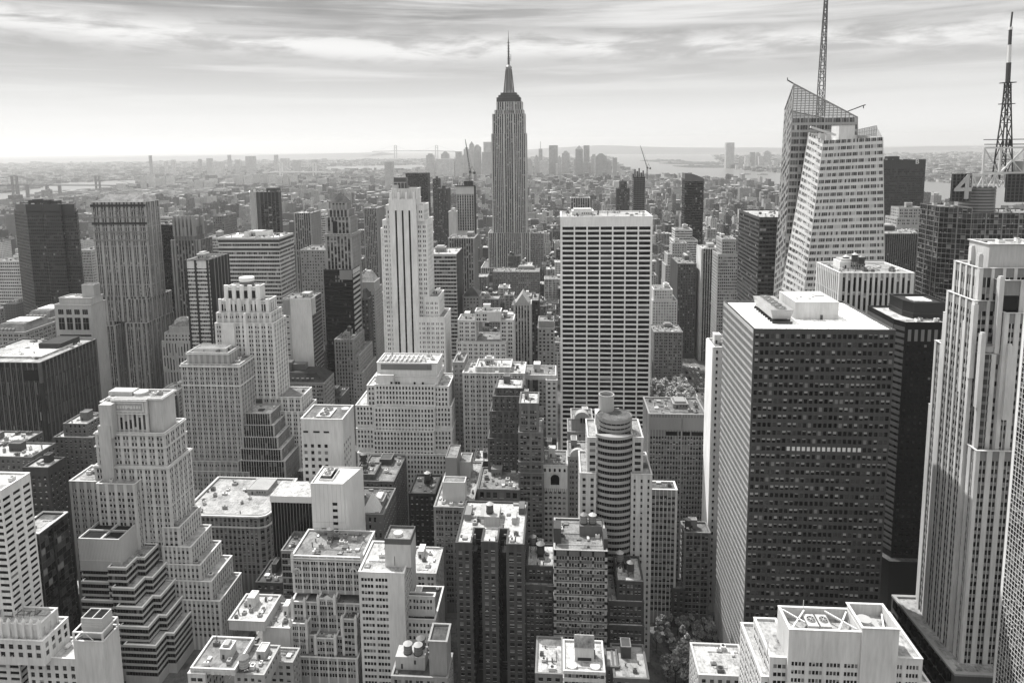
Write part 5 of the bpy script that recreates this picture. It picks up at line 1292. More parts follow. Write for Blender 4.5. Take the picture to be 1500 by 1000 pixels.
def chamfer_white():
    d = 376; x0, x1, xb = X_(455, d), X_(506, d), X_(520, d)
    r = thing('white_building', 'white tiled modern building with a big triangular chamfered side', 'building', ((x0 + x1) / 2, d, 0))
    zt, zf = Z_(480, 708, d), Z_(480, 708, d)
    B, W = MB(), MB()
    A, Bq, C, D = (x0, d), (x1 - 2, d), (x1 + 1, d + 14), (x0, d + 20)
    xw = x1 + 5
    lo = [(x0, d, 0), (x1 + .5, d, 0), (xw, d + 6, 0), (xw, d + 22, 0), (x0, d + 22, 0)]
    hi = [(x0, d, zt), (x1 - 1.5, d, zt), (x1 - 1.3, d + 1.5, zt), (xw - 1, d + 22, zt), (x0, d + 22, zt)]
    B.add(lo + hi, [(0, 1, 6, 5), (1, 2, 7, 6), (2, 3, 8, 7), (3, 4, 9, 8), (4, 0, 5, 9)], 0)
    B.add([(x0 + .4, d + .4, zt - 1), (x1 - 2, d + .4, zt - 1), (xw - 1.6, d + 21.5, zt - 1), (x0 + .4, d + 21.5, zt - 1)], [(0, 1, 2, 3)], 1)
    B.box(x0 - .1, x1 - 1.5, d - .12, d + .4, zt - .6, zt + .1, 0); B.box(x0 - .1, x0 + .4, d + .4, d + 22, zt - .6, zt + .1, 0)
    for k in range(12): B.box(x0 - .02, x1 - 1, d - .03, d, 3 + k * 6.2, 3.1 + k * 6.2, 2)
    for k in range(8): B.box(x0 + k * 2.45, x0 + .08 + k * 2.45, d - .035, d, 0, zt - .6, 2)
    B.build('wall', [wall_mat(.66, 'panel'), wall_mat(.7, 'roof'), wall_mat(.35, 'panel')], r)
    for k in range(9):
        for u in ((12.2, 15),) if k < 4 else ((5.2, 8), (12.2, 15)):
            Q = MB(); Q.box(x0 + u[0], x0 + u[1], d - .1, d - .04, zt - 13 - k * 3.9, zt - 11.3 - k * 3.9, 0); Q.build('window', G_DARK, r)
    part(r, 'roof_well', [wall_mat(.03, 'roof'), wall_mat(.6, 'stone')], lambda B: (B.box(x0 + 3.2, x0 + 10.8, d + 5.4, d + 18.4, zt - 1, zt - .8, 0), B.ring(rect(x0 + 3.2, x0 + 10.8, d + 5.4, d + 18.4), rect(x0 + 2.8, x0 + 11.2, d + 5, d + 18.8), zt - 1, zt + .3, 1)))
    cooling_tower(r, x0 + 4.4, x0 + 9.6, d + 7, d + 17, zt - .8, 2.2, 2, .5)
    # low glassy wing with flat white roof
    def wing(B):
        P, z = px_tier(397, 456, 726, 392, 18); B.prism(P, 0, z - 4, 2); B.prism(offset(P, .6), z - 4, z, 0, 1)
        for k in range(14): x = P[0][0] + (P[1][0] - P[0][0]) * k / 13; B.box(x - .15, x + .15, 391.7, 392, 0, z - 4, 3)
    part(r, 'low_wing', [wall_mat(.66, 'panel'), wall_mat(.5, 'roof'), G_DARK, wall_mat(.25, 'metal')], wing)
yref(708); chamfer_white()
def gothic_setback():
    T = [(428, 530, 814, 349, 26, {'top': 3}), (466, 490, 876, 343, 8, {'top': 1.5}), (428, 446, 880, 344.5, 8, None, 0), (427, 533, 882, 345.5, 10), (462, 491, 934, 338.5, 9, None, 0), (426, 449, 912, 340, 9, None, 0), (427, 520, 930, 341.5, 9), (501, 521, 906, 340, 9, None, 0), (425, 523, 962, 336.5, 10)]
    b = tower('gothic_building', 'pale gothic setback building with arched crown and finials in the lower centre', T, sty='triple', g=.58, gsp=.46, gpier=.62, wv=(.62, .15, .15, .08), clutter=.8, single=True, bay=4.9, pw=.9, sub=3, mw=.25, fh=3.55, sp=1.35, top=1.8, lowband=.2, done=False, groof=.3, bulk=False)
    P, z = b.ps[0]; b.finish(.9, tanks=1, bulk=False)
    for px, y, d in ((466, 876, 343), (490, 876, 343), (428, 880, 344.5), (446, 880, 344.5), (462, 934, 338.5), (491, 934, 338.5), (426, 912, 340), (449, 912, 340), (501, 906, 340), (521, 906, 340), (428, 814, 349), (530, 814, 349)):
        def fin(B):
            x, zt = X_(px, d, y), Z_(px, y, d); B.box(x - .7, x + .7, d - .8, d + .5, zt - 9, zt + .8, 0); q = rect(x - .7, x + .7, d - .8, d + .5)
            B.add([(p[0], p[1], zt + .8) for p in q] + [(x, d - .15, zt + 3.0)], [(0, 1, 4), (1, 2, 4), (2, 3, 4), (3, 0, 4)], 0)
        part(b.root, 'finial', wall_mat(.6, 'stone'), fin)
    def gab(B):
        x, zt = X_(478, 343), Z_(478, 876, 343); B.add([(x - 3, 342.6, zt - .2), (x + 3, 342.6, zt - .2), (x, 342.6, zt + 1.8), (x - 3, 343.2, zt - .2), (x + 3, 343.2, zt - .2), (x, 343.2, zt + 1.8)], [(0, 1, 2), (3, 5, 4), (0, 2, 5, 3), (1, 4, 5, 2)], 0)
    part(b.root, 'gable', wall_mat(.6, 'stone'), gab)
    def arches(B):
        for px in (436, 519):
            x, zt = X_(px, 349), Z_(px, 828, 349)
            for q in range(9):
                a = math.pi * q / 8; B.box(x - 1.9 * math.cos(a) - .35, x - 1.9 * math.cos(a) + .35, 348.2, 348.7, zt - 4 + 2.4 * math.sin(a), zt - 3.3 + 2.4 * math.sin(a), 0, bottom=True)
            B.box(x - 3, x + 3, 348.3, 349.2, 0, zt + 1, 0) if False else None
        for zc in (z - 1.6, z - 2.8): B.box(P[0][0] - .5, P[1][0] + .5, 348.0, 348.7, zc, zc + .5, 0, bottom=True)
    part(b.root, 'arch_ornament', wall_mat(.62, 'stone'), arches)
yref(850); gothic_setback()
def strip_white():
    b = tower('office_block', 'white brick office block with ribbon windows and tall rooftop box beside the gothic building', [(526, 591, 837, 333, 28)], sty='triple', g=.62, gsp=.62, kind='stone', wv=(.55, .2, .15, .1), clutter=.4, single=True, done=False, groof=.7, bay=8.6, pw=1.2, sub=4, mw=.3, fh=3.6, sp=1.75, top=3.4, bulk=False, blank=[(.80, 1.0)], sash=False)
    P, z = b.ps[0]; b.finish(.4, bulk=False)
    def bx(B):
        a, c = X_(564, 339), X_(602, 339); zt = Z_(583, 789, 339)
        B.prism(rect(a, c, 339, 352), 0 if False else z - 1, zt - 1.4, 0, top=False); Q = rect(a, c, 339, 352); B.prism(offset(Q, -.3), z - 1, zt - 1.3, 2, 2); B.ring(offset(Q, -.4), offset(Q, .06), zt - 3, zt, 1)
        B.cyl(((a + c) / 2 - 1, 345), 2.3, 2.3, zt - 1.3, zt + .2, 16, 3)
        B.bar((a + 5, 338.9, z), (a + 5, 338.9, z + 5), .25, 1)
    part(b.root, 'rooftop_box', [wall_mat(.58, 'stone'), wall_mat(.2, 'stone'), wall_mat(.3, 'roof'), wall_mat(.7, 'metal')], bx)
yref(815); strip_white()
def u_block():
    d = 332; X = lambda p: X_(p, d)
    b = Build('apartment_block', 'dark brick apartment block with two deep light shafts and fire escapes', 'building', 'punch', g=.14, gsp=.13, gpier=.15, kind='brick', wv=(.45, .2, .22, .13), groof=.55, bay=3.9, pw=1.5, fh=3.5, sp=1.7, top=4.5, single=True, base=6)
    z = Z_(720, 795, d)
    P = [(X(668), d), (X(690), d), (X(690), d + 14), (X(705), d + 14), (X(705), d + 1.5), (X(728), d + 1.5), (X(728), d + 14), (X(742), d + 14), (X(742), d), (X(767), d), (X(767), d + 42), (X(668), d + 42)]
    b.tier(P, 0, z, capw=.1); b.finish(1.4, tanks=0, bulk=False); r = b.root
    part(r, 'stair_block', wall_mat(.5, 'stone'), lambda B: B.box(X(704), X(727), d + 17, d + 30, z - 1, z + 4.5, 0))
    part(r, 'stair_block', wall_mat(.4, 'stone'), lambda B: B.box(X(697), X(703.4), d + 20, d + 34, z - 1, z + 3, 0))
    water_tank(r, X(712), d + 21, z + 4.3, 1.9, 1.2, RNG, .2)
    for k in range(3): part(r, 'bulkhead', wall_mat((.3, .5, .2)[k], 'stone'), lambda B: B.box(X((672, 746, 755)[k]), X((682, 753, 764)[k]), d + (22, 20, 30)[k], d + (32, 28, 38)[k], z - 1, z + 2.6, 0))
    for sx in (690, 742):
        F_ = MB()
        for k in range(18):
            zz2 = z - 6 - k * 3.5
            x0 = X(sx) + (.3 if sx == 690 else -2.6)
            F_.box(x0, x0 + 2.3, d + 2, d + 8, zz2, zz2 + .12, 0, bottom=True)
            for yy in (2, 5, 8): F_.bar((x0 + (2.2 if sx == 690 else .1), d + yy, zz2), (x0 + (2.2 if sx == 690 else .1), d + yy, zz2 + 1.1), .08)
            F_.bar((x0 + (2.2 if sx == 690 else .1), d + 2, zz2 + 1.1), (x0 + (2.2 if sx == 690 else .1), d + 8, zz2 + 1.1), .1)
            F_.bar((x0 + 1.1, d + 2.5, zz2), (x0 + 1.1, d + 7, zz2 + 3.4), .2)
        F_.build('fire_escape', wall_mat(.05, 'metal'), r)
yref(795); u_block()
def framed_brick():
    b = tower('loft_building', 'brick loft building with pale grid frame and two white-capped water tanks', [(812, 889, 805, 332, 30)], sty='triple', g=.26, gsp=.24, gpier=.45, kind='brick', wv=(.5, .15, .25, .1), clutter=.7, single=True, done=False, groof=.3, bay=6.6, pw=.8, sub=4, mw=.25, fh=3.6, sp=1.6, top=3.4, courses=2, pd=.3)
    P, z = b.ps[0]; b.finish(.6, bulk=False); x0, x1 = P[0][0], P[1][0]
    part(b.root, 'bulkhead', wall_mat(.22, 'stone'), lambda B: B.box(X_(849, 346), X_(882, 346), 346, 352, z - 1, z + 4.6, 0))
    part(b.root, 'bulkhead', wall_mat(.12, 'brick'), lambda B: B.box(X_(811, 340), X_(822, 340), 338, 346, z - 1, z + 7.5, 0))
    part(b.root, 'bulkhead', wall_mat(.14, 'brick'), lambda B: B.box(X_(884, 335), X_(890, 335), 334, 344, z - 1, z + 5, 0))
    water_tank(b.root, X_(855, 348), 349, z + 4.6, 1.9, .8, RNG, .35); water_tank(b.root, X_(868, 348), 349, z + 4.6, 1.9, .8, RNG, .3)
yref(800); framed_brick()
tower('brick_building', 'narrow dark brick building with speckled roof left of the framed loft building', [(772, 811, 828, 340, 20), (768, 811.5, 857, 336, 26, {'courses': 5})], sty='pair', g=.13, kind='brick', wv=(.45, .15, .28, .12), clutter=1.2, tanks=2, single=True, bay=4.0, pw=1.1, groof=.5, fh=3.4)
tower('brick_building', 'dark stepped brick building with two wooden tanks right of the framed loft building', [(904, 942, 850, 342, 22, {'top': 2}), (890.5, 942.5, 881, 339, 25), (890.5, 943, 916, 336, 28)], sty='pair', g=.12, gsp=.13, kind='brick', wv=(.4, .15, .32, .13), clutter=1.0, tanks=2, single=True, bay=3.7, pw=.9, fh=3.4, groof=.55, capw=.3)
def drum_tower():
    f = 365; b = Build('drum_tower', 'white tower with rounded stack of ribbon balconies and cylinder chimney on top', 'skyscraper', 'punch', g=.55, gsp=.48, wv=(.8, .12, .02, .06), groof=.4, bay=4.2, pw=2.6, fh=3.55, sp=1.75, pd=.2, sd=.17, top=3, single=True)
    for (x0, x1, y, d, D) in ((861, 875, 640, f + 4, 26), (927, 942, 640, f + 4, 26), (850, 873, 692, f + 1.5, 28), (925, 955, 694, f + 1.5, 28)):
        P, z = px_tier(x0, x1, y, d, D); b.tier(P, 0, z)
    P, z = px_tier(876, 923, 640, f + 8, 22); b.tier(P, 0, z, windows=False)
    b.finish(.3, bulk=False); r = b.root
    cx = X_(901, f); R = 13.6; cyy = f + R - 1.0; hw = math.asin((X_(930, f) - cx) / R)
    def arc(B, c, R, z0, z1, m, n=28, a0=math.pi * 1.5 - hw, a1=math.pi * 1.5 + hw):
        vs = []
        for z in (z0, z1): vs += [(c[0] + R * math.cos(a0 + (a1 - a0) * i / n), c[1] + R * math.sin(a0 + (a1 - a0) * i / n), z) for i in range(n + 1)]
        B.add(vs, [(i, i + 1, i + n + 2, i + n + 1) for i in range(n)], m); B.add(vs[n + 1:], [tuple(range(n + 1))], m); B.add(vs[:n + 1], [tuple(range(n + 1))[::-1]], m)
    zt = Z_(901, 640, f)
    fl = MB(); k = 0
    gl = MB()
    z = zt
    while z > 4:
        sh = .9 if k < 9 else (0.0)
        arc(fl, (cx, cyy), R - .5 + (.45 if k > 9 else 0), z - 1.55, z, 0)
        arc(gl, (cx, cyy), R - 1.1 + (.45 if k > 9 else 0), z - 3.55, z - 1.5, 0)
        for q in range(17):
            a = math.pi * 1.5 - hw + 2 * hw * q / 16.0; rr = R - 1.02 + (.45 if k > 9 else 0)
            fl.bar((cx + rr * math.cos(a), cyy + rr * math.sin(a), z - 3.55), (cx + rr * math.cos(a), cyy + rr * math.sin(a), z - 1.5), .14, 1)
        z -= 3.55; k += 1
    fl.build('balcony_band', [wall_mat(.42, 'panel'), wall_mat(.3, 'metal')], r); gl.build('ribbon_glass', G_DARK, r)
    # upper drum
    def drum(B):
        c = (X_(900, f + 14), f + 14); Rd = X_(925, f + 14) - c[0]
        za, zb = zt - 1, Z_(900, 618, f + 4)
        n = 3
        for q in range(n):
            a = za + (zb - za) * q / n; e = za + (zb - za) * (q + 1) / n
            B.cyl(c, Rd, Rd, a + 1.0, e, 36, 0, cap=True); B.cyl(c, Rd - .5, Rd - .5, a, a + 1.0, 36, 1)
        B.cyl(c, Rd + .3, Rd + .3, zb - .3, zb + .5, 36, 0, cap=False); B.cyl(c, Rd - .1, Rd - .1, zb - .3, zb + .5, 36, 0, cap=False)
        B.cyl(c, Rd - .4, Rd - .4, zb - .2, zb + .1, 36, 2)
        for q in range(24):
            a = q * math.pi / 12; B.bar((c[0] + (Rd + .1) * math.cos(a), c[1] + (Rd + .1) * math.sin(a), za), (c[0] + (Rd + .1) * math.cos(a), c[1] + (Rd + .1) * math.sin(a), zb), .16, 0)
    part(r, 'upper_drum', [wall_mat(.4, 'panel'), G_DARK, wall_mat(.2, 'roof')], drum)
    def blk(B):
        B.box(X_(872, f + 16), X_(893, f + 16), f + 16, f + 24, zt, Z_(880, 606, f + 16), 0); B.box(X_(886, f + 20), X_(908, f + 20), f + 20, f + 28, zt, Z_(890, 606, f + 16) - 1, 0)
    part(r, 'penthouse', wall_mat(.6, 'stone'), blk)
    def chim(B):
        c = (X_(888, f + 22), f + 22); Rd = (X_(899, f + 22) - X_(877, f + 22)) / 2; za, zb = Z_(888, 607, f + 20), Z_(888, 579, f + 20)
        B.cyl(c, Rd, Rd, za - 2, zb, 28, 0, cap=False); B.cyl(c, Rd - .35, Rd - .35, za - 2, zb - 1.6, 28, 1); B.cyl(c, Rd - .35, Rd - .35, zb - 1.6, zb, 28, 0, cap=False); B.ring([(c[0] + (Rd - .35) * math.cos(q * math.pi / 14), c[1] + (Rd - .35) * math.sin(q * math.pi / 14)) for q in range(28)], [(c[0] + (Rd + .1) * math.cos(q * math.pi / 14), c[1] + (Rd + .1) * math.sin(q * math.pi / 14)) for q in range(28)], zb - .3, zb + .15, 0)
    part(r, 'chimney', [wall_mat(.5, 'panel'), wall_mat(.12, 'roof')], chim)
    part(r, 'roof_rail', LIGHT_STEEL, lambda B: [B.bar((X_(p, f + 2), f + 2, zt), (X_(p, f + 2), f + 2, zt + 1.8), .15) for p in (862, 866, 870, 930, 934, 938, 941)])
yref(640); drum_tower()
tower('slim_tower', 'slim white tower of vertical piers between rounded tower and brown corner building', [(953, 991, 716, 400, 10, {'top': 4})], sty='grid', g=.60, gsp=.42, gpier=.66, wv=(.55, .2, .15, .1), clutter=.6, single=True, bay=2.35, pw=.5, fh=3.7, sp=1.5, pd=.5, sd=.15, groof=.2)
tower('stone_building', 'brown stone building with cluttered roof beside the white sunlit slab', [(1003, 1040, 779, 398, 12, {'courses': 3})], sty='triple', g=.25, gsp=.2, gpier=.28, kind='brick', wv=(.7, .1, .12, .08), clutter=1.6, tanks=1, single=True, bay=4.4, pw=.9, sub=2, groof=.25)
tower('stone_building', 'low dark building squeezed between slim white tower and brown stone building', [(985, 1003, 862, 397, 10)], sty='punch', g=.16, kind='brick', clutter=.8, single=True)
_b = tower('slab_tower', 'thin white slab with sunlit blank flank behind the dark grid tower', [(1046, 1080, 508, 412, 19)], sty='punch', g=.72, wv=(.85, .1, .02, .03), clutter=.3, single=True, bay=3.4, pw=2.1, fh=4.0, sp=2.2, pd=.15, sd=.13)
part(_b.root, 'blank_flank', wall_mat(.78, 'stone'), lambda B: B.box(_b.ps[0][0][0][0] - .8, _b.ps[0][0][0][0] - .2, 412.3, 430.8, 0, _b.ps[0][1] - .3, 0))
_b = tower('office_block', 'grey gridded block with louvred top floor right of the white banded slab', [(951, 1034, 606, 440, 30)], sty='grid', g=.30, gsp=.24, gpier=.34, kind='panel', wv=(.6, .2, .12, .08), clutter=1.6, single=True, done=False, bay=1.75, pw=.55, fh=3.3, sp=1.4, big=11, bigd=.25, bigw=1.8, top=15, groof=.25)
P_, z_ = _b.ps[0]; _b.finish(1.4)
part(_b.root, 'louvre_band', [wall_mat(.34, 'metal'), wall_mat(.5, 'panel'), G_DARK], lambda B: (B.box(P_[0][0], P_[1][0], 439.55, 439.7, z_ - 10.5, z_ - 2.4, 0, bottom=True), [B.box(P_[0][0] + .4 + k * .9, P_[0][0] + .8 + k * .9, 439.4, 439.55, z_ - 10.5, z_ - 2.4, 0) for k in range(38)], [B.box(P_[0][0] + 10.5 + k * 8, P_[0][0] + 17.6 + k * 8, 439.5, 439.6, z_ - 14, z_ - 11.5, 2) for k in range(3)], B.box(P_[0][0] - .25, P_[0][0] - .05, 440.3, 470, 0, z_ - .4, 1)))
tower('white_building', 'pale building with dark roof slot right of terraced white building, left of banded slab', [(768, 814, 549, 530, 24, {'top': 2.4}), (800, 816, 556, 527, 20, None, 0)], sty='punch', g=.56, clutter=.8, single=True, bay=3.6, pw=1.8)
tower('brick_tower', 'dark brick setback tower with white roof and white-lit parapet in the centre', [(726, 765, 568, 452, 20, {'top': 2}), (722, 768, 580, 449, 22, {'courses': 4}), (718, 765, 602, 446.5, 24), (715, 766, 642, 444, 26)], sty='pair', g=.17, gsp=.14, gpier=.19, kind='brick', wv=(.45, .15, .28, .12), clutter=.6, single=True, bay=4.3, pw=1.5, groof=.8, fh=3.5)
tower('brick_tower', 'slim brown brick tower with pale string courses and white roof in the centre', [(761, 788, 590, 427, 20, {'top': 5}), (760, 794.5, 633, 424.5, 24, {'courses': 11}), (760, 795, 676, 422.5, 26), (760, 796, 692, 421, 28)], sty='triple', g=.23, gsp=.2, gpier=.24, kind='brick', wv=(.4, .15, .32, .13), clutter=.6, single=True, bay=6.0, pw=1.6, sub=3, groof=.75, fh=3.5, capw=.3)
_b = tower('clubhouse', 'low stone clubhouse with arched top-floor windows below the dark brick setback tower', [(700, 760, 716, 418, 30, {'courses': 2})], sty='punch', g=.22, clutter=1.2, single=True, bay=4.2, pw=1.5, fh=5.5, sp=1.6, groof=.3, top=2)
tower('office_block', 'wide pale brick block of many small windows behind the dark brick setback tower', [(697, 748, 537, 517, 20, {'top': 6}), (678, 768, 546, 512, 28, {'courses': 9})], sty='pair', g=.52, gsp=.46, gpier=.55, wv=(.5, .15, .25, .1), clutter=1.4, single=False, bay=4.4, pw=1.5, groof=.5, fh=3.6)
tower('apartment_building', 'white stepped building with blank panel in front of low rooftops left of banded slab', [(696, 733, 456, 604, 14, {'blank': [(.45, 1)]}), (671, 697, 468, 606, 20, None, 0), (733, 752, 468, 607, 20, None, 0), (669, 741, 500, 600, 30)], sty='pair', g=.6, clutter=.8, single=False, bay=5, pw=2.2)
tower('narrow_building', 'grey narrow building on the terrace edge beside white terraced building', [(664, 679, 530, 520, 24, {'courses': 7})], sty='pair', g=.36, clutter=.6, single=False, bay=4)
def gable():
    b = tower('gothic_tower', 'pale tower with steep gothic gable and tall windows left of the white banded slab', [(753, 777, 446, 700, 24)], sty='vert', g=.5, gsp=.2, clutter=0, single=False, done=False, bay=3.2)
    P, z = b.ps[0]; b.finish(0); x0, x1 = P[0][0], P[1][0]
    B = MB(); m = (x0 + x1) / 2; B.add([(x0, 699.5, z - 1), (x1, 699.5, z - 1), (m, 699.5, z + 11), (x0, 724, z - 1), (x1, 724, z - 1), (m, 724, z + 11)], [(0, 1, 2), (3, 5, 4), (0, 2, 5, 3), (1, 4, 5, 2)], 0); B.build('gable', wall_mat(.42, 'stone'), b.root)
    part(b.root, 'pinnacle', wall_mat(.5, 'stone'), lambda B: [(B.box(x - .9, x + .9, 698.8, 701, z - 6, z + 4, 0), B.bar((x, 699.9, z + 4), (x, 699.9, z + 7), .8)) for x in (x0 + .6, x1 - .6)])
gable()
tower('narrow_tower', 'narrow tower with arched attic beside the left edge of the banded slab', [(789, 811, 470, 660, 20, {'fh': 8, 'sp': 2}), (788, 812, 480, 657, 24)], sty='punch', g=.34, clutter=.6, single=False)
_b = tower('pyramid_building', 'small dark-roofed pyramid tower right of the curved striped office tower', [(678, 702, 434, 770, 24, {'courses': 3})], sty='punch', g=.36, clutter=0, single=False)
pyramid(_b.root, offset(_b.ps[0][0], .4), _b.ps[0][1] - .3, Z_(691, 418, 782), wall_mat(.12, 'roof'))
yref(620)
_b = tower('arched_building', 'stone building with round arched attic window behind the rounded tower', [(837, 868, 613, 490, 20, {'nowin': 1}), (832, 874, 632, 487, 24)], sty='punch', g=.4, clutter=.8, single=False)
part(_b.root, 'arched_attic', [wall_mat(.45, 'stone'), G_DARK], lambda B: (B.disc((_b.ps[0][0][0][0] + _b.ps[0][0][1][0]) / 2, 489.4, _b.ps[0][1] - .2, 5.2, 6, 0), [B.box(X_(850 + k * 4.4, 489.5), X_(853 + k * 4.4, 489.5), 486.8, 487.0, _b.ps[0][1] - 2, _b.ps[0][1] + 1.6, 1) for k in range(3)]))
def arch_front():
    b = tower('ornate_building', 'narrow white ornate building with big arched window near the rounded tower', [(795, 831, 681, 428, 22)], sty='punch', g=.5, clutter=1.2, single=True, done=False, bay=2.8, pw=1.2, top=17, groof=.25)
    P, z = b.ps[0]; b.finish(1.2); x0, x1 = P[0][0], P[1][0]; m = (x0 + x1) / 2
    def f(B):
        B.box(x0, x1, 427.3, 427.7, z - 15, z - .5, 0, bottom=True)
        for q in range(11):
            a = math.pi * q / 10; B.box(m - 3.2 * math.cos(a) - .4, m - 3.2 * math.cos(a) + .4, 426.9, 427.3, z - 8.5 + 3.8 * math.sin(a), z - 7.7 + 3.8 * math.sin(a), 0, bottom=True)
        B.disc(m, 427.05, z - 8.5, 2.7, .2, 1); B.box(m - 2.7, m + 2.7, 427.05, 427.3, z - 12.5, z - 8.5, 1)
        for k in range(5): B.box(x0 + .8 + k * (x1 - x0) / 5, x0 + 2 + k * (x1 - x0) / 5, 427.2, 427.3, z - 4, z - 2, 1)
        for k in range(12): B.box(x0 + k * (x1 - x0) / 12, x0 + .6 + k * (x1 - x0) / 12, 426.8, 427.5, z - 17, z - 15.2, 0, bottom=True)
    part(b.root, 'arch_ornament', [wall_mat(.64, 'stone'), G_DARK], f)
yref(690); arch_front()
_b = tower('stone_building', 'stone building with curved gable front left of the rounded tower', [(832, 861, 668, 436, 24)], sty='pair', g=.36, clutter=1.0, single=True, bay=4.2, pw=1.4)
part(_b.root, 'curved_gable', [wall_mat(.45, 'stone'), wall_mat(.2, 'stone')], lambda B: (B.disc((_b.ps[0][0][0][0] + _b.ps[0][0][1][0]) / 2, 435.4, _b.ps[0][1] - .2, 5.0, 3, 0)))
tower('brick_building', 'dark soot-black brick building with a rooftop water tank left of the loft with dormers', [(599, 637, 722, 428, 26)], sty='punch', g=.06, kind='brick', wv=(.8, .1, .05, .05), clutter=.8, tanks=1, single=True, groof=.15)
_b = tower('loft_building', 'deep pale loft block with white penthouse dormers and wide flat roof', [(636, 691, 742, 402, 62, {'courses': 5})], sty='triple', g=.33, gsp=.27, kind='brick', wv=(.55, .15, .2, .1), clutter=2.2, single=True, bay=5.2, pw=1.2, groof=.4)
roofbox(_b, 648, 681, 706, 410, 8, .6, 'penthouse'); roofbox(_b, 652, 669, 670, 428, 20, .3, 'penthouse'); roofbox(_b, 672, 689, 676, 440, 14, .5, 'penthouse')
tower('brick_building', 'dark narrow brick building between deep loft block and the clubhouse', [(693, 719, 675, 470, 20)], sty='pair', g=.14, kind='brick', clutter=1.2, single=False, groof=.7, wv=(.5, .15, .25, .1))
yref(740)
_b = tower('library_building', 'brown building with pyramid skylight and lattice roof right of white tiled building', [(508, 561, 752, 408, 34, {'fh': 5})], sty='punch', g=.26, clutter=1.6, single=True, groof=.2, bay=3.4)
pyramid(_b.root, rect(X_(531, 413), X_(557, 413), 411, 421), _b.ps[0][1] - .9, Z_(543, 722, 415), wall_mat(.66, 'panel'), name='pyramid_skylight')
tower('brick_building', 'dark building with bulkheads and open roof frame right of white cube building', [(518, 548, 694, 448, 18, {'top': 2}), (521, 576, 704, 445, 40)], sty='punch', g=.2, kind='brick', clutter=1.8, single=True, groof=.3, tanks=1)
tower('white_building', 'low white building with narrow roof court right of the ribbon office block', [(596, 638, 838, 372, 26)], sty='pair', g=.5, clutter=.8, single=True, groof=.6)
tower('white_building', 'small white-fronted building with dark tarred roof right of ribbon office block', [(592, 636, 872, 342, 3, {'top': 2}), (591, 637, 906, 338, 28)], sty='pair', g=.62, clutter=1.2, single=True, groof=.06, bay=3.4, pw=1.0, wv=(.6, .2, .1, .1))
tower('white_building', 'low pale blank-walled block with pipe frame roof on the avenue corner', [(335, 387, 908, 336, 22, {'nowin': 1}), (384, 424, 918, 338, 20, {'nowin': 1})], sty='punch', g=.55, clutter=1.6, single=False, groof=.5)
tower('narrow_building', 'dark narrow buildings row behind the pale blank-walled block', [(375, 412, 852, 372, 22), (392, 424, 880, 362, 9, None, 0)], sty='punch', g=.13, kind='brick', clutter=1.4, single=True, groof=.15)
tower('pavilion', 'low glazed hall with flat pale roof left of white tiled building', [(412, 450, 806, 368, 20)], sty='curtain', g=.3, clutter=1.2, single=True, groof=.25, bulk=False)

yref(965)
# ---------------------------------------------------------------- nearest roofs along the bottom edge
_b = tower('white_building', 'white building with parapet walls and pale water tank at bottom left by the avenue', [(280, 343, 978, 302, 22, {'top': 1.6}), (276, 300, 985, 301, 18, None, 0)], sty='pair', g=.62, clutter=1.0, single=True, groof=.3, wv=(.7, .15, .05, .1))
water_tank(_b.root, X_(354, 304), 306, _b.ps[0][1] - 8, 2.3, 6.5, RNG, .5)
tower('brick_building', 'pale low building with crowded roof between the white parapet building and gothic one', [(344, 386, 986, 304, 20), (394, 428, 968, 322, 10, None, 0)], sty='punch', g=.46, clutter=2.0, single=True, groof=.4)
_b = tower('tank_building', 'dark roofed building with three white-capped water tanks at the bottom centre', [(574, 655, 990, 297, 16, {'top': 2}), (628, 654, 938, 298.5, 12, {'nowin': 1}, 0)], sty='pair', g=.36, clutter=.8, single=True, groof=.15, bulk=False)
_z = _b.ps[0][1]
part(_b.root, 'tank_house', [wall_mat(.5, 'stone'), STEEL], lambda B: (B.box(X_(580, 303), X_(623, 303), 302, 310, _z - 1, _z + 5.5, 0), B.box(X_(588, 303), X_(590.5, 303), 301.93, 302, _z - .5, _z + 2, 1), B.box(X_(607, 303), X_(610, 303), 301.93, 302, _z + 2, _z + 4, 1)))
for _px, _dd in ((598, 305), (613, 304.5), (617, 309)): water_tank(_b.root, X_(_px, _dd), _dd, _z + 5.5, 2.0, .5, RNG, .3)
_b = tower('white_building', 'white roof terrace building with tiled rooftop house at the bottom centre', [(826, 886, 982, 291, 20, {'top': 1.5}), ], sty='ribbon', g=.6, clutter=.4, single=True, groof=.7, bulk=False)
_z = _b.ps[0][1]
part(_b.root, 'rooftop_house', [wall_mat(.62, 'stone'), wall_mat(.2, 'roof'), STEEL], lambda B: (B.box(X_(842, 299), X_(870, 299), 298, 303, _z - 1, _z + 6, 0), B.add([(X_(841, 299), 297.6, _z + 6), (X_(871, 299), 297.6, _z + 6), (X_(871, 299), 303.5, _z + 8.5), (X_(841, 299), 303.5, _z + 8.5)], [(0, 1, 2, 3)], 1), B.box(X_(842, 299), X_(870, 299), 303, 303.4, _z - 1, _z + 8.4, 0), B.box(X_(846, 299), X_(866, 299), 297.9, 298, _z - .5, _z + 1, 2)))
for _px in (872, 838): part(_b.root, 'planter', wall_mat(.6, 'stone'), lambda B: B.cyl((X_(_px, 293), 294), 2.3, 2.3, _z - 1, _z + .3, 16, 0))
tower('low_building', 'low building with bare white roof left of the rooftop house terrace', [(785, 824, 985, 295, 24)], sty='punch', g=.3, clutter=1.0, single=True, groof=.65, bulk=False)
tower('low_building', 'low dark building with two pale roof slabs right of the rooftop house terrace', [(900, 950, 992, 297, 22), (888, 905, 975, 303, 12, None, 0)], sty='punch', g=.2, clutter=1.6, single=True, groof=.35)
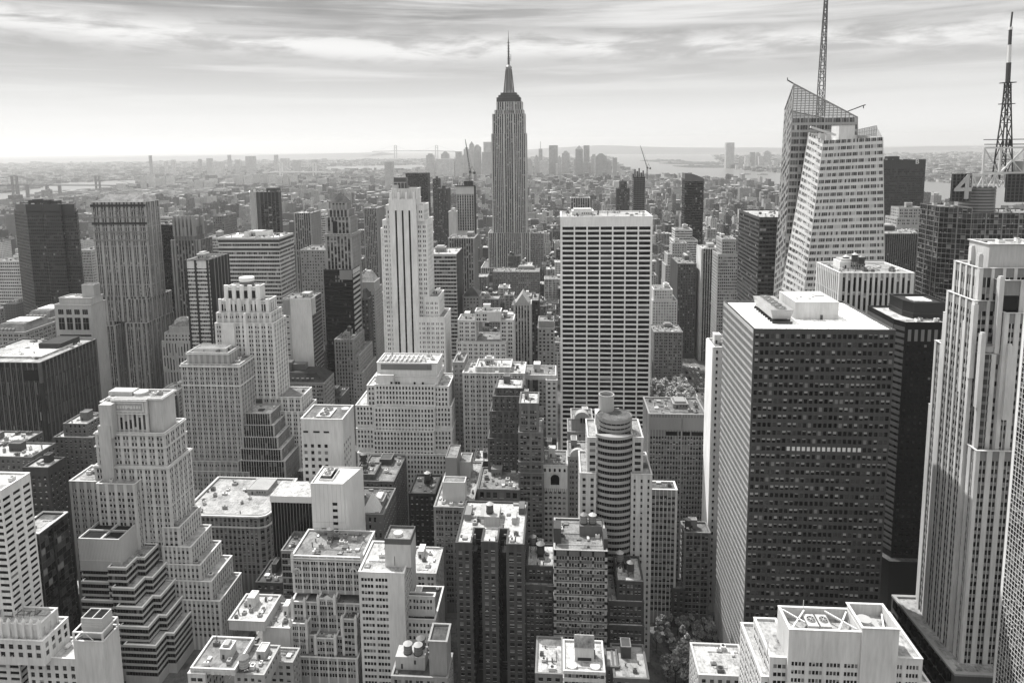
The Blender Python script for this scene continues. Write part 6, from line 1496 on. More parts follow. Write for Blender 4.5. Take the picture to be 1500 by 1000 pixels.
tower('low_building', 'low flat-roofed building with white roof panels below the dark grid tower', [(1024, 1098, 988, 293, 20)], sty='punch', g=.55, clutter=.5, single=True, groof=.75, bulk=False)
def corner_white():
    b = tower('white_building', 'white brick building with crossed roof beams and round fans at bottom right', [(1157, 1263, 922, 250, 13, {'par': 4.5, 'top': 13}, 0), (1263.5, 1318, 919, 249, 14, {'nowin': 1, 'par': 4.5}, 0), (1129, 1162, 961, 251.5, 22, {'top': 3}, 0), (1300, 1350, 962, 250.5, 26, {'top': 3}, 0), (1116, 1362, 994, 252, 30, None, 0)], sty='triple', g=.64, gsp=.62, kind='stone', wv=(.65, .15, .1, .1), clutter=0, single=True, bay=6.6, pw=1.5, sub=4, mw=.3, fh=3.3, sp=1.6, groof=.45, done=False, sash=False, lowband=.1)
    P, z = b.ps[0]; P2, z2 = b.ps[1]; b.finish(0); r = b.root; x0, x1 = P[0][0], P[1][0]
    def beams(B):
        for a, c in (((x0 + 1, 251), (x0 + 9, 262)), ((x0 + 1, 262), (x0 + 7, 255)), ((x1 - 8, 250.8), (x1 - 1, 262)), ((x1 - 9, 262), (x1 - 1, 252)), ((x1 + 8, 250), (x1 + 12, 262))): B.bar((a[0], a[1], z - .8), (c[0], c[1], z - .8), .55)
    part(r, 'roof_beam', wall_mat(.7, 'metal'), beams)
    for k in range(2): cooling_tower(r, x0 + 8 + k * 4.6, x0 + 12 + k * 4.6, 254, 261, z - 4.5, 3.0, 1, .55)
    part(r, 'round_tank', wall_mat(.5, 'metal'), lambda B: B.cyl((x1 + 3.5, 257), 2.4, 2.6, z - 4.4, z + .2, 18, 0))
    part(r, 'rooftop_plant', wall_mat(.5, 'metal'), lambda B: (B.box(x1 + 6, x1 + 9, 252, 261, z - 4.4, z - 2, 0), B.box(x1 + 9.6, x1 + 11, 252, 258, z - 4.4, z - 3, 0)))
    part(r, 'flagpole', wall_mat(.6, 'metal'), lambda B: [B.bar((px, 262.8, z - 1), (px, 262.8, z + 3.0), .2) for px in (x0 + 9,)] + [B.bar((X_(1124, 249), 249, Z_(1124, 960, 249)), (X_(1124, 249), 249, Z_(1124, 938, 249)), .25)])
corner_white()

yref(400)
# ---------------------------------------------------------------- right middle ground
_b = tower('slab_tower', 'slim ribbed tower with bright left flank standing alone right of the banded slab', [(1029, 1059, 364, 925, 34, {'top': 3})], sty='vert', g=.42, gsp=.08, gpier=.5, wv=(.85, .12, .01, .02), clutter=.5, single=False, bay=2.8, pw=.9, groof=.5)
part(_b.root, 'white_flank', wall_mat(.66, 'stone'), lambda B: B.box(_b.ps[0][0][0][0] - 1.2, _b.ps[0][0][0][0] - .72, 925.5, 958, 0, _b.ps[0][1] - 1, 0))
def curved_top():
    b = tower('glass_tower', 'dark glass tower with curved sloping top in the middle distance', [(1003.5, 1031, 262, 1150, 26)], sty='ribbon', g=.09, gsp=.12, wv=(.75, .2, .02, .03), clutter=0, single=False, done=False, bay=2.4, fh=3.9, sp=1.2)
    P, z = b.ps[0]; b.finish(0); x0, x1 = P[0][0], P[1][0]
    B = MB(); n = 8; L = x1 - x0; tp = [(x0 + L * k / n, z + 9 * (1 - (k / n) ** 2)) for k in range(n + 1)]
    vs = [(x, 1149.5, h) for x, h in tp] + [(x, 1176, h) for x, h in tp] + [(x, 1149.5, z - 4) for x, h in tp] + [(x, 1176, z - 4) for x, h in tp]; m = n + 1
    for k in range(n): B.add(vs, [(k, k + 1, k + 1 + m, k + m), (k + 2 * m, k + 2 * m + 1, k + 1, k), (k + 3 * m + 1, k + 3 * m, k + m, k + m + 1)], 0)
    B.add(vs, [(0, m, 3 * m, 2 * m), (m - 1, 3 * m - 1, 4 * m - 1, 2 * m - 1)], 0)
    B.build('curved_roof', wall_mat(.2, 'panel'), b.root)
curved_top()
for (lab, T, kw) in (
    ('tall pale ribbed block with dark columns just above the banded slab', [(836, 864, 290, 1500, 40)], dict(sty='vert', g=.5, gsp=.06, bay=5, pw=1.6, clutter=.3)),
    ('dark twin-stepped tower left of the unfinished slab tower', [(909, 918, 266, 1650, 30), (904, 922, 276, 1645, 30)], dict(sty='vert', g=.12, gsp=.06)),
    ('white office block with horizontal bands under the curved-top tower', [(989, 1014, 336, 1110, 30), (987, 1022, 352, 1105, 40)], dict(sty='ribbon', g=.6, wv=(.5, .3, .1, .1), clutter=.8)),
    ('pale stepped apartment block below the white banded office block', [(985, 1006, 356, 1030, 20), (978, 1013, 372, 1026, 30), (975, 1016, 388, 1022, 34)], dict(sty='punch', g=.5, clutter=.6)),
    ('pale gridded block with dark rooftop left of dark banded tower', [(1058, 1078, 350, 860, 30), (1052, 1084, 372, 856, 30)], dict(sty='grid', g=.48, clutter=.8)),
    ('white stepped block right of the banded slab with rooftop box', [(958, 985, 424, 885, 30, {'top': 2}), (956, 992, 440, 882, 34)], dict(sty='punch', g=.6, clutter=.4, wv=(.5, .3, .1, .1))),
    ('dark brown slab with side windows behind the white stepped block', [(993, 1020, 386, 935, 60)], dict(sty='punch', g=.17, kind='brick', clutter=.5)),
    ('brown stone corner building behind the park trees', [(958, 1000, 486, 830, 34, {'top': 2, 'courses': 3})], dict(sty='pair', g=.3, clutter=1.4, groof=.3)),
    ('dark low building with roof terrace beside the slim ribbed tower', [(1062, 1080, 500, 800, 40)], dict(sty='punch', g=.1, clutter=1.0)),
    ('dark rough tower between slim ribbed tower and dark banded tower', [(1062, 1086, 380, 965, 40)], dict(sty='vert', g=.34, gsp=.12)),
    ('dark brown tower with clock-like pinnacle behind the unfinished wrapped tower', [(640, 656, 276, 1400, 30)], dict(sty='vert', g=.15, gsp=.08)),
    ('dark narrow slab just right of the flat black slab', [(634, 642, 262, 1600, 30)], dict(sty='grid', g=.1)),
    ('white narrow windowless slab left of the unfinished wrapped tower', [(657, 668, 310, 980, 24, {'nowin': 1})], dict(sty='grid', g=.6)),
    ('pale stone block with tall narrow windows right of the spired tower foot', [(776, 796, 342, 1330, 40)], dict(sty='pair', g=.4)),
    ('ribbed grey tower block between dark ribbed tower and pyramid-roofed tower', [(431, 455, 312, 960, 40)], dict(sty='vert', g=.4, gsp=.1, groof=.5)),
    ('white slab with pale windows just right of the ribbed grey block', [(456, 476, 314, 1100, 40)], dict(sty='ribbon', g=.6, wv=(.3, .4, .2, .1))),
    ('pale grey ribbed tower right of the pyramid-roofed tower', [(533, 552, 305, 1150, 50)], dict(sty='vert', g=.4, gsp=.14)),
    ('brown apartment tower left of the striped office block', [(312, 328, 316, 1000, 40)], dict(sty='punch', g=.28)),
    ('pale slim white apartment tower below the brown apartment tower', [(300, 320, 348, 850, 30)], dict(sty='ribbon', g=.6, wv=(.3, .4, .2, .1))),
    ('white apartment slab right of the black glass tower', [(117, 133, 366, 900, 40)], dict(sty='grid', g=.55, wv=(.4, .4, .1, .1))),
    ('pale stepped building with dome-shaped tank between masonry tower and dark slab', [(231, 247, 318, 1000, 30), (228, 252, 330, 990, 30)], dict(sty='ribbon', g=.58, wv=(.4, .4, .1, .1))),
    ('grey office slab behind the pale party wall tower', [(440, 476, 366, 800, 40)], dict(sty='punch', g=.4)),
    ('low long dark block in front of the spired tower', [(722, 790, 398, 1120, 40)], dict(sty='punch', g=.3, clutter=1.4)),
    ('dark tall block behind white stepped building near the gothic gable tower', [(778, 789, 440, 740, 40)], dict(sty='punch', g=.09)),
    ): tower('tower_block', lab, T, single=False, **{**dict(clutter=.4), **kw})

# ---------------------------------------------------------------- the city that fills the gaps
AVES = [(-1420, -1390), (-1210, -1180), (-1000, -970), (-800, -770), (-622, -600), (-490, -450), (-337, -313), (-185, -155), (155, 185), (460, 490), (735, 765), (1010, 1040), (1290, 1320), (1570, 1600)]
ROWS = [330, 412, 493, 573] + [663 + 80.5 * k for k in range(70)]
HERO = []
for o in list(bpy.data.objects):
    if o.type == 'EMPTY' and o.parent is None and o.get('category') and o['category'] != 'crane':
        xs, ys, hz = [], [], 0
        for c in o.children:
            if c.type == 'MESH' and c.name.split('.')[0] in ('wall', 'podium', 'base_block', 'curtain_wall', 'low_wing', 'ribbon_glass'):
                for v in c.bound_box: xs.append(v[0] + o.location.x); ys.append(v[1] + o.location.y); hz = max(hz, v[2])
        if xs: HERO.append((min(xs), max(xs), min(ys), max(ys), hz))
def clear(x0, x1, y0, y1, m=1.2):
    return not any(x0 < h[1] + m and x1 > h[0] - m and y0 < h[3] + m and y1 > h[2] - m for h in HERO)
NC = 750
sky_line = [1000.0] * NC
def span(x0, x1, y0, y1, z):
    ps = [proj((x, y, z)) for x in (x0, x1) for y in (y0, y1)]
    if any(p is None for p in ps): return None
    return min(p[0] for p in ps), max(p[0] for p in ps), min(p[1] for p in ps), max(p[1] for p in ps)
def in_poly(x, y, P):
    s = False; n = len(P)
    for i in range(n):
        a, b = P[i], P[(i + 1) % n]
        if (a[1] > y) != (b[1] > y) and x < (b[0] - a[0]) * (y - a[1]) / (b[1] - a[1]) + a[0]: s = not s
    return s
WATER = [[gp(*p).xy for p in ((-60, 304), (0, 297), (28, 291), (60, 283), (140, 279), (168, 275), (206, 268.5), (214, 264.5), (170, 264.5), (140, 266.5), (95, 268), (70, 270.5), (30, 280), (-60, 289))],
         [gp(*p).xy for p in ((470, 244.5), (545, 243.0), (620, 241.5), (622, 247), (560, 249), (510, 250), (470, 247.5))],
         [gp(*p).xy for p in ((888, 226), (960, 226.2), (1040, 226), (1052, 238), (1062, 247), (1110, 252), (1165, 254.5), (1300, 262), (1400, 269), (1560, 278), (1560, 318), (1400, 303), (1290, 291), (1160, 278), (1062, 265), (985, 262), (948, 259), (925, 252), (905, 246))]]
cand = []
fr = random.Random(99)
PARK = (8, 152, 690, 812)
for ry in ROWS:
    if ry > 5600: break
    half = 0.80 * ry + 60
    for sub in range(2 if ry < 3200 else 1):
        y0 = ry + (30.5 if sub else 0); dep = 29 if ry < 3200 else 58
        edges = [a for av in AVES for a in av]
        x = -min(half + 250, 0.82 * ry + 150)
        xend = min(0.70 * ry + 60, 1500)
        while x < xend:
            wd = fr.choice((6, 8, 10, 13, 16)) if ry < 600 else fr.choice((9, 13, 16, 20, 24, 30)) if ry < 3200 else fr.choice((16, 22, 30, 42))
            av = next((a for a in AVES if x < a[1] and x + wd > a[0]), None)
            if av:
                if av[0] - x > 8: wd = av[0] - x - .3
                else: x = av[1]; continue
            x0, x1 = x, x + wd - .35; x += wd
            if not clear(x0, x1, y0, y0 + dep, .3): continue
            if ry > 2300 and any(in_poly(x0, y0, Q_) or in_poly(x0, y0 + dep, Q_) for Q_ in WATER): continue
            if x0 < PARK[1] and x1 > PARK[0] and y0 < PARK[3] and y0 + dep > PARK[2]: continue
            if 25 < x0 < 92 and ry < 340: continue
            if -262 < x0 < -185 and ry < 340: continue
            t = fr.random(); east = x0 < -185
            if ry < 420: h = fr.uniform(24, 52)
            elif ry < 600: h = fr.uniform(34, 66)
            elif ry < 1000: h = fr.uniform(38, 72) + (28 * t * t if east else 0)
            elif ry < 1900: h = fr.uniform(26, 62) + (55 * t ** 3)
            elif ry < 3300: h = fr.uniform(18, 44) + 50 * t ** 4
            else: h = fr.uniform(8, 18) if x0 < -1900 else fr.uniform(14, 32) + 45 * t ** 7
            if wd < 12: h *= .8
            cand.append((y0, x0, x1, y0 + dep * fr.uniform(.75, 1), h, fr.random()))
cand += [(h[2], h[0], h[1], h[3], h[4], None) for h in HERO]
cand.sort(key=lambda c: c[0])
vis = []
for c in cand:
    s = span(c[1], c[2], c[0], c[3], c[4])
    if s is None: continue
    a, b = max(0, int(s[0] / 2)), min(NC - 1, int(s[1] / 2)); area = 0
    ytop = s[2]
    for k in range(a, b + 1):
        if ytop < sky_line[k]: area += (sky_line[k] - ytop) * 2; sky_line[k] = ytop
    if c[5] is not None and b >= a: vis.append((area, c))
vis.sort(key=lambda v: -v[0])
LANDMARKS = [(745, 300, 'the spired tower'), (590, 400, 'the striped white skyscraper'), (888, 450, 'the white banded slab'), (495, 340, 'the pyramid-roofed tower'), (390, 310, 'the dark ribbed tower'),
 (365, 385, 'the striped office block'), (180, 380, 'the brown masonry tower'), (65, 370, 'the black glass tower'), (300, 450, 'the black-finned tower'), (355, 500, 'the white deco tower'), (680, 310, 'the wrapped unfinished tower'),
 (940, 285, 'the unfinished slab tower'), (1017, 300, 'the curved-top tower'), (1045, 440, 'the slim ribbed tower'), (1115, 370, 'the dark banded tower'), (1220, 300, 'the slanted glass skyscraper'), (1325, 290, 'the wide dark glass tower'),
 (900, 680, 'the rounded balcony tower'), (738, 640, 'the dark brick setback tower'), (600, 600, 'the terraced white building'), (1200, 650, 'the dark grid tower'), (1440, 300, 'the sign-framed tower'), (440, 460, 'the pale party wall tower'), (505, 460, 'the black box tower'),
 (700, 560, 'the wide pale brick block'), (715, 860, 'the light-shaft apartment block'), (480, 880, 'the gothic setback building'), (305, 810, 'the rounded corner block'), (650, 440, 'the curved striped tower'), (850, 860, 'the framed loft building'), (70, 560, 'the huge dark block'), (710, 480, 'the white stepped building'),
 (765, 490, 'the gothic gable tower'), (260, 500, 'the domed building'), (990, 650, 'the grey gridded block'), (470, 740, 'the white tiled building'), (305, 620, 'the tan masonry tower'), (200, 690, 'the ornate masonry tower')]
def where(px, py):
    l = min(LANDMARKS, key=lambda q: abs(q[0] - px) * 1.0 + abs(q[1] - py) * .8)
    dx, dy = px - l[0], py - l[1]
    if abs(dx) >= abs(dy) * .8: return ('left of ' if dx < 0 else 'right of ') + l[2]
    return ('beyond ' if dy < 0 else 'below ') + l[2]
MAXF = 150
chosen = [v for v in vis if v[0] > 20][:MAXF]
ids = set(id(v[1]) for v in chosen)
entries = []
for area, c in chosen:
    s = span(c[1], c[2], c[0], c[3], c[4]); r = random.Random(int(c[5] * 1e9))
    g = r.choice((.1, .14, .2, .26, .32, .4, .48, .58)); wd, h = c[2] - c[1], c[4]
    tone = 'dark' if g < .17 else 'grey' if g < .3 else 'pale' if g < .5 else 'white'
    shape = 'narrow' if wd < 14 else 'low' if h < 28 else 'tall' if h > 58 else 'mid-rise'
    tanks = 1 if r.random() < .45 else 0
    entries.append((c, g, tanks, r, f"{tone} {shape} building {'with rooftop water tank, ' if tanks else ''}{where((s[0] + s[1]) / 2, s[2])}", f"{tone} {shape} buildings {where((s[0] + s[1]) / 2, s[2])}"))
cnt = {}
for e in entries: cnt[e[4]] = cnt.get(e[4], 0) + 1
for c, g, tanks, r, lab, grp in entries:
    sty = r.choice(('punch', 'punch', 'pair', 'pair', 'triple', 'vert'))
    far = c[0] > 900
    b = Build('city_building', lab, 'building', sty, g=g, gsp=g * .85 if sty != 'vert' else g * .4, kind='brick' if g < .3 else 'stone', wv=(.5, .2, .2, .1), single=False, groof=r.choice((.08, .15, .3, .4, .6, .75)), group=(grp + (' with tanks' if tanks else '')) if cnt[lab] > 1 else 'small city buildings between the towers', seed=int(c[5] * 1e8), sash=False, courses=r.choice((0, 0, 0, 4)))
    P = rect(c[1], c[2], c[0], c[3]); wd = c[2] - c[1]
    if wd > 18 and r.random() < .4 and c[4] > 40:
        b.tier(rect(c[1] + 2, c[2] - 2.5, c[0] + 3, c[3] - .5), c[4] * .78 - 1.2, c[4]); b.tier(P, 0, c[4] * .78)
    else: b.tier(P, 0, c[4])
    b.finish(.9 if not far else .45, tanks)
# all the rest of the low city: too many to count
def far_mat(g, nm):
    m, t, b = new_mat(nm); L = t.links.new
    tc = t.nodes.new('ShaderNodeTexCoord'); sp = t.nodes.new('ShaderNodeSeparateXYZ'); L(tc.outputs['Object'], sp.inputs[0])
    def mth(op, a, c):
        n = t.nodes.new('ShaderNodeMath'); n.operation = op
        for i, v in enumerate((a, c)):
            if isinstance(v, (int, float)): n.inputs[i].default_value = v
            else: L(v, n.inputs[i])
        return n.outputs[0]
    u = mth('ADD', sp.outputs[0], sp.outputs[1])
    wu = mth('GREATER_THAN', mth('FRACT', mth('MULTIPLY', u, 1 / 3.4), 0), .5); wz = mth('GREATER_THAN', mth('FRACT', mth('MULTIPLY', sp.outputs[2], 1 / 3.6), 0), .45)
    win = mth('MULTIPLY', wu, wz)
    n = t.nodes.new('ShaderNodeTexNoise'); n.inputs['Scale'].default_value = .035; n.inputs['Detail'].default_value = 5; L(tc.outputs['Object'], n.inputs['Vector'])
    val = mth('MULTIPLY', mth('ADD', .55, mth('MULTIPLY', n.outputs[0], .9)), mth('MULTIPLY', g, mth('SUBTRACT', 1.0, mth('MULTIPLY', win, .75))))
    cc = t.nodes.new('ShaderNodeCombineColor')
    for i in range(3): L(mth('MULTIPLY', val, TINT[i]), cc.inputs[i])
    L(cc.outputs[0], b.inputs['Base Color']); b.inputs['Roughness'].default_value = .8
    return m
FARM = [far_mat(g, 'city_wall_material') for g in (.07, .14, .24, .36, .52)] + [wall_mat(g, 'roof') for g in (.08, .14, .21, .33, .5)]
city = MB()
def far_box(B, x0, x1, y0, y1, z, r, top=True, lo=0.0):
    m = min(4, int(r.random() ** 1.3 * 5)); B.prism(rect(x0, x1, y0, y1), lo, z, m, 5 + min(4, int(r.random() ** 1.8 * 5)))
fr2 = random.Random(5)
for area, c in vis:
    if id(c) in ids: continue
    y0, x0, x1, y1, h, q = c
    far_box(city, x0, x1, y0, y1, h, fr2)
    if y0 < 3000 and x1 - x0 > 11:
        for k in range(2 if y0 < 1800 else 1):
            a = fr2.uniform(x0 + 1, x1 - 5); e = fr2.uniform(y0 + 2, y1 - 7); far_box(city, a, a + fr2.uniform(2.5, 6), e, e + fr2.uniform(3, 7), h + fr2.uniform(2, 5), fr2, lo=h)
        if fr2.random() < .35 and y0 < 2200:
            a, e = fr2.uniform(x0 + 3, x1 - 3), fr2.uniform(y0 + 3, y1 - 3); city.cyl((a, e), 1.8, 1.8, h + 2, h + 6, 8, 0, cap=False); city.cone((a, e), 2.0, h + 6, h + 7.6, 8, 7)
fr3 = random.Random(31)
for k in range(20000):                    # outer boroughs and the far shore
    px = fr3.uniform(-60, 1560); t = fr3.random(); Y = 4700 + 9500 * t ** 1.25
    p = at(px, 300, Y); x, y = p.x, Y
    if any(in_poly(x, y, P) for P in WATER): continue
    sz = fr3.uniform(14, 46) * (1 + Y / 14000); h = fr3.uniform(7, 20) + 30 * fr3.random() ** 9
    far_box(city, x, x + sz, y, y + sz * fr3.uniform(.5, 1.2), h, fr3)
o = city.build('distant_city', FARM); o['kind'] = 'stuff'

# ---------------------------------------------------------------- far skyline: one thing per tower
FAR = []
def far_tower(x0, x1, y, d, g, label, group, extra=None, ratio=.8, name='distant_tower'):
    P, z = px_tier(x0, x1, y, d, 10); wd = P[1][0] - P[0][0]; P = rect(P[0][0], P[1][0], d, d + wd * ratio)
    r = thing(name, label, 'tower', ((P[0][0] + P[1][0]) / 2, d, 0), group)
    B = MB(); z1 = z
    if extra == 'step': B.prism(offset(P, -wd * .2), z - (262 - z + 60) * .12 - 12, z, 0, 1); z1 = z - 14
    if extra == 'round':
        for k in range(4): B.prism(offset(P, -wd * .08 * (k + 1)), z - 24 + k * 6, z - 18 + k * 6, 0, 1)
        z1 = z - 20
    if extra == 'point': z1 = z - 32
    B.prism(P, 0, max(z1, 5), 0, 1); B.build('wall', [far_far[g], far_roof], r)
    if extra == 'point': pyramid(r, P, z1, z, far_roof)
    if extra == 'mast': part(r, 'antenna', far_far[0], lambda M: M.bar(((P[0][0] + P[1][0]) / 2, d + 10, z), ((P[0][0] + P[1][0]) / 2, d + 10, z + 60), 4))
    return r
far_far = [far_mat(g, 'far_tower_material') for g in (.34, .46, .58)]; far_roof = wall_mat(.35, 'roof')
D_L, D_G = 'hazy tower in the far downtown cluster between crane and spired tower', 'downtown towers left of the spired tower'
D_R, D_H = 'hazy tower in the far downtown cluster right of the spired tower', 'downtown towers right of the spired tower'
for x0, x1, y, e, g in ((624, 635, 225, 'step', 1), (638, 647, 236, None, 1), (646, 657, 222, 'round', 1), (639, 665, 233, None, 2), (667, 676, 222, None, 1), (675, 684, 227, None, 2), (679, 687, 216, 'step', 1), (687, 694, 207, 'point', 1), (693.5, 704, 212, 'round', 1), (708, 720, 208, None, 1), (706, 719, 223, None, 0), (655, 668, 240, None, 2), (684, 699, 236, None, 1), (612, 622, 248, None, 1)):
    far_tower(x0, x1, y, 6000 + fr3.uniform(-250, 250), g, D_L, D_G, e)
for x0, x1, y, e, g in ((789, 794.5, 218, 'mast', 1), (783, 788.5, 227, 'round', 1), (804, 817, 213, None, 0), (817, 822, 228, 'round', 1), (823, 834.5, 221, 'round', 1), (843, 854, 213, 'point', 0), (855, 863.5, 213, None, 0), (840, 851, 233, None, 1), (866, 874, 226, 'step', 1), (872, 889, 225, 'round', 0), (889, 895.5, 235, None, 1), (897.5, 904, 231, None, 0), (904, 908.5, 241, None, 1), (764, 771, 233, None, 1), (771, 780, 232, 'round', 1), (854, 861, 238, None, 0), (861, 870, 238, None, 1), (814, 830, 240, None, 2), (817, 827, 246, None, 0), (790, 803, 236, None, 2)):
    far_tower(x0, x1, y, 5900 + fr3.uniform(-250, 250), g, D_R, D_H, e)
for x0, x1, y, e, g in ((1064, 1076, 209, None, 1), (1083.5, 1089, 230, None, 1), (1092, 1098.5, 229, None, 2), (1099, 1106.5, 223, None, 0), (1107, 1114, 223, 'step', 1), (1112, 1120, 229, None, 1), (1119, 1130, 221, 'round', 1), (1133, 1140, 237, None, 1)):
    lab = 'tallest lone hazy tower standing on the far river shore' if y == 209 else 'hazy tower in the small cluster on the far river shore'
    far_tower(x0, x1, y, 7600 + fr3.uniform(-100, 100), g, lab, None if y == 209 else 'towers on the far river shore', e)
for k in range(14): far_tower(1078 + k * 6, 1082 + k * 6 + fr3.uniform(0, 3), fr3.uniform(238, 247), 7450 + fr3.uniform(-60, 60), 2, 'small pale hazy block at the water edge of the far shore', 'pale waterfront blocks on the far shore', name='distant_block')
for x0, x1, y, d, g in ((290, 294, 233, 7000, 1), (302, 309, 232, 6900, 1), (333, 337, 227, 7600, 1), (344, 350, 234, 7300, 1), (359, 371, 229, 7200, 1), (313, 324, 237, 6800, 2), (401, 406, 227, 7600, 1), (410, 421, 232, 7500, 2), (428, 438, 235, 7400, 1), (456, 464, 234, 7400, 1), (240, 244, 236, 7000, 2), (250, 255, 234, 7200, 2), (563, 575, 237, 4300, 1)):
    lab = 'broad hazy slab standing alone left of the flat black slab' if x0 == 563 else 'hazy tower on the far left horizon beyond the bridge'
    far_tower(x0, x1, y, d, g, lab, None if x0 == 563 else 'towers on the far left horizon')
far_tower(217.5, 221, 228, 5600, 1, 'tall thin hazy smokestack left on the horizon', None, name='distant_smokestack')
for k, (x0, y) in enumerate(((205, 259), (214, 258), (222, 261), (233, 259), (243, 258), (284, 264), (292, 262), (306, 262), (338, 256), (350, 253), (358, 257), (366, 255), (384, 254), (393, 256), (402, 258), (414, 256), (424, 258), (464, 262), (432, 262), (440, 265), (299, 266), (275, 266), (330, 262), (376, 262), (449, 267))):
    far_tower(x0, x0 + 7 + (k % 3) * 3, y, 4700 + (k % 5) * 90, (1, 2, 1)[k % 3], 'hazy brick housing slab among the trees left of the pyramid-roofed tower', 'housing slabs on the far left', name='housing_slab', ratio=.5)

yref(255)
# ---------------------------------------------------------------- bridges
def susp_bridge(label, p1, p2, ytop, ydeck, d1, d2, ends, g, wtw, piers=()):
    a, b = at(p1, ydeck, d1), at(p2, ydeck, d2)
    r = thing('suspension_bridge', label, 'bridge', ((a.x + b.x) / 2, (a.y + b.y) / 2, 0)); m = wall_mat(g, 'metal')
    e0, e1 = at(ends[0], ydeck + 1.0, d1 + (d1 - d2) * .4), at(ends[1], ydeck + .8, d2 - (d1 - d2) * .4)
    tops = []
    for p, q in ((p1, d1), (p2, d2)):
        x, zt, zd = X_(p, q), Z_(p, ytop, q), Z_(p, ydeck, q)
        def tw(B):
            for s_ in (-1, 1): B.box(x + s_ * wtw * .9 - wtw * .35, x + s_ * wtw * .9 + wtw * .35, q - wtw * .3, q + wtw * .3, 0, zt, 0)
            for h in (zd, zd + (zt - zd) * .55, zt - wtw * .35): B.box(x - wtw, x + wtw, q - wtw * .25, q + wtw * .25, h, h + wtw * .35, 0, bottom=True)
        part(r, 'bridge_tower', m, tw); tops.append(Vector((x, q, zt)))
    def deck(B):
        pts = [e0, a, b, e1]; t = (tops[0].z - a.z) * .14
        for s_, e_ in zip(pts, pts[1:]):
            B.bar(tuple(s_), tuple(e_), t)
    part(r, 'bridge_deck', m, deck)
    def cable(B):
        n = 16; pr = None
        for k in range(n + 1):
            f = k / n; p = tops[0].lerp(tops[1], f); p.z = a.z + 2 + (tops[0].z - a.z) * (1 - 4 * f * (1 - f)) ; 
            if pr: B.bar(tuple(pr), tuple(p), 2.5)
            if 0 < k < n: B.bar(tuple(p), (p.x, p.y, a.z), .8)
            pr = p
        B.bar(tuple(tops[0]), tuple(e0), 2.5); B.bar(tuple(tops[1]), tuple(e1), 2.5)
    part(r, 'cable', m, cable)
    for p in piers:
        f = (p - p1) / (p2 - p1); c = a.lerp(b, f); part(r, 'pier', m, lambda B: B.box(c.x - 7, c.x + 7, c.y - 7, c.y + 7, 0, c.z, 0))
susp_bridge('dark steel suspension bridge crossing the river at far left', 20, 142, 257.5, 271.5, 3700, 4700, (-60, 207), .2, 15, (24, 36, 62, 80))
susp_bridge('pale suspension bridge with white towers in the hazy distance left of centre', 412, 461, 238.5, 252, 6300, 6200, (385, 490), .7, 14)
susp_bridge('faint suspension bridge on the horizon left of the crane', 580.5, 640.5, 213, 221.2, 15500, 15300, (545, 668), .3, 26)

# ---------------------------------------------------------------- ground, water, hills, streets
gm = MB(); gm.quad((-26000, -400, 0), (26000, -400, 0), (26000, 30000, 0), (-26000, 30000, 0))
m, t, b = new_mat('ground_material')
tc_ = t.nodes.new('ShaderNodeTexCoord'); n1 = t.nodes.new('ShaderNodeTexNoise'); n1.inputs['Scale'].default_value = .012; n1.inputs['Detail'].default_value = 8; n1.inputs['Roughness'].default_value = .75
v1 = t.nodes.new('ShaderNodeTexVoronoi'); v1.inputs['Scale'].default_value = .011
rp = t.nodes.new('ShaderNodeValToRGB'); rp.color_ramp.elements[0].position = .40; rp.color_ramp.elements[0].color = (.045, .0445, .043, 1); rp.color_ramp.elements[1].position = .70; rp.color_ramp.elements[1].color = (.26, .257, .25, 1)
t.links.new(tc_.outputs['Object'], n1.inputs['Vector']); t.links.new(tc_.outputs['Object'], v1.inputs['Vector'])
mx = t.nodes.new('ShaderNodeMath'); mx.operation = 'MULTIPLY_ADD'; mx.inputs[1].default_value = .22; t.links.new(v1.outputs['Color'], mx.inputs[0]); t.links.new(n1.outputs[0], mx.inputs[2])
sb = t.nodes.new('ShaderNodeMath'); sb.operation = 'SUBTRACT'; sb.inputs[1].default_value = .08; t.links.new(mx.outputs[0], sb.inputs[0])
t.links.new(sb.outputs[0], rp.inputs[0]); t.links.new(rp.outputs[0], b.inputs['Base Color']); b.inputs['Roughness'].default_value = .95; b.inputs['Specular IOR Level'].default_value = .1
go = gm.build('ground', m); go['kind'] = 'structure'
wm, t, b = new_mat('water_material'); b.inputs['Base Color'].default_value = (.10, .099, .096, 1); b.inputs['Roughness'].default_value = .28
nz = t.nodes.new('ShaderNodeTexNoise'); nz.inputs['Scale'].default_value = .02; nz.inputs['Detail'].default_value = 6; bp = t.nodes.new('ShaderNodeBump'); bp.inputs['Strength'].default_value = .35; bp.inputs['Distance'].default_value = 6
tcw = t.nodes.new('ShaderNodeTexCoord'); t.links.new(tcw.outputs['Object'], nz.inputs['Vector']); t.links.new(nz.outputs[0], bp.inputs['Height']); t.links.new(bp.outputs[0], b.inputs['Normal'])
for P, nm in zip(WATER, ('river', 'river', 'bay')):
    B = MB(); B.add([(p[0], p[1], .9) for p in P], [tuple(range(len(P)))], 0); o = B.build(nm, wm); o['kind'] = 'structure'
land = wall_mat(.12, 'roof')
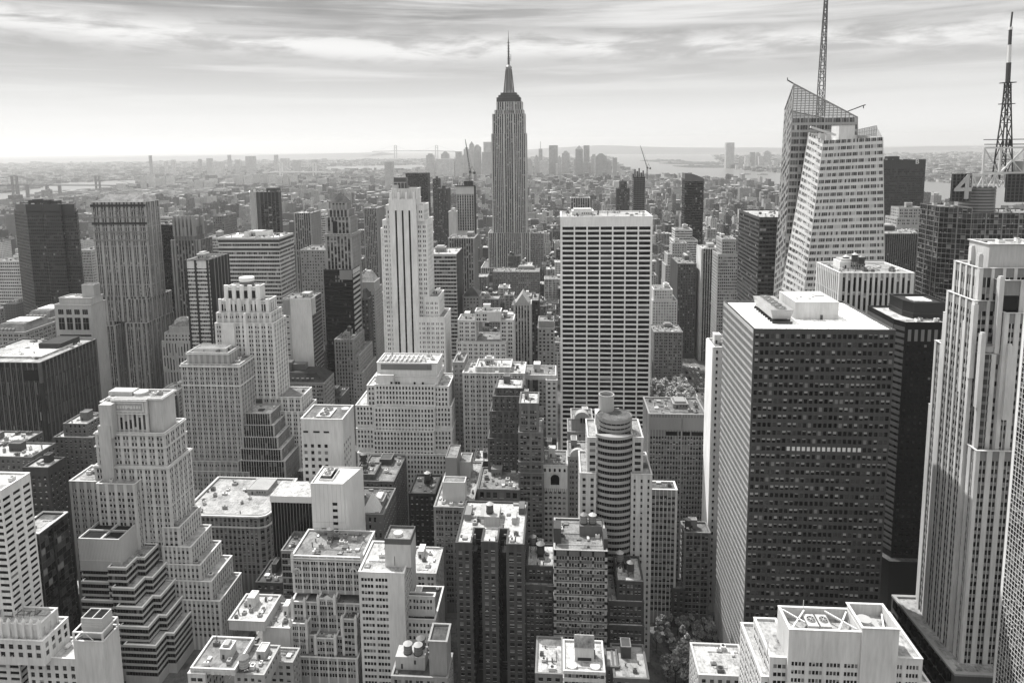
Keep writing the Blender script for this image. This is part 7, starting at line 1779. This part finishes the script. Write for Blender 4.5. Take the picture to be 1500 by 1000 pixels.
for pts in ([(938, 235.8), (962, 234.4), (1000, 235.0), (1004, 236.4), (960, 237.2)], [(965, 239.4), (1000, 237.2), (1055, 238.2), (1056, 240.4), (990, 241)], [(985, 243.6), (1040, 241.8), (1062, 243), (1062, 245.8), (1010, 245.6)]):
    B = MB(); Q = [gp(*p) for p in pts]
    P = [(q.x, q.y) for q in Q][::1]; B.prism(P, 0, 6, 0); q = B.build('island', land); q['kind'] = 'structure'
    T = MB(); c = sum((v.xy for v in Q), Vector((0, 0))) / len(Q)
    for k in range(14):
        f = fr3.random(); p = c.lerp(Q[k % len(Q)].xy, .8 * f); T.cyl((p.x, p.y), fr3.uniform(30, 60), fr3.uniform(10, 25), 6, fr3.uniform(12, 22), 7, 0)
    q = T.build('tree_cover', wall_mat(.06, 'leaf')); q['kind'] = 'stuff'
def ridge(pts, d, dep, g):
    B = MB(); n = len(pts); tops = [at(px, y, d) for px, y in pts]
    vs = [(p.x, d - dep, 0) for p in tops] + [(p.x, d, max(p.z, 3)) for p in tops] + [(p.x, d + dep, 0) for p in tops]
    for k in range(n - 1): B.add(vs, [(k, k + 1, k + 1 + n, k + n), (k + n, k + n + 1, k + 1 + 2 * n, k + 2 * n)], 0)
    o = B.build('hills', wall_mat(g, 'hill'), smooth=True); o['kind'] = 'structure'
ridge([(745, 222), (775, 219), (805, 216.8), (830, 215.5), (855, 214), (880, 212.8), (905, 213.4), (935, 214.6), (970, 215.4), (1010, 216.2), (1060, 216.5), (1110, 216), (1160, 217), (1260, 218), (1360, 214.5), (1430, 214), (1560, 215)], 21000, 2500, .07)
ridge([(-60, 234), (40, 233.5), (90, 232.5), (150, 231), (200, 229.5), (260, 229), (330, 228), (420, 226.5), (500, 224.5), (560, 223)], 20000, 2500, .08)
# pavements and the markings of the two avenues
pv = MB()
for ry in [168, 249] + ROWS[:22]:
    for a, e in zip(AVES, AVES[1:]):
        if ry > 660 and a[1] == -155 and e[0] == 155 and PARK[2] - 30 < ry < PARK[3] - 40:
            pass
        pv.box(a[1] - 4, e[0] + 4, ry - 4, ry + 66, -.5, .15, 0)
o = pv.build('pavement', wall_mat(.2, 'roof')); o['kind'] = 'structure'
mk = MB()
for c in (-170, 170):
    for q in (-7, -2.3, 2.3, 7):
        for k in range(90): mk.quad((c + q - .08, 250 + k * 9, .008), (c + q + .08, 250 + k * 9, .008), (c + q + .08, 254 + k * 9, .008), (c + q - .08, 254 + k * 9, .008))
for ry in ROWS[:12]:
    for k in range(9):
        for c in (-170, 170): mk.quad((c - 10.5 + k * 2.4, ry - 7.5, .008), (c - 9.3 + k * 2.4, ry - 7.5, .008), (c - 9.3 + k * 2.4, ry - 4.5, .008), (c - 10.5 + k * 2.4, ry - 4.5, .008))
o = mk.build('road_marking', wall_mat(.7, 'roof')); o['kind'] = 'structure'

# ---------------------------------------------------------------- trees
def leaf_mat(g):
    m, t, b = new_mat('leaf_material'); b.inputs['Base Color'].default_value = (g * TINT[0], g * TINT[1], g * TINT[2], 1); b.inputs['Roughness'].default_value = .6
    return m
LEAF = [leaf_mat(.20), leaf_mat(.34), leaf_mat(.52)]; BARK = wall_mat(.08, 'wood')
def crown_mesh(R, H, n, seed, size, conical=False):
    r = random.Random(seed); B = MB(); lobes = []
    for k in range(11):
        a = r.uniform(0, 6.28); f = r.random(); q = R * (.15 + .62 * r.random())
        zc = H * (.32 + .6 * f)
        if conical: q *= (1.05 - f)
        else: q *= math.sqrt(max(.1, 1 - (2 * f - .9) ** 2))
        lobes.append((q * math.cos(a), q * math.sin(a), zc, R * r.uniform(.28, .48) * ((1.2 - f) if conical else 1), r.randrange(3)))
    for k in range(n):
        l = r.choice(lobes); v = Vector((r.gauss(0, 1), r.gauss(0, 1), r.gauss(0, 1))).normalized() * l[3] * r.uniform(.55, 1.05)
        p = Vector(l[:3]) + v; u = Vector((r.gauss(0, 1), r.gauss(0, 1), r.gauss(0, .6))).normalized(); w_ = u.cross(Vector((r.gauss(0, 1), r.gauss(0, 1), r.gauss(0, 1)))).normalized()
        s = size * r.uniform(.6, 1.3); m_ = l[4] if r.random() < .7 else r.randrange(3)
        B.quad(tuple(p - u * s - w_ * s * .6), tuple(p + u * s - w_ * s * .6), tuple(p + u * s + w_ * s * .6), tuple(p - u * s + w_ * s * .6), m_)
    me = bpy.data.meshes.new('crown'); me.from_pydata(B.v, [], B.f)
    for mm in LEAF: me.materials.append(mm)
    me.polygons.foreach_set('material_index', B.m); return me
def trunk_mesh(R, H, seed):
    r = random.Random(seed); B = MB(); B.cyl((0, 0), R * .07, R * .045, 0, H * .4, 8, 0)
    for k in range(5):
        a = k * 1.26 + r.uniform(-.3, .3); e = (R * .5 * math.cos(a), R * .5 * math.sin(a), H * r.uniform(.55, .8)); B.bar((0, 0, H * .36), e, R * .05)
    me = bpy.data.meshes.new('trunk'); me.from_pydata(B.v, [], B.f); me.materials.append(BARK); return me
yref(945)
TREES = {'park': [(crown_mesh(5.6, 15, 700, s, .75), trunk_mesh(5.6, 15, s)) for s in (1, 2, 3)], 'near': [(crown_mesh(5.2, 16, 2400, s, .42, c), trunk_mesh(5.2, 16, s)) for s, c in ((11, True), (12, False), (13, True), (14, False))], 'pot': [(crown_mesh(1.6, 4, 260, 21, .28), trunk_mesh(1.6, 4, 21))]}
def tree(kind, x, y, z, sc, label, group, r):
    cm, tm = r.choice(TREES[kind]); t_ = thing('tree', label, 'tree', (x, y, z), group); t_.scale = (sc, sc, sc * r.uniform(.9, 1.12)); t_.rotation_euler = (0, 0, r.uniform(0, 6.28))
    for nm, me in (('trunk', tm), ('crown', cm)):
        o = bpy.data.objects.new(nm, me); COL.objects.link(o); o.parent = t_
tr = random.Random(4)
for j in range(9):
    for i in range(9):
        x, y = 62 + i * 10.2 + tr.uniform(-2, 2), 704 + j * 13 + tr.uniform(-3, 3)
        if 80 < x < 118 and 735 < y < 775: continue
        if clear(x - 3, x + 3, y - 3, y + 3): tree('park', x, y, .1, tr.uniform(.85, 1.2), 'leafy park tree in the square right of the white banded slab', 'trees of the park square', tr)
spots = [(964 + k * 9.5, 915, 389 + (k % 3) * 2.5, .62 + .1 * (k % 2), 0) for k in range(9)] + [(962 + k * 11 + (k % 2) * 4, 945, 374 + (k * 5 % 9), .85, 1) for k in range(8)] + [(978, 985, 352, 1.0, 2), (990, 975, 350, 1.25, 2), (1003, 965, 352, 1.4, 2), (1017, 960, 354, 1.5, 2), (1029, 968, 349, 1.3, 2), (1042, 980, 346, 1.1, 2)]
for px, y, d, s, lab in spots:
    tree('near', X_(px, d, y), d, .1, s, ('street tree with pale foliage in front of the slim white tower', 'dark leafy tree in the courtyard left of the dark grid tower', 'tall pale leafy tree at the bottom edge left of the dark grid tower')[lab], ('street trees below the slim white tower', 'courtyard trees', 'pale trees at the bottom edge')[lab], tr)
for k in range(16):
    tree('pot', X_(tr.uniform(402, 455), 384, 790), tr.uniform(372, 388), .15, tr.uniform(1.0, 1.9), 'small garden tree in the dark court left of the white tiled building', 'garden trees in the dark court', tr) if clear(X_(425, 380), X_(426, 380), 379, 380, 0) or True else None

# ---------------------------------------------------------------- vehicles
def car_meshes(L, W, H, cab, van):
    B = MB(); h0 = .35
    pr = [(-L / 2, h0), (L / 2, h0), (L / 2, H * .55), (L * .46, H * .6), (-L * .48, H * .6), (-L / 2, H * .5)] if not van else [(-L / 2, h0), (L / 2, h0), (L / 2, H * .5), (L * .42, H * .95), (L * .38, H), (-L / 2, H)]
    def ext(prof, w, m, Bm):
        n = len(prof); vs = [(-w / 2, p[0], p[1]) for p in prof] + [(w / 2, p[0], p[1]) for p in prof]
        Bm.add(vs, [(i, (i + 1) % n, (i + 1) % n + n, i + n) for i in range(n)] + [tuple(range(n))[::-1], tuple(range(n, 2 * n))], m)
    ext(pr, W, 0, B)
    G = MB()
    if not van:
        ext([(-L * .36, H * .6), (L * .25, H * .6), (L * .1, H * .95), (-L * .25, H * .95)], W * .9, 0, G); ext([(-L * .25, H * .95), (L * .1, H * .95), (L * .09, H), (-L * .24, H)], W * .84, 0, B)
    else: ext([(L * .425, H * .55), (L * .505, H * .52), (L * .43, H * .9), (L * .40, H * .9)], W * .92, 0, G)
    Wm = MB()
    for y in (-L * .31, L * .31):
        for x in (-W / 2 + .1, W / 2 - .1):
            n = 10; vs = [(x + s_ * .12, y + .33 * math.cos(i * .628), .33 + .33 * math.sin(i * .628)) for s_ in (-1, 1) for i in range(n)]
            Wm.add(vs, [(i, (i + 1) % n, (i + 1) % n + n, i + n) for i in range(n)] + [tuple(range(n)), tuple(range(n, 2 * n))], 0)
    out = []
    for nm, M_ in (('body', B), ('window', G), ('wheel', Wm)):
        me = bpy.data.meshes.new(nm); me.from_pydata(M_.v, [], M_.f); out.append((nm, me))
    return out
CARM = {'car': car_meshes(4.6, 1.85, 1.5, 1, False), 'van': car_meshes(6.4, 2.2, 2.7, 1, True), 'box truck': car_meshes(8.5, 2.5, 3.6, 1, True)}
PAINT = {'white': wall_mat(.75, 'panel'), 'black': wall_mat(.02, 'panel'), 'grey': wall_mat(.3, 'panel'), 'pale': wall_mat(.5, 'panel')}
TYRE = wall_mat(.02, 'rubber')
def vehicle(kind, x, y, rz, tone, label, group):
    r = thing(kind.replace(' ', '_'), label, kind, (x, y, .02), group); r.rotation_euler = (0, 0, rz)
    for nm, me in CARM[kind]:
        o = bpy.data.objects.new(nm, me); COL.objects.link(o); o.parent = r
        if not me.materials: me.materials.append(None)
        o.material_slots[0].link = 'OBJECT'; o.material_slots[0].material = PAINT[tone] if nm == 'body' else G_DARK if nm == 'window' else TYRE
vr = random.Random(12)
for k in range(24):
    lane = (-178.5, -174.6, -170, -165.4, -161)[k % 5]; kind = vr.choice(('car', 'car', 'car', 'van', 'box truck')); tone = vr.choice(('white', 'white', 'black', 'grey', 'pale'))
    vehicle(kind, lane, 372 + (k // 5) * 13 + vr.uniform(-2, 2), vr.uniform(-.03, .03), tone, f'{tone} {kind} on the avenue below the rounded corner block', f'{tone} {kind}s on the left avenue')
for k in range(44):
    lane = (159, 163, 168, 172, 177)[k % 5]; kind = vr.choice(('car', 'car', 'car', 'van')); tone = vr.choice(('white', 'black', 'grey', 'pale', 'white'))
    vehicle(kind, lane, 800 + (k // 5) * 24 + vr.uniform(-7, 7), math.pi + vr.uniform(-.03, .03), tone, f'tiny {tone} {kind} on the street left of the slim ribbed tower', f'{tone} {kind}s on the right avenue')
# boats on the bay
for px, y in ((1092, 256), (1117, 256.4)):
    c = gp(px, y); r = thing('ferry_boat', 'tiny ferry with white wake on the bay, ' + ('left one' if px == 1092 else 'right one'), 'boat', (c.x, c.y, 1))
    part(r, 'hull', wall_mat(.4, 'metal'), lambda B: B.prism([(c.x - 45, c.y), (c.x - 30, c.y - 12), (c.x + 40, c.y - 12), (c.x + 45, c.y), (c.x + 40, c.y + 12), (c.x - 30, c.y + 12)], .9, 9, 0))
    part(r, 'cabin', wall_mat(.6, 'metal'), lambda B: B.box(c.x - 20, c.x + 30, c.y - 8, c.y + 8, 9, 17, 0))

# ---------------------------------------------------------------- haze
hz = MB(); hz.box(-26500, 26500, -900, 30500, -1.0, 505, 0, bottom=True)
hm = bpy.data.materials.new('haze_material'); hm.use_nodes = True; t = hm.node_tree; t.nodes.clear()
pvn = t.nodes.new('ShaderNodeVolumePrincipled'); mo = t.nodes.new('ShaderNodeOutputMaterial'); t.links.new(pvn.outputs[0], mo.inputs['Volume'])
pvn.inputs['Color'].default_value = (.95, .947, .939, 1); pvn.inputs['Density'].default_value = 5.4e-5; pvn.inputs['Anisotropy'].default_value = .6
o = hz.build('haze', hm); o['kind'] = 'stuff'
